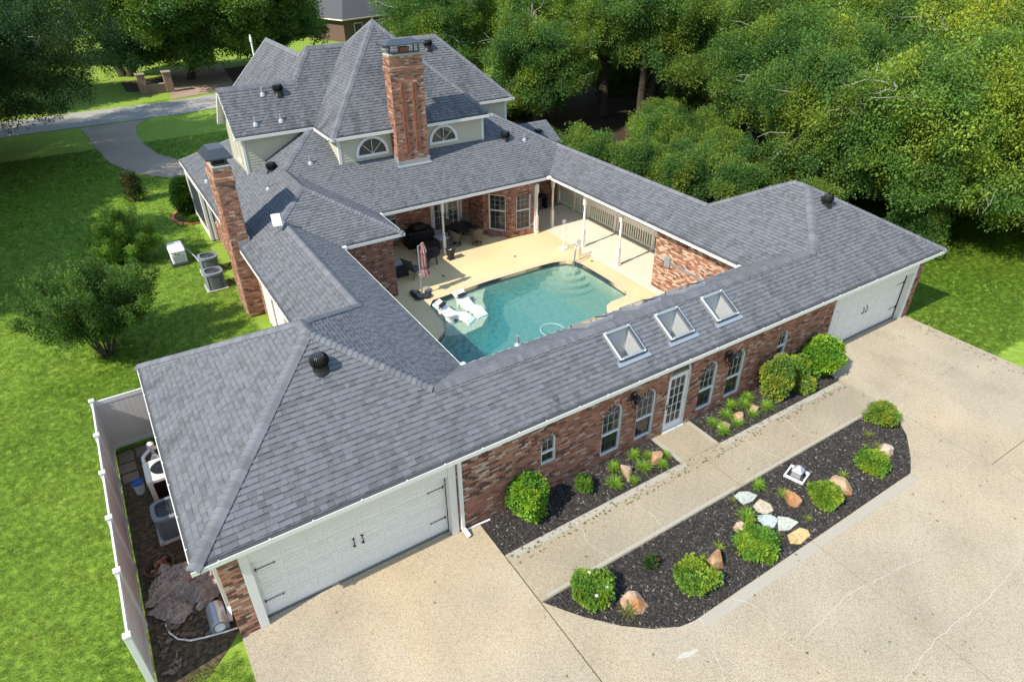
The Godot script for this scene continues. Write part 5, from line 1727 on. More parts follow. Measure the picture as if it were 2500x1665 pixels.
func tree(called: String, label: String, at: Vector3, h: float, r: float, tint: Color, seed_: int, group := "", opt := {}) -> Node3D:
	var t := thing(called, label, opt.get("category", "tree"), at, 0.0, group)
	var base: float = opt.get("clear", 0.25) * h
	var cy := (h + base) * 0.5
	var ry := (h - base) * 0.5
	var key: String = opt.get("spray", "oak")
	var mesh: ArrayMesh = twigs[key]
	var ends := crown(t, "crown", mesh, Vector3(opt.get("lean_x", 0.0), cy, opt.get("lean_z", 0.0)), Vector3(r, ry, r), opt.get("n", 3200), opt.get("size", 0.42), tint, seed_, opt.get("clump", 1.15), opt.get("gap", -0.04), opt.get("low", -0.85))
	rng.seed = seed_ + 7
	var tr := MB.new()
	var rad: float = opt.get("trunk", 0.34)
	var stems: int = opt.get("stems", 1)
	for s in stems:
		var foot := Vector3.ZERO if stems == 1 else Vector3(R(-0.5, 0.5), 0, R(-0.5, 0.5)) * rad * 3.0
		var top := foot + Vector3(R(-0.1, 0.1) * h, base + ry * 0.35, R(-0.1, 0.1) * h) if stems == 1 else foot * 4.0 + Vector3(R(-0.06, 0.06) * h, base + ry * 0.4, R(-0.06, 0.06) * h)
		tr.tube(PackedVector3Array([foot - Vector3.UP * 0.2, foot + Vector3.UP * 0.15, foot.lerp(top, 0.3) + Vector3(R(-0.1, 0.1), 0, R(-0.1, 0.1)), foot.lerp(top, 0.65), top]), PackedFloat32Array([rad * 1.7, rad * 1.25, rad, rad * 0.8, rad * 0.5]), 10)
		for i in int(opt.get("limbs", 11)):
			var e: Vector3 = ends[rng.randi() % ends.size()]
			limb(tr, foot.lerp(top, R(0.55, 1.0)), e, rad * 0.42, rad * 0.07)
	obj("trunk", tr, M.bark, t)
	if opt.get("twigs", 26) > 0:
		var tw := MB.new()
		for i in int(opt.get("twigs", 26)):
			var e: Vector3 = ends[rng.randi() % ends.size()]
			var c := Vector3(0, cy, 0)
			var o := (e - c).normalized()
			var p := e - o * R(0.2, 0.9)
			for k in 3: limb(tw, p, e + o * R(0.1, 0.9) + Vector3(R(-1, 1), R(-0.6, 0.8), R(-1, 1)) * 1.3, 0.035, 0.01, 4, 0.3)
		obj("twigs", tw, M.twig, t)
	return t

func bush(called: String, label: String, at: Vector3, r: float, h: float, tint: Color, seed_: int, opt := {}) -> Node3D:
	var t := thing(called, label, opt.get("category", "shrub"), at, 0.0, opt.get("group", ""))
	rng.seed = seed_
	crown(t, "foliage", twigs[opt.get("spray", "small")], Vector3(0, h * 0.5, 0), Vector3(r * R(0.9, 1.1), h * 0.54, r * R(0.9, 1.1)) * 0.98, int(opt.get("puffs", 26) * opt.get("per", 22) * 1.15), opt.get("size", 0.11), tint, seed_, opt.get("clump", maxf(0.15, r * 0.26)), -0.07, -0.85)
	var st := MB.new()
	for i in opt.get("stems", 6):
		limb(st, Vector3(R(-0.06, 0.06), -0.05, R(-0.06, 0.06)), Vector3(R(-0.6, 0.6) * r, h * R(0.5, 0.85), R(-0.6, 0.6) * r), 0.02, 0.006, 5)
	obj("stem", st, M.bark, t)
	if opt.has("flowers"):
		var fl := MB.new()
		fl.col = opt.flowers
		for i in opt.get("blooms", 7):
			var a := R(0, TAU)
			var p := Vector3(cos(a) * r * R(0.4, 0.95), h * R(0.5, 1.0), sin(a) * r * R(0.4, 0.95))
			for k in 6:
				var b := TAU * k / 6.0
				var q := Vector3(cos(b), 0.3, sin(b)) * 0.035
				fl.face([p, p + q + Vector3(-sin(b), 0, cos(b)) * 0.016, p + q * 1.25, p + q - Vector3(-sin(b), 0, cos(b)) * 0.016], Vector3.UP)
		obj("flower", fl, M.paint, t)
	return t

func blade(mb: MB, a: float, l: float, reach: float, w: float, foot: Vector3) -> void:
	var d := Vector3(cos(a), 0, sin(a))
	var s := Vector3(-sin(a), 0, cos(a)) * w
	var p := foot
	var n := 4
	for i in n:
		var t := float(i + 1) / n
		var q := foot + d * reach * pow(t, 1.5) + Vector3.UP * l * (t * 1.55 - t * t * 0.85)
		var k0 := 1.0 - float(i) / n * 0.55
		var k1 := 1.0 - t * 0.55 if i < n - 1 else 0.05
		var up := (q - p).cross(s).normalized()
		if up.y < 0: up = -up
		mb.tri_n(p - s * k0, p + s * k0, q + s * k1, up, up, up)
		mb.tri_n(p - s * k0, q + s * k1, q - s * k1, up, up, up)
		p = q

func lily_mesh(seed_: int, n: int, tint: Color) -> ArrayMesh:
	rng.seed = seed_
	var mb := MB.new()
	for i in n:
		var s := R(0.7, 1.3)
		mb.col = Color(tint.r * s * R(0.85, 1.25), tint.g * s, tint.b * s)
		blade(mb, R(0, TAU), R(0.20, 0.40), R(0.12, 0.36), R(0.006, 0.011), Vector3(R(-0.06, 0.06), 0, R(-0.06, 0.06)))
	return mb.mesh()

func rock(called: String, label: String, at: Vector3, size: Vector3, turn: float, seed_: int, a: Color, b: Color, group := "boulders in the mulch beds") -> void:
	rng.seed = seed_
	var pts := []
	var mb := MB.new()
	# a cut block: a few planes shave a sphere grid
	var planes := []
	for i in 9:
		planes.append([Vector3(R(-1, 1), R(-0.2, 0.8), R(-1, 1)).normalized(), R(0.42, 0.74)])
	planes.append([Vector3(R(-0.3, 0.3), 1, R(-0.3, 0.3)).normalized(), R(0.5, 0.65)])
	var nu := 26
	var nv := 15
	var f := func(u: int, w: int) -> Vector3:
		var th := TAU * (u % nu) / nu
		var ph := PI * w / nv
		var d := Vector3(sin(ph) * cos(th), cos(ph), sin(ph) * sin(th))
		var rr := 1.0
		for q in planes:
			var k: float = d.dot(q[0])
			if k > 0.05: rr = minf(rr, q[1] / k)
		return d * rr * (1.0 + 0.05 * stain.get_noise_3dv(d * 60.0 + Vector3(seed_, 0, 0))) * size * 0.72
	for w in nv:
		for u in nu:
			var p := [f.call(u, w), f.call(u + 1, w), f.call(u + 1, w + 1), f.call(u, w + 1)]
			var m: Vector3 = (p[0] + p[2]) * 0.5
			var k := clampf(stain.get_noise_3dv(m * 14.0 + Vector3(seed_ * 3.0, 0, 0)) * 1.6 + 0.5, 0, 1)
			mb.col = a.lerp(b, k)
			if p[0].distance_to(p[1]) > 0.0001: mb.face([p[0], p[1], p[2]], m)
			if p[2].distance_to(p[3]) > 0.0001: mb.face([p[0], p[2], p[3]], m)
	var o := obj(called, mb, M.rock)
	o.position = at + Vector3.UP * (size.y * 0.28)
	o.rotation.y = turn
	tag(o, label, "rock", group)

func build_beds() -> void:
	spray("small", 40, 0.50, 0.34, 71)
	spray("fine", 52, 0.42, 0.30, 72)
	spray("oak", 54, 0.26, 0.30, 73, 0.3)
	spray("oak_far", 44, 0.34, 0.34, 74, 0.3)
	spray("broad", 40, 0.36, 0.42, 75, 0.35)
	spray("myrtle", 56, 0.30, 0.36, 76, 0.1)
	spray("needle", 60, 0.55, 0.10, 77, 0.0)
	var lime := Color(0.15, 0.26, 0.03)
	var mid := Color(0.10, 0.20, 0.03)
	# low round shrubs of the island bed
	bush("round_shrub", "low round shrub with white flowers at the pointed left end of the island bed", Vector3(7.85, -0.03, 3.02), 0.47, 0.55, Color(0.19, 0.325, 0.045), 201, {"puffs": 34, "flowers": Color(0.8, 0.78, 0.74), "group": "round shrubs of the island bed"})
	bush("round_shrub", "round light green shrub beside the orange boulder near the island's kerb edge", Vector3(10.15, -0.03, 4.08), 0.48, 0.52, Color(0.215, 0.34, 0.045), 202, {"puffs": 34, "group": "round shrubs of the island bed"})
	bush("round_shrub", "widest round shrub, below the five flagstones", Vector3(12.25, -0.03, 4.2), 0.5, 0.48, Color(0.185, 0.335, 0.045), 203, {"puffs": 36, "group": "round shrubs of the island bed"})
	bush("round_shrub", "small round shrub beside the wedge boulder with an orange face", Vector3(15.2, -0.03, 4.15), 0.38, 0.45, Color(0.20, 0.33, 0.045), 204, {"puffs": 26, "group": "round shrubs of the island bed"})
	bush("round_shrub", "round shrub below the pale boulder and wispy grass near the curved bed edge", Vector3(17.55, -0.03, 4.05), 0.39, 0.45, Color(0.205, 0.345, 0.045), 205, {"puffs": 27, "group": "round shrubs of the island bed"})
	bush("round_shrub", "round shrub with reddish tips at the island bed's tip by the walkway end", Vector3(19.85, -0.03, 2.95), 0.47, 0.5, Color(0.22, 0.315, 0.05), 206, {"puffs": 34, "group": "round shrubs of the island bed"})
	bush("rose_bush", "tiny bush with red blooms alone in the open mulch", Vector3(9.62, -0.03, 3.1), 0.2, 0.24, Color(0.07, 0.12, 0.03), 207, {"puffs": 9, "per": 9, "size": 0.07, "flowers": Color(0.42, 0.03, 0.03), "blooms": 2})
	# shrubs against the front wall
	bush("upright_shrub", "tall glossy bright green shrub by the brick wall left of the small arched window", Vector3(7.95, -0.03, -0.02), 0.52, 1.25, Color(0.19, 0.36, 0.04), 208, {"puffs": 52, "size": 0.13})
	bush("young_shrub", "small young shrub alone in the mulch under the left wall", Vector3(9.82, -0.03, 0.12), 0.24, 0.42, Color(0.11, 0.22, 0.035), 209, {"puffs": 10, "per": 14, "size": 0.1})
	bush("conical_shrub", "narrow yellowish green shrub with pinkish lower leaves near the right arched windows", Vector3(17.95, -0.03, 0.18), 0.43, 1.5, Color(0.24, 0.33, 0.06), 210, {"puffs": 52, "spray": "fine", "size": 0.15})
	bush("glossy_shrub", "biggest leafy shrub, beside the right garage door", Vector3(20.35, -0.03, 0.2), 0.62, 1.55, Color(0.19, 0.36, 0.04), 211, {"puffs": 70, "size": 0.14})
	bush("glossy_shrub", "smaller leafy shrub between the conical shrub and the biggest shrub", Vector3(19.3, -0.03, -0.02), 0.45, 0.95, Color(0.215, 0.34, 0.045), 212, {"puffs": 34, "size": 0.12})
	bush("low_shrub", "low yellow-green shrub in front of the leafy pair by the walkway", Vector3(19.1, -0.03, 0.5), 0.33, 0.5, Color(0.25, 0.33, 0.055), 213, {"puffs": 20, "size": 0.1})
	# daylilies: tufts of arching blades
	var lil := []
	for k in 3: lil.append(lily_mesh(300 + k, 110, Color(0.22, 0.38, 0.045)))
	var small := lily_mesh(310, 60, Color(0.28, 0.40, 0.06))
	var dull := lily_mesh(311, 60, Color(0.2, 0.22, 0.065))
	var L := [[11.85, -0.05, 1.0, "second daylily from the doorstep, against the wall under the left arched windows"], [12.25, 0.15, 0.75, "small daylily behind the upright orange boulder by the step"], [11.75, 0.5, 1.15, "largest daylily left of the doorstep, right of the flat leaning rock"], [11.0, 0.02, 1.0, "daylily between the wall and the flat leaning rock"], [10.61, 0.52, 1.1, "leftmost large daylily of the left bed, below its neighbour"],
		[11.17, 0.7, 0.75, "small daylily at the walkway edge beneath the flat leaning rock"], [12.33, 0.68, 0.85, "daylily in front of the upright orange boulder"], [12.72, 0.42, 0.7, "small daylily at the corner of the doorstep"],
		[15.01, 0.18, 1.0, "daylily nearest the step in the right bed"], [14.98, 0.62, 1.1, "daylily at the walkway edge closest to the doorstep, right bed"], [15.68, 0.1, 1.0, "daylily behind the small pale rock of the right bed"], [15.65, 0.6, 0.95, "daylily right of the small pale rock, at the walkway edge"], [16.16, -0.12, 1.1, "daylily against the wall below the third arched window"], [16.62, 0.05, 1.05, "daylily in the middle of the back row, right bed"], [16.45, 0.55, 0.9, "daylily between the two flat rocks of the right bed"], [17.1, 0.55, 1.15, "rightmost daylily, next to the conical shrub"], [17.0, -0.15, 1.0, "daylily at the wall below the fourth arched window"]]
	for i in L.size():
		var o := put("daylily", lil[i % 3], M.blade)
		o.transform = Transform3D(Basis(Vector3.UP, i * 2.1).scaled(Vector3.ONE * L[i][2]), Vector3(L[i][0], -0.03, L[i][1]))
		tag(o, L[i][3], "daylily", "daylilies in the beds")
	var I := [[14.0, 2.82, 1.0, 0, "island daylily right at the walkway edge above the bluish flagstone"], [12.81, 3.42, 1.15, 0, "biggest island daylily, left of the flagstones"], [14.35, 3.38, 0.85, 1, "yellowish daylily left of the orange slab boulder"], [15.8, 3.92, 0.7, 1, "young daylily touching the wedge boulder and a round shrub"], [16.5, 3.84, 0.65, 1, "young daylily hidden behind the wedge boulder"], [11.45, 3.7, 0.65, 1, "young daylily above the orange boulder of the island bed"], [10.72, 3.75, 0.75, 1, "young daylily between the orange boulder and a round shrub"],
		[12.99, 2.8, 0.6, 2, "dull small grass tuft left of the bluish flagstone"], [12.95, 4.32, 0.8, 2, "dull tuft below the flagstones near the widest shrub"], [14.24, 4.32, 0.45, 1, "tiny tuft alone between flagstones and small round shrub"], [18.68, 3.2, 0.75, 2, "wispy grass clump above the pale boulder"], [18.35, 3.75, 0.95, 2, "wispy grass clump leaning on the pale boulder"], [8.2, 3.88, 0.95, 2, "wispy grass clump beside the square boulder near the bed's left point"]]
	for i in I.size():
		var o := put("daylily", [lil[i % 3], small, dull][I[i][3]], M.blade)
		o.transform = Transform3D(Basis(Vector3.UP, i * 1.7).scaled(Vector3.ONE * I[i][2]), Vector3(I[i][0], -0.03, I[i][1]))
		tag(o, I[i][4], "daylily", "daylilies in the beds")
	var tan := Color(0.50, 0.36, 0.24)
	var org := Color(0.38, 0.19, 0.085)
	var pale := Color(0.55, 0.46, 0.38)
	rock("boulder", "pale pinkish boulder near the curved end of the island bed", Vector3(18.55, -0.03, 3.9), Vector3(0.62, 0.42, 0.46), 0.5, 401, pale, Color(0.55, 0.36, 0.24))
	rock("boulder", "wedge boulder with an orange face between two round shrubs", Vector3(16.0, -0.03, 4.1), Vector3(0.62, 0.5, 0.5), -0.3, 402, tan, org)
	rock("boulder", "upright orange slab boulder below the lantern", Vector3(14.4, -0.03, 3.72), Vector3(0.3, 0.5, 0.5), 0.3, 403, org, tan)
	rock("boulder", "narrow pinkish boulder above the widest round shrub", Vector3(12.38, -0.03, 3.62), Vector3(0.34, 0.35, 0.5), 0.7, 404, pale, Color(0.42, 0.25, 0.16))
	rock("boulder", "orange boulder right of a round shrub in the island's middle", Vector3(11.0, -0.03, 4.0), Vector3(0.52, 0.42, 0.46), 0.2, 405, tan, org)
	rock("boulder", "square tan and pink boulder at the island's lower left", Vector3(8.55, -0.03, 3.72), Vector3(0.5, 0.34, 0.48), 0.1, 406, pale, org)
	rock("boulder", "flat leaning rock among daylilies left of the doorstep", Vector3(11.28, -0.03, 0.3), Vector3(0.28, 0.36, 0.62), -0.35, 407, Color(0.5, 0.42, 0.34), Color(0.3, 0.19, 0.12))
	rock("boulder", "upright orange boulder close to the doorstep corner", Vector3(12.38, -0.03, 0.38), Vector3(0.42, 0.45, 0.4), 0.4, 408, tan, Color(0.38, 0.19, 0.10))
	rock("boulder", "small pale rock between daylilies nearest the step, right bed", Vector3(15.33, -0.03, 0.35), Vector3(0.36, 0.22, 0.3), 0.3, 409, tan, Color(0.5, 0.34, 0.2))
	rock("boulder", "flat tan rock in the middle of the right bed", Vector3(16.05, -0.03, 0.36), Vector3(0.48, 0.24, 0.34), 0.2, 410, tan, Color(0.5, 0.34, 0.2))
	rock("boulder", "flat tan rock near the rightmost daylily", Vector3(16.8, -0.03, 0.36), Vector3(0.44, 0.22, 0.32), 0.1, 411, Color(0.52, 0.4, 0.26), tan)
	var fs := [[[Vector2(13.2, 2.66), Vector2(13.45, 2.63), Vector2(13.68, 2.76), Vector2(13.78, 3.0), Vector2(13.5, 3.07), Vector2(13.18, 3.02)], Color(0.46, 0.54, 0.55), "bluish white flagstone closest to the walkway"],
		[[Vector2(13.36, 3.2), Vector2(13.72, 3.13), Vector2(13.82, 3.4), Vector2(13.7, 3.62), Vector2(13.42, 3.6), Vector2(13.3, 3.4)], Color(0.52, 0.48, 0.40), "pale beige rounded flagstone, second from the walkway"],
		[[Vector2(13.18, 3.5), Vector2(13.5, 3.66), Vector2(13.56, 3.9), Vector2(13.22, 4.02), Vector2(13.04, 3.88), Vector2(13.06, 3.62)], Color(0.42, 0.52, 0.56), "bluest flagstone in the middle of the five"],
		[[Vector2(13.62, 3.82), Vector2(13.82, 4.0), Vector2(13.92, 4.26), Vector2(13.5, 4.30), Vector2(13.22, 4.16), Vector2(13.4, 4.0)], Color(0.48, 0.53, 0.48), "greenish grey triangular flagstone"],
		[[Vector2(13.3, 4.38), Vector2(13.78, 4.40), Vector2(13.9, 4.56), Vector2(13.8, 4.72), Vector2(13.35, 4.76), Vector2(13.14, 4.6)], Color(0.55, 0.40, 0.20), "golden tan flagstone nearest the driveway edge"]]
	for f in fs:
		var mb := slab_mesh(PackedVector2Array(f[0]), -0.04, 0.012, f[1], 0.08, 0.45, 0.8)
		tag(obj("flagstone", mb, M.rock), f[2], "flagstone", "flagstones in the island bed")

func build_yard_plants() -> void:
	# crepe myrtle: many bare stems under a vase-shaped crown
	var t := thing("crepe_myrtle", "vase-shaped dark green crepe myrtle with many bare stems on the left lawn", "tree", Vector3(-1.05, -0.06, -15.3))
	var ends := vase(t, twigs["myrtle"], 84, 26, 4.0, 0.74, 0.21, Color(0.085, 0.165, 0.032), 501, 0.5, 1.35)
	rng.seed = 502
	for i in 15:
		var st := MB.new()
		var a := TAU * i / 15.0
		var e := Vector3(cos(a) * R(0.4, 1.2), R(1.5, 2.4), sin(a) * R(0.4, 1.1))
		limb(st, Vector3(cos(a) * 0.16, -0.05, sin(a) * 0.14), e, 0.035, 0.014, 6, 0.08)
		for k in 3: limb(st, e, ends[rng.randi() % ends.size()], 0.014, 0.005, 4)
		obj("stem", st, M.bark, t)
	var lb := thing("leafy_bush", "broad loose green bush behind the crepe myrtle, left of the generator", "shrub", Vector3(0.85, -0.06, -24.0))
	var le := vase(lb, twigs["myrtle"], 60, 30, 2.9, 0.95, 0.18, Color(0.16, 0.29, 0.045), 503, 0.34)
	var ls := MB.new()
	for q in le: limb(ls, Vector3(R(-0.15, 0.15), -0.05, R(-0.15, 0.15)), q * 1.4, 0.03, 0.008, 5, 0.06)
	obj("stem", ls, M.bark, lb)
	bush("thin_shrub", "thin half-bare shrub on the shaded lawn beyond the broad bush", Vector3(1.95, -0.06, -32.7), 0.65, 1.9, Color(0.07, 0.085, 0.03), 504, {"puffs": 18, "per": 9, "spray": "fine", "size": 0.16, "stems": 14})
	bush("dark_shrub", "dark dense upright shrub in the brick-edged bed by the house", Vector3(4.2, -0.06, -28.45), 0.62, 2.1, Color(0.05, 0.12, 0.025), 505, {"puffs": 44, "spray": "needle", "size": 0.22})
	bush("low_plant", "light green low plant in front of the dark shrub inside the brick ring", Vector3(4.2, -0.06, -27.35), 0.3, 0.35, Color(0.10, 0.2, 0.03), 506, {"puffs": 10, "size": 0.1})
	var ring := thing("brick_edging", "curved red brick edging round the dark shrub", "edging", Vector3(4.35, -0.06, -28.4))
	rng.seed = 507
	var bk := MB.new()
	bk.box(Vector3.ZERO, Vector3(0.1, 0.09, 0.20), Basis.IDENTITY, 0.008)
	for i in 40:
		var a := PI * 0.33 + PI * 1.25 * i / 39.0
		bk.col = Color(0.42, 0.17, 0.09) * R(0.75, 1.25)
		var one := MB.new()
		one.col = bk.col
		one.box(Vector3.ZERO, Vector3(0.11, 0.1, 0.22), Basis.IDENTITY, 0.008)
		var o := obj("brick", one, M.brick, ring)
		o.position = Vector3(cos(a) * 1.05, 0.05, sin(a) * 1.3)
		o.rotation.y = -a + PI * 0.5
	var mu := MB.new()
	var poly := PackedVector2Array()
	for k in 24: poly.append(Vector2(4.35 + cos(TAU * k / 24) * 0.98, -28.4 + sin(TAU * k / 24) * 1.22))
	mu.prism(poly, -0.1, -0.03)
	struct("mulch_bed", mu, M.mulch, "small dark mulch bed inside the brick edging")

# stray dead leaves and clippings on the hard ground and the grass
func build_litter() -> void:
	var mb := MB.new()
	for k in 3:
		var a := TAU * k / 3.0
		mb.tri(Vector3(cos(a), 0.15, sin(a)) * 0.012, Vector3(cos(a + 0.9), 0.3, sin(a + 0.9)) * 0.03, Vector3(cos(a + 2.2), 0.1, sin(a + 2.2)) * 0.02)
	var m := mb.mesh()
	var xf := []
	var cs := PackedColorArray()
	rng.seed = 640
	for i in 900:
		var p := Vector3(R(0.6, 26.5), 0.004, R(-0.3, 9.0))
		if i % 3 == 0: p = Vector3(R(6.8, 20.5), 0.006, 0.9 + absf(R(-0.4, 0.4)))
		if i % 3 == 1: p = Vector3(R(-7, -1.6), -0.01, R(-14, 1.0))
		if i % 9 == 2: p = Vector3(26.75 - absf(R(-0.5, 0.5)), 0.006, R(-0.2, 6.0))
		if Geometry2D.is_point_in_polygon(Vector2(p.x, p.z), bed3) or (p.x > 6.6 and p.x < 21.0 and p.z < 0.88): continue
		xf.append(Transform3D(Basis(Vector3.UP, R(0, TAU)).scaled(Vector3.ONE * R(0.6, 1.7)), p))
		var s := R(0.4, 1.3)
		cs.append(Color(0.20 * s, 0.13 * s, 0.06 * s) if rng.randf() < 0.7 else Color(0.12 * s, 0.2 * s, 0.04 * s))
	tag(scatter("leaf_litter", m, M.leaf, xf, cs, self), "stray dead leaves and clippings on the paving and grass", "leaves")

func in_view(p: Vector3, m := 0.06) -> bool:
	var q := eye_basis.inverse() * (p - eye)
	if q.z > -1.0: return false
	return absf(q.x / -q.z) < 0.786 * (1.0 + m) and absf(q.y / -q.z) < 0.5234 * (1.0 + m)

func build_grass() -> void:
	var shapes := []
	for k in 1:
		rng.seed = 600 + k
		var mb := MB.new()
		for i in 26:
			var s := R(0.65, 1.3)
			mb.col = Color(s * R(0.9, 1.2), s, s)
			var foot := Vector3(R(-0.11, 0.11), 0, R(-0.11, 0.11))
			var a := R(0, TAU)
			var d := Vector3(cos(a), 0, sin(a))
			var sd := Vector3(-sin(a), 0, cos(a)) * 0.0045
			var tip := foot + d * R(0.015, 0.06) + Vector3.UP * R(0.035, 0.075)
			var nn := (d + Vector3.UP * 1.4).normalized()
			mb.tri_n(foot - sd, foot + sd, tip, nn, nn, nn)
		shapes.append(mb.mesh())
	var xf := []
	var cs := PackedColorArray()
	rng.seed = 610
	var house := [rect(-1.36, 27.0, -8.6, -0.1), rect(4.3, 23.0, -28.6, 0), rect(0.42, 26.92, -1.0, 40)]
	var z := 3.0
	while z > -46.0:
		var x := -12.0
		var step := 0.095 if z > -14 else (0.15 if z > -24 else 0.26)
		while x < 46.0:
			var p := Vector3(x + R(-0.08, 0.08), -0.06, z + R(-0.08, 0.08))
			x += step
			if not in_view(p): continue
			var q := Vector2(p.x, p.z)
			var no := false
			for h in house:
				if q.x > h[0].x and q.x < h[2].x and q.y > h[0].y and q.y < h[2].y:
					no = true
					break
			if no: continue
			if q.x > 23 and Geometry2D.is_point_in_polygon(q, PackedVector2Array([Vector2(26, -34), Vector2(24.5, -24), Vector2(27, -12), Vector2(31, -9), Vector2(42, -13), Vector2(58, -38), Vector2(52, -48), Vector2(40, -44), Vector2(30, -42)])): continue
			if q.y < -32.5 and Geometry2D.is_point_in_polygon(q, drive_outline): continue
			var n := wear.get_noise_2d(p.x * 7.0, p.z * 7.0)
			var m := wear.get_noise_2d(p.x * 2.0 + 50.0, p.z * 2.0)
			if q.x < 0.5 and q.y > -0.5 and n > 0.05 + 0.3 * q.y: continue
			var s := 1.0 + n * 0.28
			var y := clampf(0.5 + m * 1.6, 0.0, 1.0)
			xf.append(Transform3D(Basis(Vector3.UP, R(0, TAU)).scaled(Vector3.ONE * R(0.8, 1.3) * (step / 0.095 * 0.5 + 0.5)), p))
			cs.append(Color(lerpf(0.20, 0.28, y), lerpf(0.36, 0.415, y), lerpf(0.042, 0.06, y)) * s)
		z -= step
	print("grass tufts ", xf.size())
	var g := scatter("grass", shapes[0], M.blade, xf, cs, self)
	tag(g, "short mown grass blades covering the lawn", "grass")

# ---------- things ----------
func build_fence() -> void:
	var f := thing("vinyl_fence", "pale vinyl privacy fence screening the equipment beside the left garage", "fence")
	var pm := MB.new()
	pm.box(Vector3(0, 0.92, 0), Vector3(0.125, 1.98, 0.125), Basis.IDENTITY, 0.006)
	pm.lathe(Vector3(0, 1.91, 0), [Vector2(0.105, 0.0), Vector2(0.105, 0.03), Vector2(0.0, 0.075)], 4, Basis(Vector3.UP, PI / 4))
	var posts := [Vector3(-1.42, 0, -9.08), Vector3(-1.42, 0, -7.28), Vector3(-1.42, 0, -5.55), Vector3(-1.42, 0, -3.78), Vector3(-1.42, 0, -2.0), Vector3(-1.42, 0, -0.18)]
	for p in posts: put("post", pm.mesh(), M.white, f).position = p
	var runs := []
	for i in 5: runs.append([posts[i], posts[i + 1]])
	runs.append([posts[0], Vector3(0.42, 0, -9.08)])
	var bd := MB.new()
	bd.box(Vector3.ZERO, Vector3(0.142, 1.56, 0.03), Basis.IDENTITY, 0.006)
	var bmesh_ := bd.mesh()
	for r in runs:
		var d: Vector3 = (r[1] - r[0]).normalized()
		var l: float = r[0].distance_to(r[1]) - 0.125
		var a: Vector3 = r[0] + d * 0.0625
		var basis := Basis(d, Vector3.UP, d.cross(Vector3.UP))
		var rm := MB.new()
		for y in [0.10, 1.78]: rm.box(a + d * l * 0.5 + Vector3.UP * y, Vector3(l, 0.15, 0.05), basis, 0.006)
		obj("rail", rm, M.white, f)
		var n := int(round(l / 0.148))
		for k in n:
			var o := put("board", bmesh_, M.vinyl, f)
			o.transform = Transform3D(basis.scaled_local(Vector3(l / n / 0.148, 1, 1)), a + d * (l * (k + 0.5) / n) + Vector3.UP * 0.94)

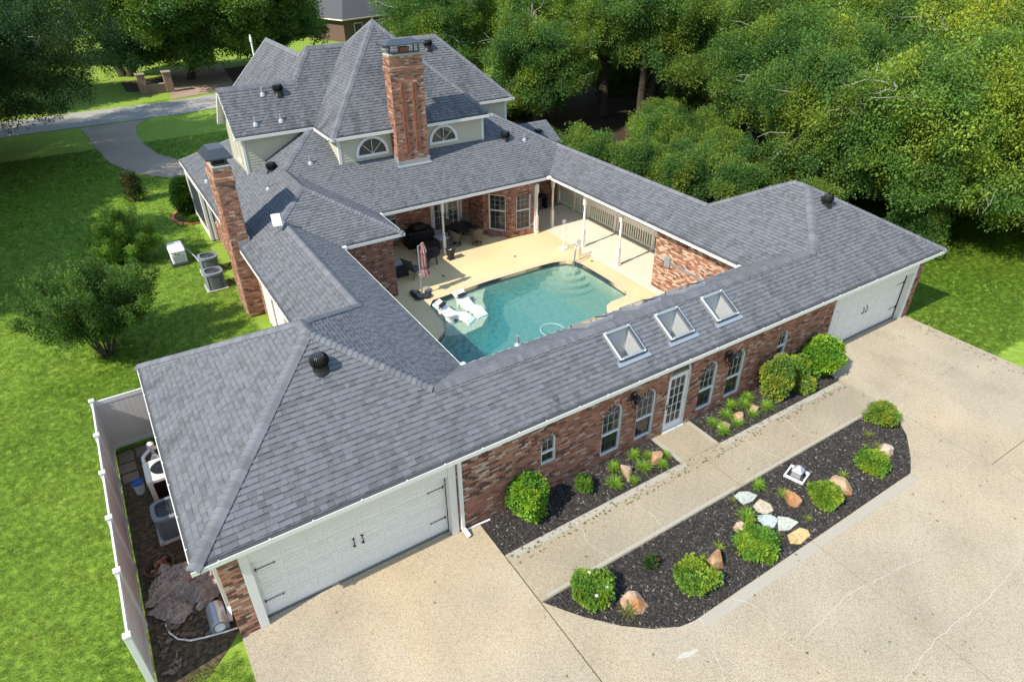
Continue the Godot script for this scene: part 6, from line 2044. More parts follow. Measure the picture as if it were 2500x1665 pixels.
func fan_unit(called: String, label: String, at: Vector3, r: float, h: float, square: float, group := "") -> Node3D:
	# an outdoor condenser: rounded-square louvred body, top ring, grille, fan
	var t := thing(called, label, "air conditioner", at, 0.0, group)
	var ring := func(rad: float) -> PackedVector2Array:
		var p := PackedVector2Array()
		for k in 32:
			var a := TAU * k / 32.0
			var c := cos(a)
			var s := sin(a)
			var e := 2.0 / square
			p.append(Vector2(signf(c) * pow(absf(c), e), signf(s) * pow(absf(s), e)) * rad)
		return p
	var pad := MB.new()
	pad.col = Color(0.45, 0.44, 0.42)
	pad.span(Vector3(-r * 1.15, -0.05, -r * 1.15), Vector3(r * 1.15, 0.06, r * 1.15), 0.015)
	obj("pad", pad, M.concrete, t)
	var body := MB.new()
	body.prism(ring.call(r * 0.93), 0.06, h - 0.06)
	obj("coil", body, M.unit_dark, t)
	var lv := MB.new()
	var y := 0.1
	while y < h - 0.1:
		lv.prism(ring.call(r), y, y + 0.026, true)
		y += 0.045
	obj("louvre", lv, M.unit, t)
	for k in 4:
		var c := MB.new()
		var a := PI * 0.25 + PI * 0.5 * k
		var rr: float = r * (1.0 if square < 3.0 else 1.16)
		c.box(Vector3(cos(a) * rr, h * 0.5, sin(a) * rr), Vector3(0.06, h - 0.1, 0.07), Basis(Vector3.UP, -a), 0.01)
		obj("corner_post", c, M.unit, t)
	var top := MB.new()
	var o: PackedVector2Array = ring.call(r * 1.05)
	var i_: PackedVector2Array = ring.call(r * 0.78)
	for k in 32:
		var j := (k + 1) % 32
		top.face([Vector3(o[k].x, h, o[k].y), Vector3(o[j].x, h, o[j].y), Vector3(i_[j].x, h + 0.015, i_[j].y), Vector3(i_[k].x, h + 0.015, i_[k].y)], Vector3.UP)
		top.face([Vector3(o[k].x, h, o[k].y), Vector3(o[j].x, h, o[j].y), Vector3(o[j].x, h - 0.09, o[j].y), Vector3(o[k].x, h - 0.09, o[k].y)], Vector3(o[k].x, 0, o[k].y))
		top.face([Vector3(i_[k].x, h + 0.015, i_[k].y), Vector3(i_[j].x, h + 0.015, i_[j].y), Vector3(i_[j].x, h - 0.16, i_[j].y), Vector3(i_[k].x, h - 0.16, i_[k].y)], -Vector3(i_[k].x, 0, i_[k].y))
	obj("top_ring", top, M.unit, t)
	var fan := MB.new()
	for k in 3:
		var a := TAU * k / 3.0 + 0.4
		var d := Vector3(cos(a), 0, sin(a))
		var s := Vector3(-sin(a), 0, cos(a))
		fan.face([Vector3(0, h - 0.13, 0) + d * 0.07 - s * 0.05, Vector3(0, h - 0.13, 0) + d * r * 0.72 - s * 0.17, Vector3(0, h - 0.07, 0) + d * r * 0.72 + s * 0.17, Vector3(0, h - 0.1, 0) + d * 0.07 + s * 0.05], Vector3.UP)
	fan.lathe(Vector3(0, h - 0.14, 0), [Vector2(0.1, 0), Vector2(0.1, 0.07), Vector2(0.0, 0.09)], 14)
	obj("fan", fan, M.unit, t)
	var gr := MB.new()
	for q in [0.25, 0.42, 0.58, 0.74]:
		var pth := PackedVector3Array()
		for k in 25: pth.append(Vector3(cos(TAU * k / 24.0) * r * q, h + 0.03 - q * 0.02, sin(TAU * k / 24.0) * r * q))
		gr.tube(pth, PackedFloat32Array([0.004]), 4, false)
	for k in 8: gr.rod(Vector3(0, h + 0.03, 0), Vector3(cos(TAU * k / 8.0) * r * 0.8, h + 0.012, sin(TAU * k / 8.0) * r * 0.8), 0.004, 4)
	obj("grille", gr, M.unit_dark, t)
	return t

func build_equipment() -> void:
	fan_unit("air_conditioner", "grey round-cornered condenser farther back on the left lawn", Vector3(3.75, -0.06, -20.55), 0.40, 0.82, 3.2, "grey condensers by the left chimney")
	fan_unit("air_conditioner", "grey round-cornered condenser nearer the tall left chimney", Vector3(3.62, -0.06, -18.75), 0.40, 0.82, 3.2, "grey condensers by the left chimney")
	fan_unit("air_conditioner", "blue-grey condenser beside the tarp, below the garage eave", Vector3(-0.30, -0.04, -4.72), 0.40, 0.80, 4.0)
	var pipes := MB.new()
	for z in [-20.4, -18.6]:
		pipes.tube(PackedVector3Array([Vector3(4.15, 0.25, z), Vector3(4.4, 0.05, z + 0.2), Vector3(4.6, 0.1, z - 0.1), Vector3(4.86, 0.4, z)]), PackedFloat32Array([0.035]), 6)
	tag(obj("refrigerant_pipes", pipes, M.black), "black insulated pipes from the two lawn condensers to the wall", "pipes")
	var cond := MB.new()
	cond.tube(PackedVector3Array([Vector3(3.0, 0.45, -22.6), Vector3(3.15, 0.5, -22.4), Vector3(3.35, 0.3, -21.8), Vector3(3.5, 0.0, -21.2)]), PackedFloat32Array([0.03]), 8)
	tag(obj("flexible_conduit", cond, M.galv), "grey flexible conduit looping out of the white generator", "conduit")
	# standby generator
	var g := thing("generator", "white standby generator with louvred side on a dark base, left lawn", "generator", Vector3(2.68, -0.06, -22.55), 0.0)
	var gb := MB.new()
	gb.span(Vector3(-0.40, 0.0, -0.72), Vector3(0.40, 0.12, 0.68), 0.02)
	obj("base", gb, M.charcoal, g)
	var bd := MB.new()
	bd.span(Vector3(-0.33, 0.12, -0.6), Vector3(0.33, 0.66, 0.58), 0.03)
	obj("body", bd, M.plastic, g)
	var ld := MB.new()
	ld.span(Vector3(-0.36, 0.66, -0.64), Vector3(0.36, 0.80, 0.62), 0.06)
	obj("lid", ld, M.plastic, g)
	var sl := MB.new()
	for k in 8: sl.span(Vector3(-0.26, 0.18 + k * 0.045, 0.58), Vector3(0.26, 0.205 + k * 0.045, 0.595), 0.004)
	obj("louvre", sl, M.galv, g)
	var vt := MB.new()
	for x in [-0.16, -0.02]: vt.span(Vector3(x, 0.56, 0.575), Vector3(x + 0.08, 0.61, 0.59))
	obj("vent_slot", vt, M.black, g)
	# pool heater, pump and plumbing by the fence
	var ht := thing("heat_pump", "cream pool heat pump with a round fan opening on top, beside the garage", "heat pump", Vector3(-0.22, -0.04, -6.25))
	var hb := MB.new()
	hb.span(Vector3(-0.42, 0.84, -0.46), Vector3(0.42, 0.96, 0.46), 0.02)
	for sx in [-1.0, 1.0]:
		for sz in [-1.0, 1.0]: hb.span(Vector3(sx * 0.35 - 0.06, 0.08, sz * 0.39 - 0.06), Vector3(sx * 0.35 + 0.06, 0.84, sz * 0.39 + 0.06), 0.01)
	hb.span(Vector3(-0.42, 0.0, -0.46), Vector3(0.42, 0.1, 0.46), 0.01)
	obj("casing", hb, M.cream, ht)
	var hc := MB.new()
	hc.span(Vector3(-0.34, 0.1, -0.38), Vector3(0.34, 0.84, 0.38))
	obj("coil", hc, M.black, ht)
	var hf := MB.new()
	hf.lathe(Vector3(0.05, 0.962, 0), [Vector2(0.3, 0.0), Vector2(0.3, 0.012), Vector2(0, 0.012)], 24)
	obj("fan_opening", hf, M.black, ht)
	var hg := MB.new()
	for q in [0.1, 0.2, 0.3]:
		var pth := PackedVector3Array()
		for k in 25: pth.append(Vector3(0.05 + cos(TAU * k / 24.0) * q, 0.985, sin(TAU * k / 24.0) * q))
		hg.tube(pth, PackedFloat32Array([0.006]), 4, false)
	for k in 5: hg.rod(Vector3(0.05, 0.985, 0), Vector3(0.05 + cos(TAU * k / 5.0) * 0.3, 0.98, sin(TAU * k / 5.0) * 0.3), 0.01, 4)
	obj("grille", hg, M.charcoal, ht)
	var pl := thing("pool_plumbing", "white pool pipes, valves and filter behind the heat pump", "plumbing", Vector3(-0.3, -0.04, -7.35))
	var pp := MB.new()
	pp.tube(PackedVector3Array([Vector3(-0.32, 0.0, 0.45), Vector3(-0.32, 0.6, 0.4), Vector3(-0.32, 0.66, 0.0), Vector3(-0.1, 0.68, -0.25), Vector3(0.4, 0.7, -0.25)]), PackedFloat32Array([0.055]), 10)
	pp.tube(PackedVector3Array([Vector3(-0.2, 0.0, 0.6), Vector3(-0.2, 0.4, 0.55), Vector3(0.3, 0.45, 0.5)]), PackedFloat32Array([0.055]), 10)
	pp.rod(Vector3(-0.05, 0.0, -0.25), Vector3(-0.05, 0.85, -0.25), 0.055)
	obj("pipe", pp, M.plastic, pl)
	var pv := MB.new()
	pv.lathe(Vector3(-0.05, 0.72, -0.28), [Vector2(0.1, 0), Vector2(0.1, 0.14), Vector2(0.05, 0.18), Vector2(0.0, 0.2)], 12)
	pv.lathe(Vector3(-0.02, 0.5, 0.1), [Vector2(0.1, 0), Vector2(0.12, 0.1), Vector2(0.06, 0.2), Vector2(0.0, 0.22)], 12)
	obj("valve", pv, M.plastic, pl)
	var pf := MB.new()
	pf.lathe(Vector3(0.32, 0.0, 0.25), [Vector2(0.24, 0), Vector2(0.25, 0.5), Vector2(0.2, 0.68), Vector2(0.0, 0.75)], 18)
	obj("filter_tank", pf, M.cream, pl)
	var bk := thing("bucket", "white plastic bucket with a blue lid by the heat pump", "bucket", Vector3(-0.93, -0.045, -6.72))
	var bb := MB.new()
	bb.lathe(Vector3.ZERO, [Vector2(0.0, 0.0), Vector2(0.125, 0.0), Vector2(0.145, 0.36)], 20)
	obj("body", bb, M.plastic, bk)
	var bl := MB.new()
	bl.col = Color(0.02, 0.08, 0.32)
	bl.lathe(Vector3(0, 0.35, 0), [Vector2(0.15, 0.0), Vector2(0.152, 0.035), Vector2(0.135, 0.04), Vector2(0.13, 0.025), Vector2(0, 0.025)], 20)
	obj("lid", bl, M.paint, bk)
	var ps := [[-1.12, -8.55, 0.42, 0.5, "paving slab at the back by the fence corner"], [-0.62, -8.6, 0.44, 0.46, "paving slab beside the garage, back row"], [-1.13, -8.0, 0.44, 0.42, "paving slab in the second row along the fence"], [-1.1, -7.5, 0.42, 0.4, "paving slab nearest the bucket"]]
	for q in ps:
		tag(obj("paving_slab", slab_mesh(rect(q[0] - q[2] * 0.5, q[0] + q[2] * 0.5, q[1] - q[3] * 0.5, q[1] + q[3] * 0.5), -0.06, -0.02, Color(0.22, 0.17, 0.125), 0.12, 0.4), M.concrete), q[4], "paving slab", "brown paving slabs by the fence")
	# crumpled sheet over a pile
	rng.seed = 702
	var nz := FastNoiseLite.new()
	nz.seed = 8; nz.frequency = 0.55; nz.fractal_octaves = 4; nz.fractal_type = FastNoiseLite.FRACTAL_RIDGED
	var sh := thing("crumpled_sheet", "crumpled taupe roofing sheet heaped beside the garage corner", "sheet", Vector3(-0.4, -0.045, -2.4))
	for part in [[Vector2(-0.15, -0.4), 1.25, 1.0, 0.5, 0.3], [Vector2(0.42, 0.15), 0.95, 0.7, 0.4, -0.4], [Vector2(-0.4, 0.35), 0.9, 0.5, 0.3, 0.9]]:
		var mb := MB.new()
		var nn := 22
		var pt := []
		for i in nn + 1:
			for j in nn + 1:
				var u := float(i) / nn * 2.0 - 1.0
				var w := float(j) / nn * 2.0 - 1.0
				var edge := 1.0 - maxf(absf(u), absf(w))
				var k := nz.get_noise_2d(u * 2.2 + part[3] * 40.0, w * 2.2 + part[4] * 10.0)
				var rag := 0.12 * nz.get_noise_2d(u * 3.0 + 20.0, w * 3.0)
				var q: Vector2 = Vector2(u * part[1] * 0.5 * (1.0 + rag), w * part[2] * (0.55 + rag)).rotated(part[4]) + part[0]
				pt.append(Vector3(q.x, 0.03 + maxf(0.0, part[3] * (smoothstep(0.0, 0.6, edge) * 0.6 + 0.36 * k * (0.4 + edge))), q.y))
		mb.col = Color(0.40, 0.34, 0.30)
		for i in nn:
			for j in nn:
				var a: Vector3 = pt[i * (nn + 1) + j]
				var b: Vector3 = pt[(i + 1) * (nn + 1) + j]
				var c: Vector3 = pt[(i + 1) * (nn + 1) + j + 1]
				var d: Vector3 = pt[i * (nn + 1) + j + 1]
				mb.face([a, b, c], Vector3.UP); mb.face([a, c, d], Vector3.UP)
		obj("sheet", mb, M.rock, sh)
	var sc := MB.new()
	for i in 60:
		var s := R(0.6, 1.3)
		sc.col = Color(0.20, 0.155, 0.125) * s
		var p := Vector3(R(-1.15, 0.15), 0.0, R(-2.4, -0.9))
		if i > 40: p = Vector3(R(-1.2, -0.7), 0, R(-1.4, -0.4))
		sc.box(p + Vector3.UP * R(-0.03, 0.03), Vector3(R(0.05, 0.28), 0.008, R(0.04, 0.14)), Basis(Vector3.UP, R(0, TAU)) * Basis(Vector3.RIGHT, R(-0.5, 0.5)))
	tag(obj("roofing_scraps", sc, M.rock, self, "stuff"), "torn brown roofing scraps strewn on the earth", "scraps")
	var cr := thing("planter_box", "low brown tub filled with broken bricks and scraps behind the sheet", "tub", Vector3(-0.85, -0.045, -3.35))
	var cb := MB.new()
	cb.col = Color(0.11, 0.085, 0.07)
	cb.lathe(Vector3.ZERO, [Vector2(0.28, 0.0), Vector2(0.36, 0.34), Vector2(0.33, 0.34), Vector2(0.27, 0.1), Vector2(0, 0.1)], 16)
	obj("tub", cb, M.rock, cr)
	for i in 14:
		var one := MB.new()
		one.col = Color(0.33, 0.15, 0.09) * R(0.5, 1.2)
		one.box(Vector3.ZERO, Vector3(R(0.1, 0.2), 0.06, R(0.06, 0.1)), Basis.IDENTITY, 0.006)
		var o := obj("brick", one, M.brick, cr)
		o.position = Vector3(R(-0.2, 0.2), R(0.2, 0.33), R(-0.2, 0.2))
		o.rotation = Vector3(R(-0.6, 0.6), R(0, 3), R(-0.6, 0.6))
	var dm := thing("metal_drum", "short galvanised metal cylinder with an arched back, lying by the garage corner", "drum", Vector3(0.06, -0.045, -1.15))
	var db := MB.new()
	db.lathe(Vector3(0, 0.19, 0.30), [Vector2(0.20, -0.62), Vector2(0.20, 0.0), Vector2(0.185, 0.01), Vector2(0.10, 0.012)], 26, Basis(Vector3.RIGHT, PI * 0.5))
	db.span(Vector3(-0.2, 0, -0.31), Vector3(0.2, 0.19, 0.295), 0.01)
	obj("body", db, M.galv, dm)
	var dh := MB.new()
	dh.lathe(Vector3(0, 0.2, 0.31), [Vector2(0.11, 0.0), Vector2(0.11, 0.03), Vector2(0.09, 0.03), Vector2(0.085, -0.0), Vector2(0.0, -0.0)], 20, Basis(Vector3.RIGHT, PI * 0.5))
	obj("collar", dh, M.plastic, dm)
	var hs := MB.new()
	hs.tube(PackedVector3Array([Vector3(-1.0, -0.02, -1.75), Vector3(-0.96, -0.02, -1.45), Vector3(-0.82, -0.02, -1.18), Vector3(-0.6, -0.02, -1.0), Vector3(-0.3, -0.02, -0.9), Vector3(0.1, -0.02, -0.8), Vector3(0.4, -0.02, -0.74)]), PackedFloat32Array([0.022]), 8)
	tag(obj("drain_hose", hs, M.cream), "pale plastic drain hose curving over the bare earth", "hose")
	# the little white lantern in the island bed
	var ln := thing("bed_lantern", "white pyramid-topped lantern in a square white frame in the island bed", "lantern", Vector3(15.4, -0.03, 3.08), 0.28)
	var tr := MB.new()
	for k in 4:
		var a := PI * 0.5 * k
		tr.box(Vector3(sin(a), 0, cos(a)) * 0.26 + Vector3.UP * 0.04, Vector3(0.57, 0.09, 0.045), Basis(Vector3.UP, a), 0.005)
	obj("frame", tr, M.plastic, ln)
	var lb := MB.new()
	lb.lathe(Vector3.ZERO, [Vector2(0.20, 0.0), Vector2(0.17, 0.22), Vector2(0.21, 0.23), Vector2(0.04, 0.40), Vector2(0.0, 0.42)], 4, Basis(Vector3.UP, PI * 0.25))
	obj("body", lb, M.galv, ln)
	# satellite dish
	var sd := thing("satellite_panel", "flat white satellite internet panel on a short mast on the roof", "satellite dish", Vector3(5.80, 3.72, -14.04))
	var ms := MB.new()
	ms.rod(Vector3(0, -0.02, 0), Vector3(0.03, 0.5, 0.02), 0.022)
	ms.rod(Vector3(0.0, 0.25, 0), Vector3(0.2, 0.1, -0.05), 0.014, 6)
	ms.box(Vector3(0, 0.0, 0), Vector3(0.22, 0.02, 0.12), Basis(Vector3.BACK, 0.5))
	obj("mast", ms, M.galv, sd)
	var sp := MB.new()
	sp.box(Vector3(0.04, 0.54, 0.03), Vector3(0.34, 0.04, 0.52), Basis(Vector3.UP, -0.15) * Basis(Vector3.RIGHT, 0.75), 0.015)
	obj("panel", sp, M.plastic, sd)

func dining_chair() -> Node3D:
	var t := thing("dining_chair", "chair", "chair", Vector3.ZERO, 0.0, "wicker swivel chairs round the dining table")
	var b := MB.new()
	for k in 20:
		var a0 := -0.75 * PI + PI * 1.5 * k / 20.0 - PI * 0.5
		var a1 := -0.75 * PI + PI * 1.5 * (k + 1) / 20.0 - PI * 0.5
		var h0 := 0.62 + 0.30 * pow(maxf(0.0, -sin(a0)), 1.2)
		var h1 := 0.62 + 0.30 * pow(maxf(0.0, -sin(a1)), 1.2)
		var q := [Vector3(cos(a0), 0, sin(a0)), Vector3(cos(a1), 0, sin(a1))]
		for r in [0.31, 0.27]:
			b.face([q[0] * (r - 0.04) + Vector3.UP * 0.3, q[1] * (r - 0.04) + Vector3.UP * 0.3, q[1] * (r + 0.03) + Vector3.UP * h1, q[0] * (r + 0.03) + Vector3.UP * h0], q[0] * (1.0 if r > 0.3 else -1.0))
		b.face([q[0] * 0.30 + Vector3.UP * h0, q[1] * 0.30 + Vector3.UP * h1, q[1] * 0.34 + Vector3.UP * h1, q[0] * 0.34 + Vector3.UP * h0], Vector3.UP)
	obj("shell", b, M.wicker, t)
	var s := MB.new()
	s.col = Color(0.27, 0.24, 0.19)
	s.lathe(Vector3(0, 0.36, 0), [Vector2(0.25, 0), Vector2(0.28, 0.04), Vector2(0.26, 0.1), Vector2(0.0, 0.12)], 20)
	obj("seat", s, M.cloth, t)
	var r_ := MB.new()
	r_.rod(Vector3(0, 0.03, 0), Vector3(0, 0.36, 0), 0.03)
	var ring := PackedVector3Array()
	for k in 29: ring.append(Vector3(cos(TAU * k / 28.0) * 0.27, 0.02, sin(TAU * k / 28.0) * 0.27))
	r_.tube(ring, PackedFloat32Array([0.014]), 6, false)
	for k in 4: r_.rod(Vector3(cos(PI * 0.5 * k) * 0.27, 0.02, sin(PI * 0.5 * k) * 0.27), Vector3(0, 0.07, 0), 0.012, 6)
	obj("swivel_base", r_, M.black, t)
	return t

func lounger() -> Node3D:
	var t := thing("pool_lounger", "lounger", "lounger", Vector3.ZERO, 0.0, "white loungers on the tanning shelf")
	# wavy side profile (along z from head to foot, height)
	var pf := []
	for k in 25:
		var s := k / 24.0
		var y := 0.12 + 0.50 * pow(1.0 - smoothstep(-0.1, 0.55, s), 1.2) + 0.12 * exp(-pow((s - 0.72) / 0.17, 2.0)) - 0.07 * smoothstep(0.7, 1.0, s)
		pf.append(Vector2(-0.87 + 1.74 * s, y))
	var mb := MB.new()
	for i in 24:
		var a: Vector2 = pf[i]
		var b: Vector2 = pf[i + 1]
		var w := 0.28
		mb.face([Vector3(-w, a.y, a.x), Vector3(w, a.y, a.x), Vector3(w, b.y, b.x), Vector3(-w, b.y, b.x)], Vector3.UP)
		mb.face([Vector3(-w, a.y - 0.07, a.x), Vector3(w, a.y - 0.07, a.x), Vector3(w, b.y - 0.07, b.x), Vector3(-w, b.y - 0.07, b.x)], Vector3.DOWN)
		for s in [-w, w]: mb.face([Vector3(s, a.y, a.x), Vector3(s, b.y, b.x), Vector3(s, b.y - 0.07, b.x), Vector3(s, a.y - 0.07, a.x)], Vector3(s, 0, 0))
	for i in [0, 24]: mb.face([Vector3(-0.28, pf[i].y, pf[i].x), Vector3(0.28, pf[i].y, pf[i].x), Vector3(0.28, pf[i].y - 0.07, pf[i].x), Vector3(-0.28, pf[i].y - 0.07, pf[i].x)], Vector3(0, 0, -1.0 if i == 0 else 1.0))
	obj("seat", mb, M.plastic, t)
	var ft := MB.new()
	for z in [-0.55, 0.35]: ft.span(Vector3(-0.27, -0.0, z - 0.05), Vector3(0.27, 0.33 if z < 0 else 0.2, z + 0.05), 0.01)
	obj("foot", ft, M.plastic, t)
	var pw := MB.new()
	pw.col = Color(0.03, 0.03, 0.033)
	pw.box(Vector3(0, 0.50, -0.56), Vector3(0.42, 0.08, 0.17), Basis(Vector3.RIGHT, 0.52), 0.03)
	var ps := obj("pillow", pw, M.cloth, t)
	var st := MB.new()
	st.col = Color(0.03, 0.03, 0.033)
	st.box(Vector3(0, 0.47, -0.55), Vector3(0.64, 0.012, 0.05), Basis(Vector3.RIGHT, 0.52))
	obj("strap", st, M.cloth, ps)
	return t

func build_courtyard() -> void:
	var lo := lounger()
	lo.set_meta("label", "white wavy lounger nearest the side table on the tanning shelf")
	lo.position = Vector3(11.50, -0.30, -10.85); lo.rotation.y = 0.56
	copy(lo, "pool_lounger", "white wavy lounger nearer the deep water, farther from the side table", Vector3(12.40, -0.30, -11.08), 0.16)
	var st := thing("pool_side_table", "white drum side table standing in the water by the loungers", "side table", Vector3(11.12, -0.30, -10.55))
	var sm := MB.new()
	sm.lathe(Vector3.ZERO, [Vector2(0.22, 0.0), Vector2(0.19, 0.08), Vector2(0.17, 0.25), Vector2(0.19, 0.4), Vector2(0.23, 0.46), Vector2(0.22, 0.475), Vector2(0, 0.475)], 24)
	obj("body", sm, M.plastic, st)
	# cantilever umbrella, closed
	var um := thing("cantilever_umbrella", "closed dusty pink cantilever umbrella on a grey mast by the loungers", "umbrella", Vector3(11.02, 0.0, -12.9))
	var mt := MB.new()
	mt.rod(Vector3(0, 0.04, 0), Vector3(0, 2.32, 0), 0.035, 12)
	mt.rod(Vector3(0.0, 2.3, 0), Vector3(0.10, 0.95, -0.03), 0.022, 10)
	mt.box(Vector3(0.03, 0.95, 0), Vector3(0.16, 0.18, 0.12), Basis(Vector3.BACK, 0.2), 0.02)
	mt.rod(Vector3(0.05, 1.0, 0), Vector3(0.05, 0.98, 0.14), 0.012, 8)
	mt.rod(Vector3(0, 2.3, 0), Vector3(0.2, 2.36, -0.02), 0.02, 8)
	obj("mast", mt, M.galv, um)
	var cn := MB.new()
	var nk := 40
	var hh := [[2.36, 0.06], [2.2, 0.10], [2.0, 0.15], [1.99, 0.10], [1.7, 0.12], [1.4, 0.125], [1.26, 0.10], [1.1, 0.16], [0.92, 0.19]]
	for i in hh.size() - 1:
		for k in nk:
			var p := []
			for q in [[i, k], [i, k + 1], [i + 1, k + 1], [i + 1, k]]:
				var a: float = TAU * q[1] / nk
				var rr: float = hh[q[0]][1] * (1.0 + 0.26 * sin(a * 8.0 + q[0] * 0.5))
				p.append(Vector3(0.21 + cos(a) * rr, hh[q[0]][0] + (0.05 * sin(a * 4.0) if q[0] == 8 else 0.0), sin(a) * rr))
			cn.col = Color(0.36, 0.15, 0.15).lerp(Color(0.5, 0.33, 0.32), 0.5 + 0.5 * sin(TAU * k / nk * 8.0))
			var m: Vector3 = (p[0] + p[2]) * 0.5 - Vector3(0.21, 0, 0)
			cn.face(p, Vector3(m.x, 0.2, m.z))
	obj("canopy", cn, M.cloth, um)
	var fi := MB.new()
	fi.col = Color(0.3, 0.2, 0.11)
	fi.lathe(Vector3(0.21, 2.36, 0), [Vector2(0.07, 0), Vector2(0.07, 0.05), Vector2(0.0, 0.06)], 12)
	obj("cap", fi, M.paint, um)
	var tie := MB.new()
	tie.col = Color(0.12, 0.05, 0.05)
	tie.lathe(Vector3(0.21, 1.25, 0), [Vector2(0.135, 0.0), Vector2(0.14, 0.03)], 20)
	obj("tie", tie, M.cloth, um)
	var cb := MB.new()
	cb.bar(Vector3(-0.45, 0.03, 0), Vector3(0.45, 0.03, 0), 0.07, 0.05)
	cb.bar(Vector3(0, 0.031, -0.45), Vector3(0, 0.031, 0.45), 0.07, 0.05)
	obj("cross_base", cb, M.charcoal, um)
	var bags := [[Vector3(-0.25, 0, 0.25), Color(0.03, 0.035, 0.042)], [Vector3(0.1, 0, 0.30), Color(0.03, 0.035, 0.045)], [Vector3(0.32, 0, -0.22), Color(0.30, 0.28, 0.25)], [Vector3(-0.28, 0, -0.22), Color(0.035, 0.04, 0.045)]]
	var bn := ["dark sandbag left of the closed umbrella's mast", "dark blue-grey sandbag in front of the closed umbrella's mast", "pale grey sandbag right of the closed umbrella's mast", "dark sandbag behind the closed umbrella's mast"]
	for i in 4:
		var bm := MB.new()
		bm.col = bags[i][1]
		bm.lathe(Vector3.ZERO, [Vector2(0, -0.005), Vector2(0.2, 0.0), Vector2(0.25, 0.05), Vector2(0.2, 0.1), Vector2(0.08, 0.13), Vector2(0, 0.13)], 16, Basis(Vector3.UP, 0.5 * i), Vector3(1.0, 1.0, 0.75))
		var o := obj("sandbag", bm, M.cloth)
		o.position = um.position + bags[i][0] + Vector3.UP * 0.05
		tag(o, bn[i], "sandbag", "sandbags on the umbrella base")
	# sling armchair with a towel
	var ac := thing("sling_chair", "grey sling armchair with a dark frame, left of the low table", "armchair", Vector3(11.5, 0.0, -14.75), PI * 0.62)
	var fr := MB.new()
	for s in [-0.3, 0.3]:
		fr.tube(PackedVector3Array([Vector3(s, 0.0, 0.32), Vector3(s, 0.40, 0.26), Vector3(s, 0.60, 0.2), Vector3(s, 0.62, -0.25)]), PackedFloat32Array([0.018]), 6)
		fr.tube(PackedVector3Array([Vector3(s, 0.0, -0.38), Vector3(s, 0.36, -0.18), Vector3(s, 1.0, -0.46)]), PackedFloat32Array([0.018]), 6)
		fr.rod(Vector3(s, 0.40, 0.26), Vector3(s, 0.34, -0.2), 0.016, 6)
	obj("frame", fr, M.charcoal, ac)
	var sl := MB.new()
	sl.col = Color(0.14, 0.145, 0.145)
	sl.box(Vector3(0, 0.39, 0.03), Vector3(0.58, 0.03, 0.5), Basis(Vector3.RIGHT, -0.12), 0.01)
	obj("seat", sl, M.cloth, ac)
	var sb := MB.new()
	sb.col = Color(0.14, 0.145, 0.145)
	sb.box(Vector3(0, 0.70, -0.33), Vector3(0.58, 0.68, 0.03), Basis(Vector3.RIGHT, -0.4), 0.01)
	obj("backrest", sb, M.cloth, ac)
	var tw := MB.new()
	tw.col = Color(0.72, 0.74, 0.76)
	tw.box(Vector3(0.02, 0.72, -0.315), Vector3(0.30, 0.3, 0.02), Basis(Vector3.RIGHT, -0.4), 0.006)
	for x in [-0.1, 0.13]: tw.box(Vector3(x, 0.95, -0.42), Vector3(0.045, 0.22, 0.016), Basis(Vector3.RIGHT, -0.4))
	var to := obj("sign_bag", tw, M.cloth)
	to.transform = ac.transform
	tag(to, "white flat bag with handles hung on the sling armchair", "bag")
	# low dark table
	var tb := thing("low_table", "low dark slatted table between the sling chair and the porch post", "table", Vector3(12.62, 0.0, -15.45), 0.25)
	for k in 6:
		var sm2 := MB.new()
		sm2.box(Vector3(-0.27 + k * 0.108, 0.45, 0), Vector3(0.1, 0.03, 0.66), Basis.IDENTITY, 0.006)
		obj("slat", sm2, M.charcoal, tb)
	for sx in [-0.28, 0.28]:
		for sz in [-0.28, 0.28]:
			var lm := MB.new()
			lm.bar(Vector3(sx, 0, sz), Vector3(sx * 0.9, 0.44, sz * 0.9), 0.05, 0.05, Vector3.RIGHT)
			obj("leg", lm, M.charcoal, tb)
	var pt := thing("square_planter", "charcoal square tapered planter in the sun by the porch post", "planter", Vector3(13.78, 0.0, -15.42), 0.12)
	var pm := MB.new()
	pm.lathe(Vector3.ZERO, [Vector2(0.22, 0.0), Vector2(0.22, 0.05), Vector2(0.15, 0.08), Vector2(0.24, 0.5), Vector2(0.27, 0.5), Vector2(0.27, 0.56), Vector2(0.2, 0.56), Vector2(0.19, 0.42), Vector2(0, 0.42)], 4, Basis(Vector3.UP, PI * 0.25))
	obj("body", pm, M.charcoal, pt)
	rng.seed = 801
	for k in 9:
		var rk := MB.new()
		rk.box(Vector3(R(-0.09, 0.09), 0.44, R(-0.09, 0.09)), Vector3.ONE * R(0.05, 0.09), Basis(Vector3(1, 1, 0).normalized(), R(0, 3)), 0.012)
		obj("stone", rk, M.cream, pt)
	# covered grill and fire pit
	var gr := thing("covered_grill", "large black covered grill against the porch's brick wall", "grill", Vector3(13.25, 0.0, -17.75))
	var gm := MB.new()
	gm.span(Vector3(-0.72, 0.0, -0.36), Vector3(0.72, 0.86, 0.36), 0.05)
	gm.box(Vector3(0, 0.98, 0), Vector3(0.8, 0.34, 0.56), Basis.IDENTITY, 0.12)
	obj("cover", gm, M.black, gr)
	var fp := thing("covered_fire_pit", "round dark covered fire pit behind the low table", "fire pit", Vector3(13.15, 0.0, -16.5))
	var fm := MB.new()
	fm.lathe(Vector3.ZERO, [Vector2(0.50, 0.0), Vector2(0.54, 0.08), Vector2(0.53, 0.42), Vector2(0.48, 0.54), Vector2(0.2, 0.64), Vector2(0, 0.65)], 24)
	obj("cover", fm, M.black, fp)
	var wb := thing("wicker_box", "grey wicker storage ottoman with a pale top beside the porch post", "ottoman", Vector3(14.22, 0.0, -17.0), 0.1)
	var wm := MB.new()
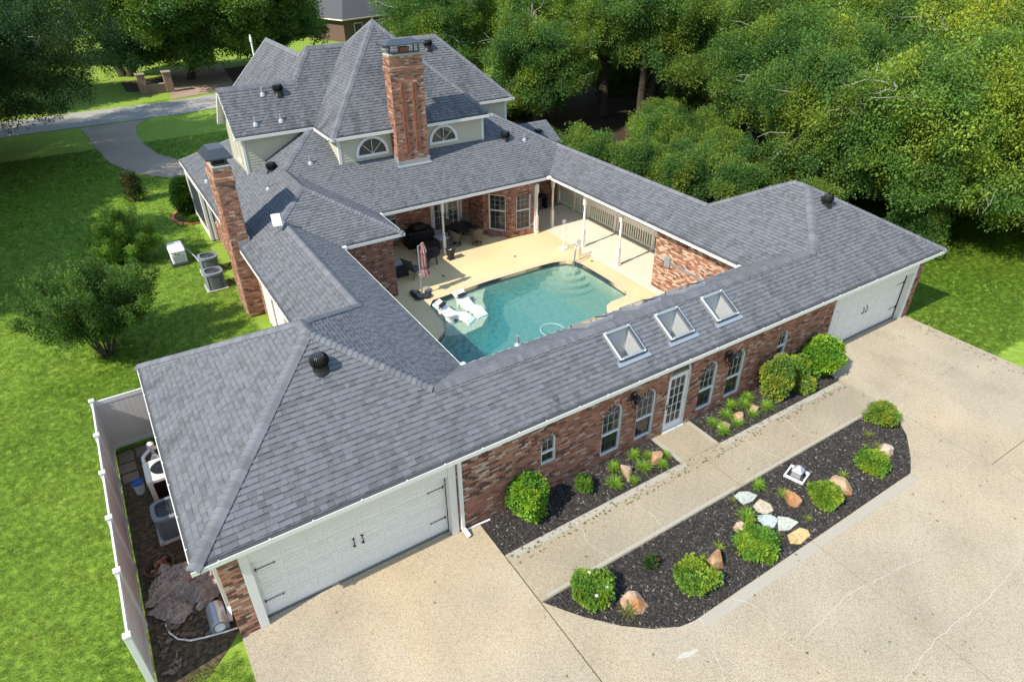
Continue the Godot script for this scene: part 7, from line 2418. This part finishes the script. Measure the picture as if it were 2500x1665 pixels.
	wm.span(Vector3(-0.40, 0.0, -0.30), Vector3(0.40, 0.46, 0.30), 0.02)
	obj("body", wm, M.wicker, wb)
	var wt := MB.new()
	wt.col = Color(0.42, 0.46, 0.5)
	wt.span(Vector3(-0.42, 0.46, -0.32), Vector3(0.42, 0.53, 0.32), 0.025)
	obj("lid", wt, M.cloth, wb)
	var so := thing("sofa", "dark framed outdoor sofa with pale grey cushions in the porch corner", "sofa", Vector3(10.95, 0.0, -15.9), PI * 0.5)
	var sf := MB.new()
	sf.span(Vector3(-0.9, 0.0, -0.36), Vector3(0.9, 0.26, 0.4), 0.02)
	sf.span(Vector3(-0.9, 0.26, -0.42), Vector3(0.9, 0.72, -0.32), 0.02)
	for s in [-0.92, 0.92]: sf.span(Vector3(s - 0.06, 0.0, -0.4), Vector3(s + 0.06, 0.58, 0.4), 0.02)
	obj("frame", sf, M.charcoal, so)
	for k in 3:
		var cm := MB.new()
		cm.col = Color(0.36, 0.37, 0.40)
		cm.box(Vector3(-0.57 + k * 0.57, 0.35, 0.05), Vector3(0.55, 0.17, 0.66), Basis.IDENTITY, 0.05)
		obj("seat_cushion", cm, M.cloth, so)
		var bm2 := MB.new()
		bm2.col = Color(0.34, 0.35, 0.38)
		bm2.box(Vector3(-0.57 + k * 0.57, 0.62, -0.22), Vector3(0.54, 0.42, 0.16), Basis(Vector3.RIGHT, -0.15), 0.05)
		obj("back_cushion", bm2, M.cloth, so)
	# dining set under the porch
	var dt := thing("dining_table", "square dark dining table under the porch beside the bay window", "table", Vector3(15.35, 0.0, -17.15), 0.15)
	var tt := MB.new()
	tt.box(Vector3(0, 0.72, 0), Vector3(1.15, 0.04, 1.15), Basis.IDENTITY, 0.012)
	for s in [-0.56, 0.56]:
		tt.box(Vector3(s, 0.69, 0), Vector3(0.05, 0.08, 1.13), Basis.IDENTITY, 0.008)
	obj("tabletop", tt, M.black, dt)
	for sx in [-0.5, 0.5]:
		for sz in [-0.5, 0.5]:
			var lm := MB.new()
			lm.bar(Vector3(sx, 0, sz), Vector3(sx, 0.7, sz), 0.05, 0.05, Vector3.RIGHT)
			obj("leg", lm, M.charcoal, dt)
	var chr := dining_chair()
	chr.set_meta("label", "wicker swivel chair at the table's front left, next to the wicker ottoman")
	chr.position = Vector3(14.72, 0, -16.75); chr.rotation.y = PI * 0.5
	chr.rotation.y = -PI * 0.35 + PI
	copy(chr, "dining_chair", "wicker swivel chair at the table's sunward front, closest to the bay window", Vector3(15.75, 0, -16.3), PI * 0.95)
	copy(chr, "dining_chair", "dark wicker chair at the table's far side by the french doors", Vector3(14.95, 0, -17.85), 0.2)
	copy(chr, "dining_chair", "dark wicker chair at the far side against the bay's brick flank", Vector3(15.98, 0, -17.7), -0.6)
	# misting stand, ladder, pool hose
	var mi := thing("misting_stand", "thin white stand with a small fan head and square foot on the deck", "fan", Vector3(19.05, 0.0, -13.42))
	var mm_ := MB.new()
	mm_.box(Vector3(0, 0.03, 0), Vector3(0.36, 0.06, 0.36), Basis(Vector3.UP, 0.3), 0.015)
	mm_.rod(Vector3(0, 0.05, 0), Vector3(0, 1.4, 0), 0.025, 10)
	obj("stand", mm_, M.plastic, mi)
	var mh := MB.new()
	mh.lathe(Vector3(0, 1.42, 0.02), [Vector2(0.0, -0.05), Vector2(0.11, -0.04), Vector2(0.12, 0.03), Vector2(0.04, 0.07), Vector2(0.0, 0.08)], 16, Basis(Vector3.RIGHT, PI * 0.4))
	mh.rod(Vector3(0, 0.9, 0), Vector3(0.15, 1.15, 0.05), 0.01, 6)
	obj("head", mh, M.galv, mi)
	var cord := MB.new()
	cord.tube(PackedVector3Array([Vector3(19.1, 0.015, -13.4), Vector3(19.5, 0.015, -13.25), Vector3(19.75, 0.015, -13.4), Vector3(20.0, 0.015, -13.15)]), PackedFloat32Array([0.012]), 6)
	tag(obj("cord", cord, M.galv), "grey cord from the misting stand to the porch column", "cord")
	var ra := thing("pool_handrail", "pair of bent chrome handrails at the pool's corner steps", "handrail", Vector3(18.95, 0.0, -12.1))
	for s in [-0.22, 0.22]:
		var hr_ := MB.new()
		var o := Vector3(s * 0.7, 0, -s * 0.7)
		hr_.tube(PackedVector3Array([o + Vector3(0.15, 0.0, 0.0), o + Vector3(0.12, 0.6, 0), o + Vector3(0.05, 0.85, 0.03), o + Vector3(-0.12, 0.93, 0.1), o + Vector3(-0.32, 0.8, 0.22), o + Vector3(-0.5, 0.1, 0.36), o + Vector3(-0.52, -0.4, 0.38)]), PackedFloat32Array([0.022]), 10)
		obj("rail", hr_, M.steel, ra)
	var ho := MB.new()
	var hp := PackedVector3Array()
	for k in 26:
		var a := -0.5 + PI * 1.25 * k / 25.0
		hp.append(Vector3(14.2 + cos(a) * 0.48, -0.10, -7.55 - sin(a) * 0.5))
	ho.tube(hp, PackedFloat32Array([0.014]), 8)
	tag(obj("pool_hose", ho, M.cord), "white floating pool cleaner hose curled on the water", "hose")
	# barbecue corner under the right wing
	var bb := thing("side_bench", "dark work bench in the far corner of the covered passage", "bench", Vector3(20.7, 0.0, -18.5))
	var bt := MB.new()
	bt.span(Vector3(-0.85, 0.72, -0.28), Vector3(0.85, 0.78, 0.28), 0.01)
	for x in [-0.78, 0.78]: bt.span(Vector3(x - 0.04, 0, -0.24), Vector3(x + 0.04, 0.72, 0.24), 0.008)
	obj("bench_top", bt, M.charcoal, bb)
	var gt := thing("gas_cylinder", "white gas cylinder by the bench in the covered passage", "gas cylinder", Vector3(20.45, 0.0, -18.0))
	var gc := MB.new()
	gc.lathe(Vector3.ZERO, [Vector2(0.14, 0.0), Vector2(0.155, 0.06), Vector2(0.155, 0.3), Vector2(0.1, 0.38), Vector2(0.03, 0.4), Vector2(0.03, 0.45), Vector2(0.0, 0.46)], 18)
	gc.lathe(Vector3(0, 0.38, 0), [Vector2(0.1, 0.0), Vector2(0.1, 0.1)], 18)
	obj("tank", gc, M.plastic, gt)

func build_far() -> void:
	# gate pillars joined by a low wall, across the street
	var gp := thing("gate_pillars", "pair of brown brick gate pillars with a low wall between them", "gate pillars", Vector3(0, 0, 0))
	var pm := MB.new()
	pm.col = Color(0.26, 0.18, 0.135)
	for x in [6.35, 8.65]: pm.span(Vector3(x - 0.35, -0.1, -64.4), Vector3(x + 0.35, 1.75, -63.7), 0.02)
	pm.span(Vector3(6.7, -0.1, -64.2), Vector3(8.3, 0.75, -63.9), 0.02)
	obj("pillar", pm, M.brick, gp)
	var pc := MB.new()
	pc.col = Color(0.36, 0.32, 0.27)
	for x in [6.35, 8.65]: pc.span(Vector3(x - 0.42, 1.75, -64.47), Vector3(x + 0.42, 1.87, -63.63), 0.03)
	pc.span(Vector3(6.7, 0.75, -64.24), Vector3(8.3, 0.83, -63.86), 0.02)
	obj("cap", pc, M.concrete, gp)
	var pole := MB.new()
	pole.rod(Vector3(10.6, -0.1, -34), Vector3(10.6, 8.0, -34), 0.05, 10)
	pole.lathe(Vector3(10.6, 8.0, -34), [Vector2(0.075, -0.25), Vector2(0.075, 0.0), Vector2(0.04, 0.05), Vector2(0.05, 0.12), Vector2(0, 0.16)], 12)
	tag(obj("flagpole", pole, M.plastic), "slim white pole rising behind the left upper roof", "pole")
	# neighbour's house
	var nh := thing("neighbour_house", "brown brick house with a dark hip roof among the far trees", "house", Vector3(37.5, 0, -90), 0.35)
	var nw := MB.new()
	nw.col = Color(0.15, 0.10, 0.08)
	nw.span(Vector3(-5, -0.1, -6), Vector3(5, 2.9, 4))
	obj("wall", nw, M.brick, nh)
	var nr := MB.new()
	nr.col = Color(0.10, 0.10, 0.11)
	for f in roof_faces([hip(-5.6, 5.6, -6.6, 4.6, 0.85, 2.85)], []):
		var p := []
		for q in f[2]: p.append(Vector3(q.x, f[0].x * q.x + f[0].y * q.y + f[0].z, q.y))
		nr.face(p, Vector3.UP)
	obj("roof", nr, M.shingle, nh)
	var nf := MB.new()
	nf.span(Vector3(-5.65, 2.72, 4.5), Vector3(5.65, 2.86, 4.66))
	nf.span(Vector3(-5.66, 2.72, -6.6), Vector3(-5.5, 2.86, 4.5))
	obj("fascia", nf, M.cream, nh)
	for x in [-3.2, 0.6]:
		var nwn := MB.new()
		nwn.span(Vector3(x, 0.9, 3.98), Vector3(x + 1.5, 2.2, 4.05))
		var wn := obj("window", nwn, M.white, nh)
		var np := MB.new()
		np.span(Vector3(x + 0.1, 1.0, 4.04), Vector3(x + 1.4, 2.1, 4.06))
		obj("pane", np, M.tile, wn)
	# parked car
	var c := thing("parked_car", "silver four-door car parked on the dirt yard, half hidden behind the roof", "car", Vector3(43.2, 0.0, -86.0), 0.25)
	var prof := [[-2.3, 0.55, 0.70], [-2.2, 0.35, 0.86], [-1.5, 0.28, 0.93], [-1.0, 0.28, 0.97], [0.0, 0.26, 0.98], [0.8, 0.26, 0.96], [1.6, 0.28, 0.88], [2.2, 0.34, 0.74], [2.35, 0.5, 0.62]]
	var cb := MB.new()
	for i in prof.size() - 1:
		var a: Array = prof[i]
		var b: Array = prof[i + 1]
		for s in [-1.0, 1.0]:
			cb.face([Vector3(a[0], a[1], s * 0.86), Vector3(b[0], b[1], s * 0.86), Vector3(b[0], b[2] - 0.1, s * 0.9), Vector3(a[0], a[2] - 0.1, s * 0.9)], Vector3(0, 0, s))
			cb.face([Vector3(a[0], a[2] - 0.1, s * 0.9), Vector3(b[0], b[2] - 0.1, s * 0.9), Vector3(b[0], b[2], s * 0.78), Vector3(a[0], a[2], s * 0.78)], Vector3(0, 1, s))
		cb.face([Vector3(a[0], a[2], -0.78), Vector3(b[0], b[2], -0.78), Vector3(b[0], b[2], 0.78), Vector3(a[0], a[2], 0.78)], Vector3.UP)
	cb.face([Vector3(-2.3, 0.55, -0.86), Vector3(-2.3, 0.55, 0.86), Vector3(-2.3, 0.7, 0.78), Vector3(-2.3, 0.7, -0.78)], Vector3.LEFT)
	cb.face([Vector3(2.35, 0.5, -0.86), Vector3(2.35, 0.5, 0.86), Vector3(2.35, 0.62, 0.78), Vector3(2.35, 0.62, -0.78)], Vector3.RIGHT)
	obj("body", cb, M.galv, c)
	var cab := [[-1.65, 0.92], [-0.9, 1.40], [0.25, 1.45], [1.15, 0.95]]
	var rf := MB.new()
	var gl := MB.new()
	for i in 3:
		var a: Array = cab[i]
		var b: Array = cab[i + 1]
		(rf if i == 1 else gl).face([Vector3(a[0], a[1], -0.62), Vector3(b[0], b[1], -0.62), Vector3(b[0], b[1], 0.62), Vector3(a[0], a[1], 0.62)], Vector3.UP)
	for s in [-1.0, 1.0]: gl.face([Vector3(-1.65, 0.92, s * 0.78), Vector3(-0.9, 1.40, s * 0.62), Vector3(0.25, 1.45, s * 0.62), Vector3(1.15, 0.95, s * 0.78)], Vector3(0, 0.3, s))
	for s in [-0.79, 0.79]: rf.bar(Vector3(-0.3, 0.95, s), Vector3(-0.3, 1.43, s * 0.8), 0.09, 0.03, Vector3.RIGHT)
	obj("roof", rf, M.galv, c)
	obj("window", gl, M.tile, c)
	for x in [-1.45, 1.45]:
		for s in [-0.82, 0.82]:
			var wm := MB.new()
			wm.lathe(Vector3(x, 0.33, s), [Vector2(0, -0.11), Vector2(0.33, -0.11), Vector2(0.33, 0.11), Vector2(0, 0.11)], 20, Basis(Vector3.RIGHT, PI * 0.5))
			obj("wheel", wm, M.black, c)

func build_trees() -> void:
	var dk := Color(0.050, 0.100, 0.034)
	var md := Color(0.122, 0.215, 0.045)
	var lt := Color(0.180, 0.285, 0.052)
	var yl := Color(0.27, 0.35, 0.05)
	var gl := "trees of the left side"
	var gr := "woodland trees on the right"
	var big := {"n": 10500, "size": 0.44, "trunk": 0.5, "clump": 1.4}
	var far := {"n": 2300, "size": 0.8, "spray": "oak_far", "twigs": 0, "limbs": 6, "clump": 1.7}
	var b1 := big.duplicate(); b1.clear = 0.05
	tree("oak_tree", "huge dark oak overhanging the street at the photo's upper left", Vector3(-7.6, 0, -46.5), 14.5, 12.0, dk, 901, gl, b1)
	tree("oak_tree", "oak beyond the left edge shading the far lawn", Vector3(-12.5, 0, -36.5), 13, 8.0, dk, 902, gl, {"n": 3000, "size": 0.62, "twigs": 0})
	tree("oak_tree", "oak beyond the left edge shading the lawn near the broad bush", Vector3(-13.0, 0, -26.0), 12.5, 7.2, dk, 903, gl, {"n": 3000, "size": 0.62, "twigs": 0})
	tree("forked_tree", "small dark tree with a forked trunk behind the brick gate pillars", Vector3(6.1, 0, -75.5), 10.5, 4.6, md, 904, gl, {"clear": 0.34, "n": 1800, "size": 0.6, "spray": "oak_far", "stems": 2, "trunk": 0.4})
	tree("oak_tree", "broad oak across the street above the gate pillars' drive", Vector3(11.5, 0, -69.5), 13.5, 9.8, md, 905, gl, {"clear": 0.05, "n": 6500, "size": 0.6, "spray": "oak_far", "clump": 1.5})
	tree("oak_tree", "broad oak across the street directly behind the left upper roof", Vector3(20.0, 0, -71), 12.5, 8.0, md, 906, gl, {"clear": 0.05, "n": 5500, "size": 0.6, "spray": "oak_far", "clump": 1.5})
	tree("oak_tree", "dark trunked tree with a grey-green crown behind the parked car", Vector3(40.5, 0, -78.5), 14, 5.2, md, 907, gr, {"clear": 0.3, "n": 2600, "size": 0.65, "spray": "oak_far", "trunk": 0.6})
	var rows := [[-14, -74, 13, 8, dk, "distant dark tree beyond the street at the far upper left"], [0, -90, 13, 8, md, "distant tree behind the forked tree"], [-22, -60, 12, 7, dk, "tree beyond the street past the huge oak"], [-6, -66, 11, 6, dk, "dark tree across the street behind the huge oak"], [14, -96, 14, 9, md, "distant tree behind the broad oaks, left"], [27, -100, 14, 8, md, "distant tree left of the brown brick house"],
		[48, -104, 15, 9, dk, "distant tree behind the parked car"], [62, -98, 15, 9, md, "distant tree right of the dirt yard"], [76, -84, 15, 9, dk, "distant woodland tree beyond the street on the right"], [50, -74, 13, 6.4, lt, "tree at the near edge of the dirt yard"], [60, -72, 14, 8, md, "tall tree by the street far behind the right wing"], [88, -66, 15, 9, md, "far woodland tree at the upper right"], [98, -46, 15, 9, md, "far woodland tree near the photo's upper right corner"], [72, -56, 14, 8, lt, "woodland tree beyond the street on the right"], [104, -24, 15, 9, dk, "far woodland tree off the upper right corner"], [40, -120, 16, 10, dk, "tall tree at the very back, middle"], [0, -120, 16, 11, dk, "tall tree at the very back, left"], [90, -105, 16, 11, dk, "tall tree at the very back, right"], [-32, -85, 14, 9, dk, "far tree past the street on the left"]]
	for i in rows.size():
		var q: Array = rows[i]
		tree("distant_tree", q[5], Vector3(q[0], 0, q[1]), q[2], q[3], q[4], 920 + i, gl if q[0] < 30 else gr, far)
	var near := [[29.5, -44.5, 11.5, 5.6, md, 0.12, "dense tree touching the right upper roof's outline"], [35.5, -38.5, 12.5, 5.4, lt, 0.18, "light green tree left of the dark gap under the trees"], [31.0, -33.0, 8.5, 4.0, md, 0.12, "smaller tree right behind the east gable"], [38.2, -29.0, 11.0, 4.6, md, 0.42, "twin-trunked tree standing in the dark gap"], [43.5, -33.0, 12.5, 5.0, md, 0.36, "leaning tree just right of the twin-trunked tree"], [55.0, -45.0, 14.0, 6.2, dk, 0.3, "tall dark-trunked tree behind the dark gap"],
		[43.0, -48.5, 12.5, 5.8, lt, 0.22, "light tree behind the dense one, in front of the street"], [46.5, -22.0, 12.0, 5.8, md, 0.16, "full green tree behind the right wing's ridge"], [53.0, -31.0, 13.0, 6.2, lt, 0.2, "tall light tree right of the leaning tree"], [40.0, -18.5, 9.0, 4.2, md, 0.2, "middle tree over the shrubs along the right wing"], [48.5, -12.5, 12.5, 6.0, md, 0.16, "full tree above the right garage roof's peak"], [58.0, -19.5, 13.5, 6.5, lt, 0.18, "tall tree in the upper right woodland"], [64.0, -31.0, 14.0, 7.0, md, 0.18, "tall tree deep in the right woodland"],
		[66.0, -12.0, 14.0, 7.0, lt, 0.18, "tall tree at the far right of the woodland"], [36.0, -10.2, 9.5, 4.4, md, 0.08, "low full tree behind the right garage's turbine vent"], [35.4, -4.6, 9.5, 4.6, lt, 0.12, "tree with its trunk visible right of the right garage"], [43.0, -5.0, 12.5, 5.8, yl, 0.08, "yellow-green tree filling the right edge"], [52.0, -3.0, 13.0, 6.0, yl, 0.16, "yellow-green tree beyond the right edge"], [42.0, 3.5, 10.0, 4.6, yl, 0.14, "yellow-green tree off the right edge above the side lawn"]]
	near.append_array([[42.0, -24.5, 9.5, 4.6, md, 0.06, "low broad tree between the leaning tree and the full one"], [39.5, -13.5, 8.0, 4.0, lt, 0.06, "light low tree behind the valley of the right garage roof"], [44.5, -17.0, 10.5, 4.8, lt, 0.08, "light tree between the full trees on the right"], [50.5, -38.0, 12.0, 5.6, md, 0.12, "mid-green tree deep behind the leaning tree"], [59.0, -8.0, 12.5, 6.0, yl, 0.1, "yellowish tree deep at the right edge"], [38.0, -33.5, 11.0, 4.0, lt, 0.4, "high crown hanging over the dark gap"], [48.0, -1.5, 10.5, 4.6, yl, 0.06, "low yellow-green tree at the right edge"], [56.0, -26.0, 13.5, 5.6, lt, 0.1, "tall light tree in the middle of the right woodland"]])
	for i in near.size():
		var q: Array = near[i]
		tree("woodland_tree", q[6], Vector3(q[0], 0, q[1]), q[2], q[3] * 1.18, q[4], 960 + i, gr, {"clear": q[5], "n": 4200, "size": 0.42, "spray": "oak", "clump": 1.05 if q[4] != yl else 0.85, "trunk": [0.42, 0.28][1 if q[0] < 37.0 else 0] if i != 3 else 0.36, "stems": 2 if i == 3 else 1})
	var sh := [[27.0, -21.5, 1.9, 3.0, "dense shrub nearest the east gable"], [28.3, -18.6, 2.0, 2.8, "dense shrub second along the right wing"], [29.6, -15.8, 2.1, 2.9, "dense shrub third along the right wing"], [30.8, -12.8, 1.8, 2.5, "dense shrub by the valley of the right garage roof"], [31.2, -20.0, 2.2, 3.6, "tall shrub behind the dense row along the right wing"], [33.0, -16.2, 2.1, 3.2, "tall shrub at the lit grass patch behind the row"], [34.0, -22.5, 2.2, 3.6, "shrub in front of the twin-trunked tree"], [31.6, -8.2, 1.6, 2.6, "glossy shrub just behind the right garage's peak"], [37.0, -20.5, 2.4, 3.4, "big shrub right of the row, under the middle tree"], [26.0, -25.5, 1.6, 2.4, "shrub at the start of the row beside the east gable"], [35.0, -12.5, 2.4, 3.6, "big shrub behind the right garage roof"], [39.5, -9.0, 2.6, 3.6, "big shrub under the full trees on the right"], [41.0, -27.5, 2.4, 3.2, "big shrub at the foot of the leaning tree"], [33.6, -4.0, 1.3, 1.7, "low shrub in front of the trunk beside the right garage"], [45.0, -39.5, 3.0, 3.2, "wide undergrowth bush behind the dark gap, left"], [50.5, -42.0, 3.2, 3.6, "wide undergrowth bush behind the dark gap, right"], [30.5, -37.5, 2.4, 2.8, "undergrowth bush beneath the light green tree"], [44.5, -30.0, 2.6, 3.2, "undergrowth bush right of the leaning tree"]]
	for i in sh.size():
		var q: Array = sh[i]
		bush("understory_shrub", q[4], Vector3(q[0], -0.06, q[1]), q[2], q[3], md * 1.05, 990 + i, {"group": "shrubs along the right wing", "puffs": 80, "per": 24, "spray": "oak", "size": 0.30, "stems": 8, "clump": 0.7})

func _ready() -> void:
	var cam := Camera3D.new()
	cam.name = "camera"
	cam.position = eye
	cam.rotation = Vector3(-0.57, -0.5649, -0.0063)
	cam.fov = 55.26
	cam.near = 0.1
	cam.far = 3000.0
	add_child(cam)
	cam.current = true
	eye_basis = cam.basis
	var env := Environment.new()
	env.background_mode = Environment.BG_SKY
	var sky := Sky.new()
	var ps := ProceduralSkyMaterial.new()
	ps.sky_top_color = Color(0.50, 0.62, 0.76)
	ps.sky_horizon_color = Color(0.90, 0.91, 0.90)
	ps.sky_curve = 0.18
	ps.ground_horizon_color = Color(0.62, 0.66, 0.62)
	ps.ground_bottom_color = Color(0.25, 0.3, 0.2)
	ps.sun_angle_max = 1.0
	sky.sky_material = ps
	env.sky = sky
	env.background_energy_multiplier = 1.4
	env.tonemap_mode = Environment.TONE_MAPPER_LINEAR
	env.tonemap_exposure = 1.45
	env.sdfgi_enabled = true
	env.ssao_enabled = true
	env.ssil_enabled = true
	var we := WorldEnvironment.new()
	we.name = "environment"
	we.environment = env
	add_child(we)
	var sun := DirectionalLight3D.new()
	sun.name = "sun"
	sun.light_color = Color(1.0, 0.97, 0.91)
	sun.light_energy = 1.56
	sun.light_angular_distance = 0.5
	sun.shadow_enabled = true
	sun.look_at_from_position(Vector3.ZERO, Vector3(0.99, -1.0, -0.145))
	add_child(sun)
	make_materials()
	build_ground()
	build_pool()
	build_house()
	build_fence()
	build_equipment()
	build_courtyard()
	build_beds()
	build_yard_plants()
	build_grass()
	build_litter()
	build_far()
	build_trees()
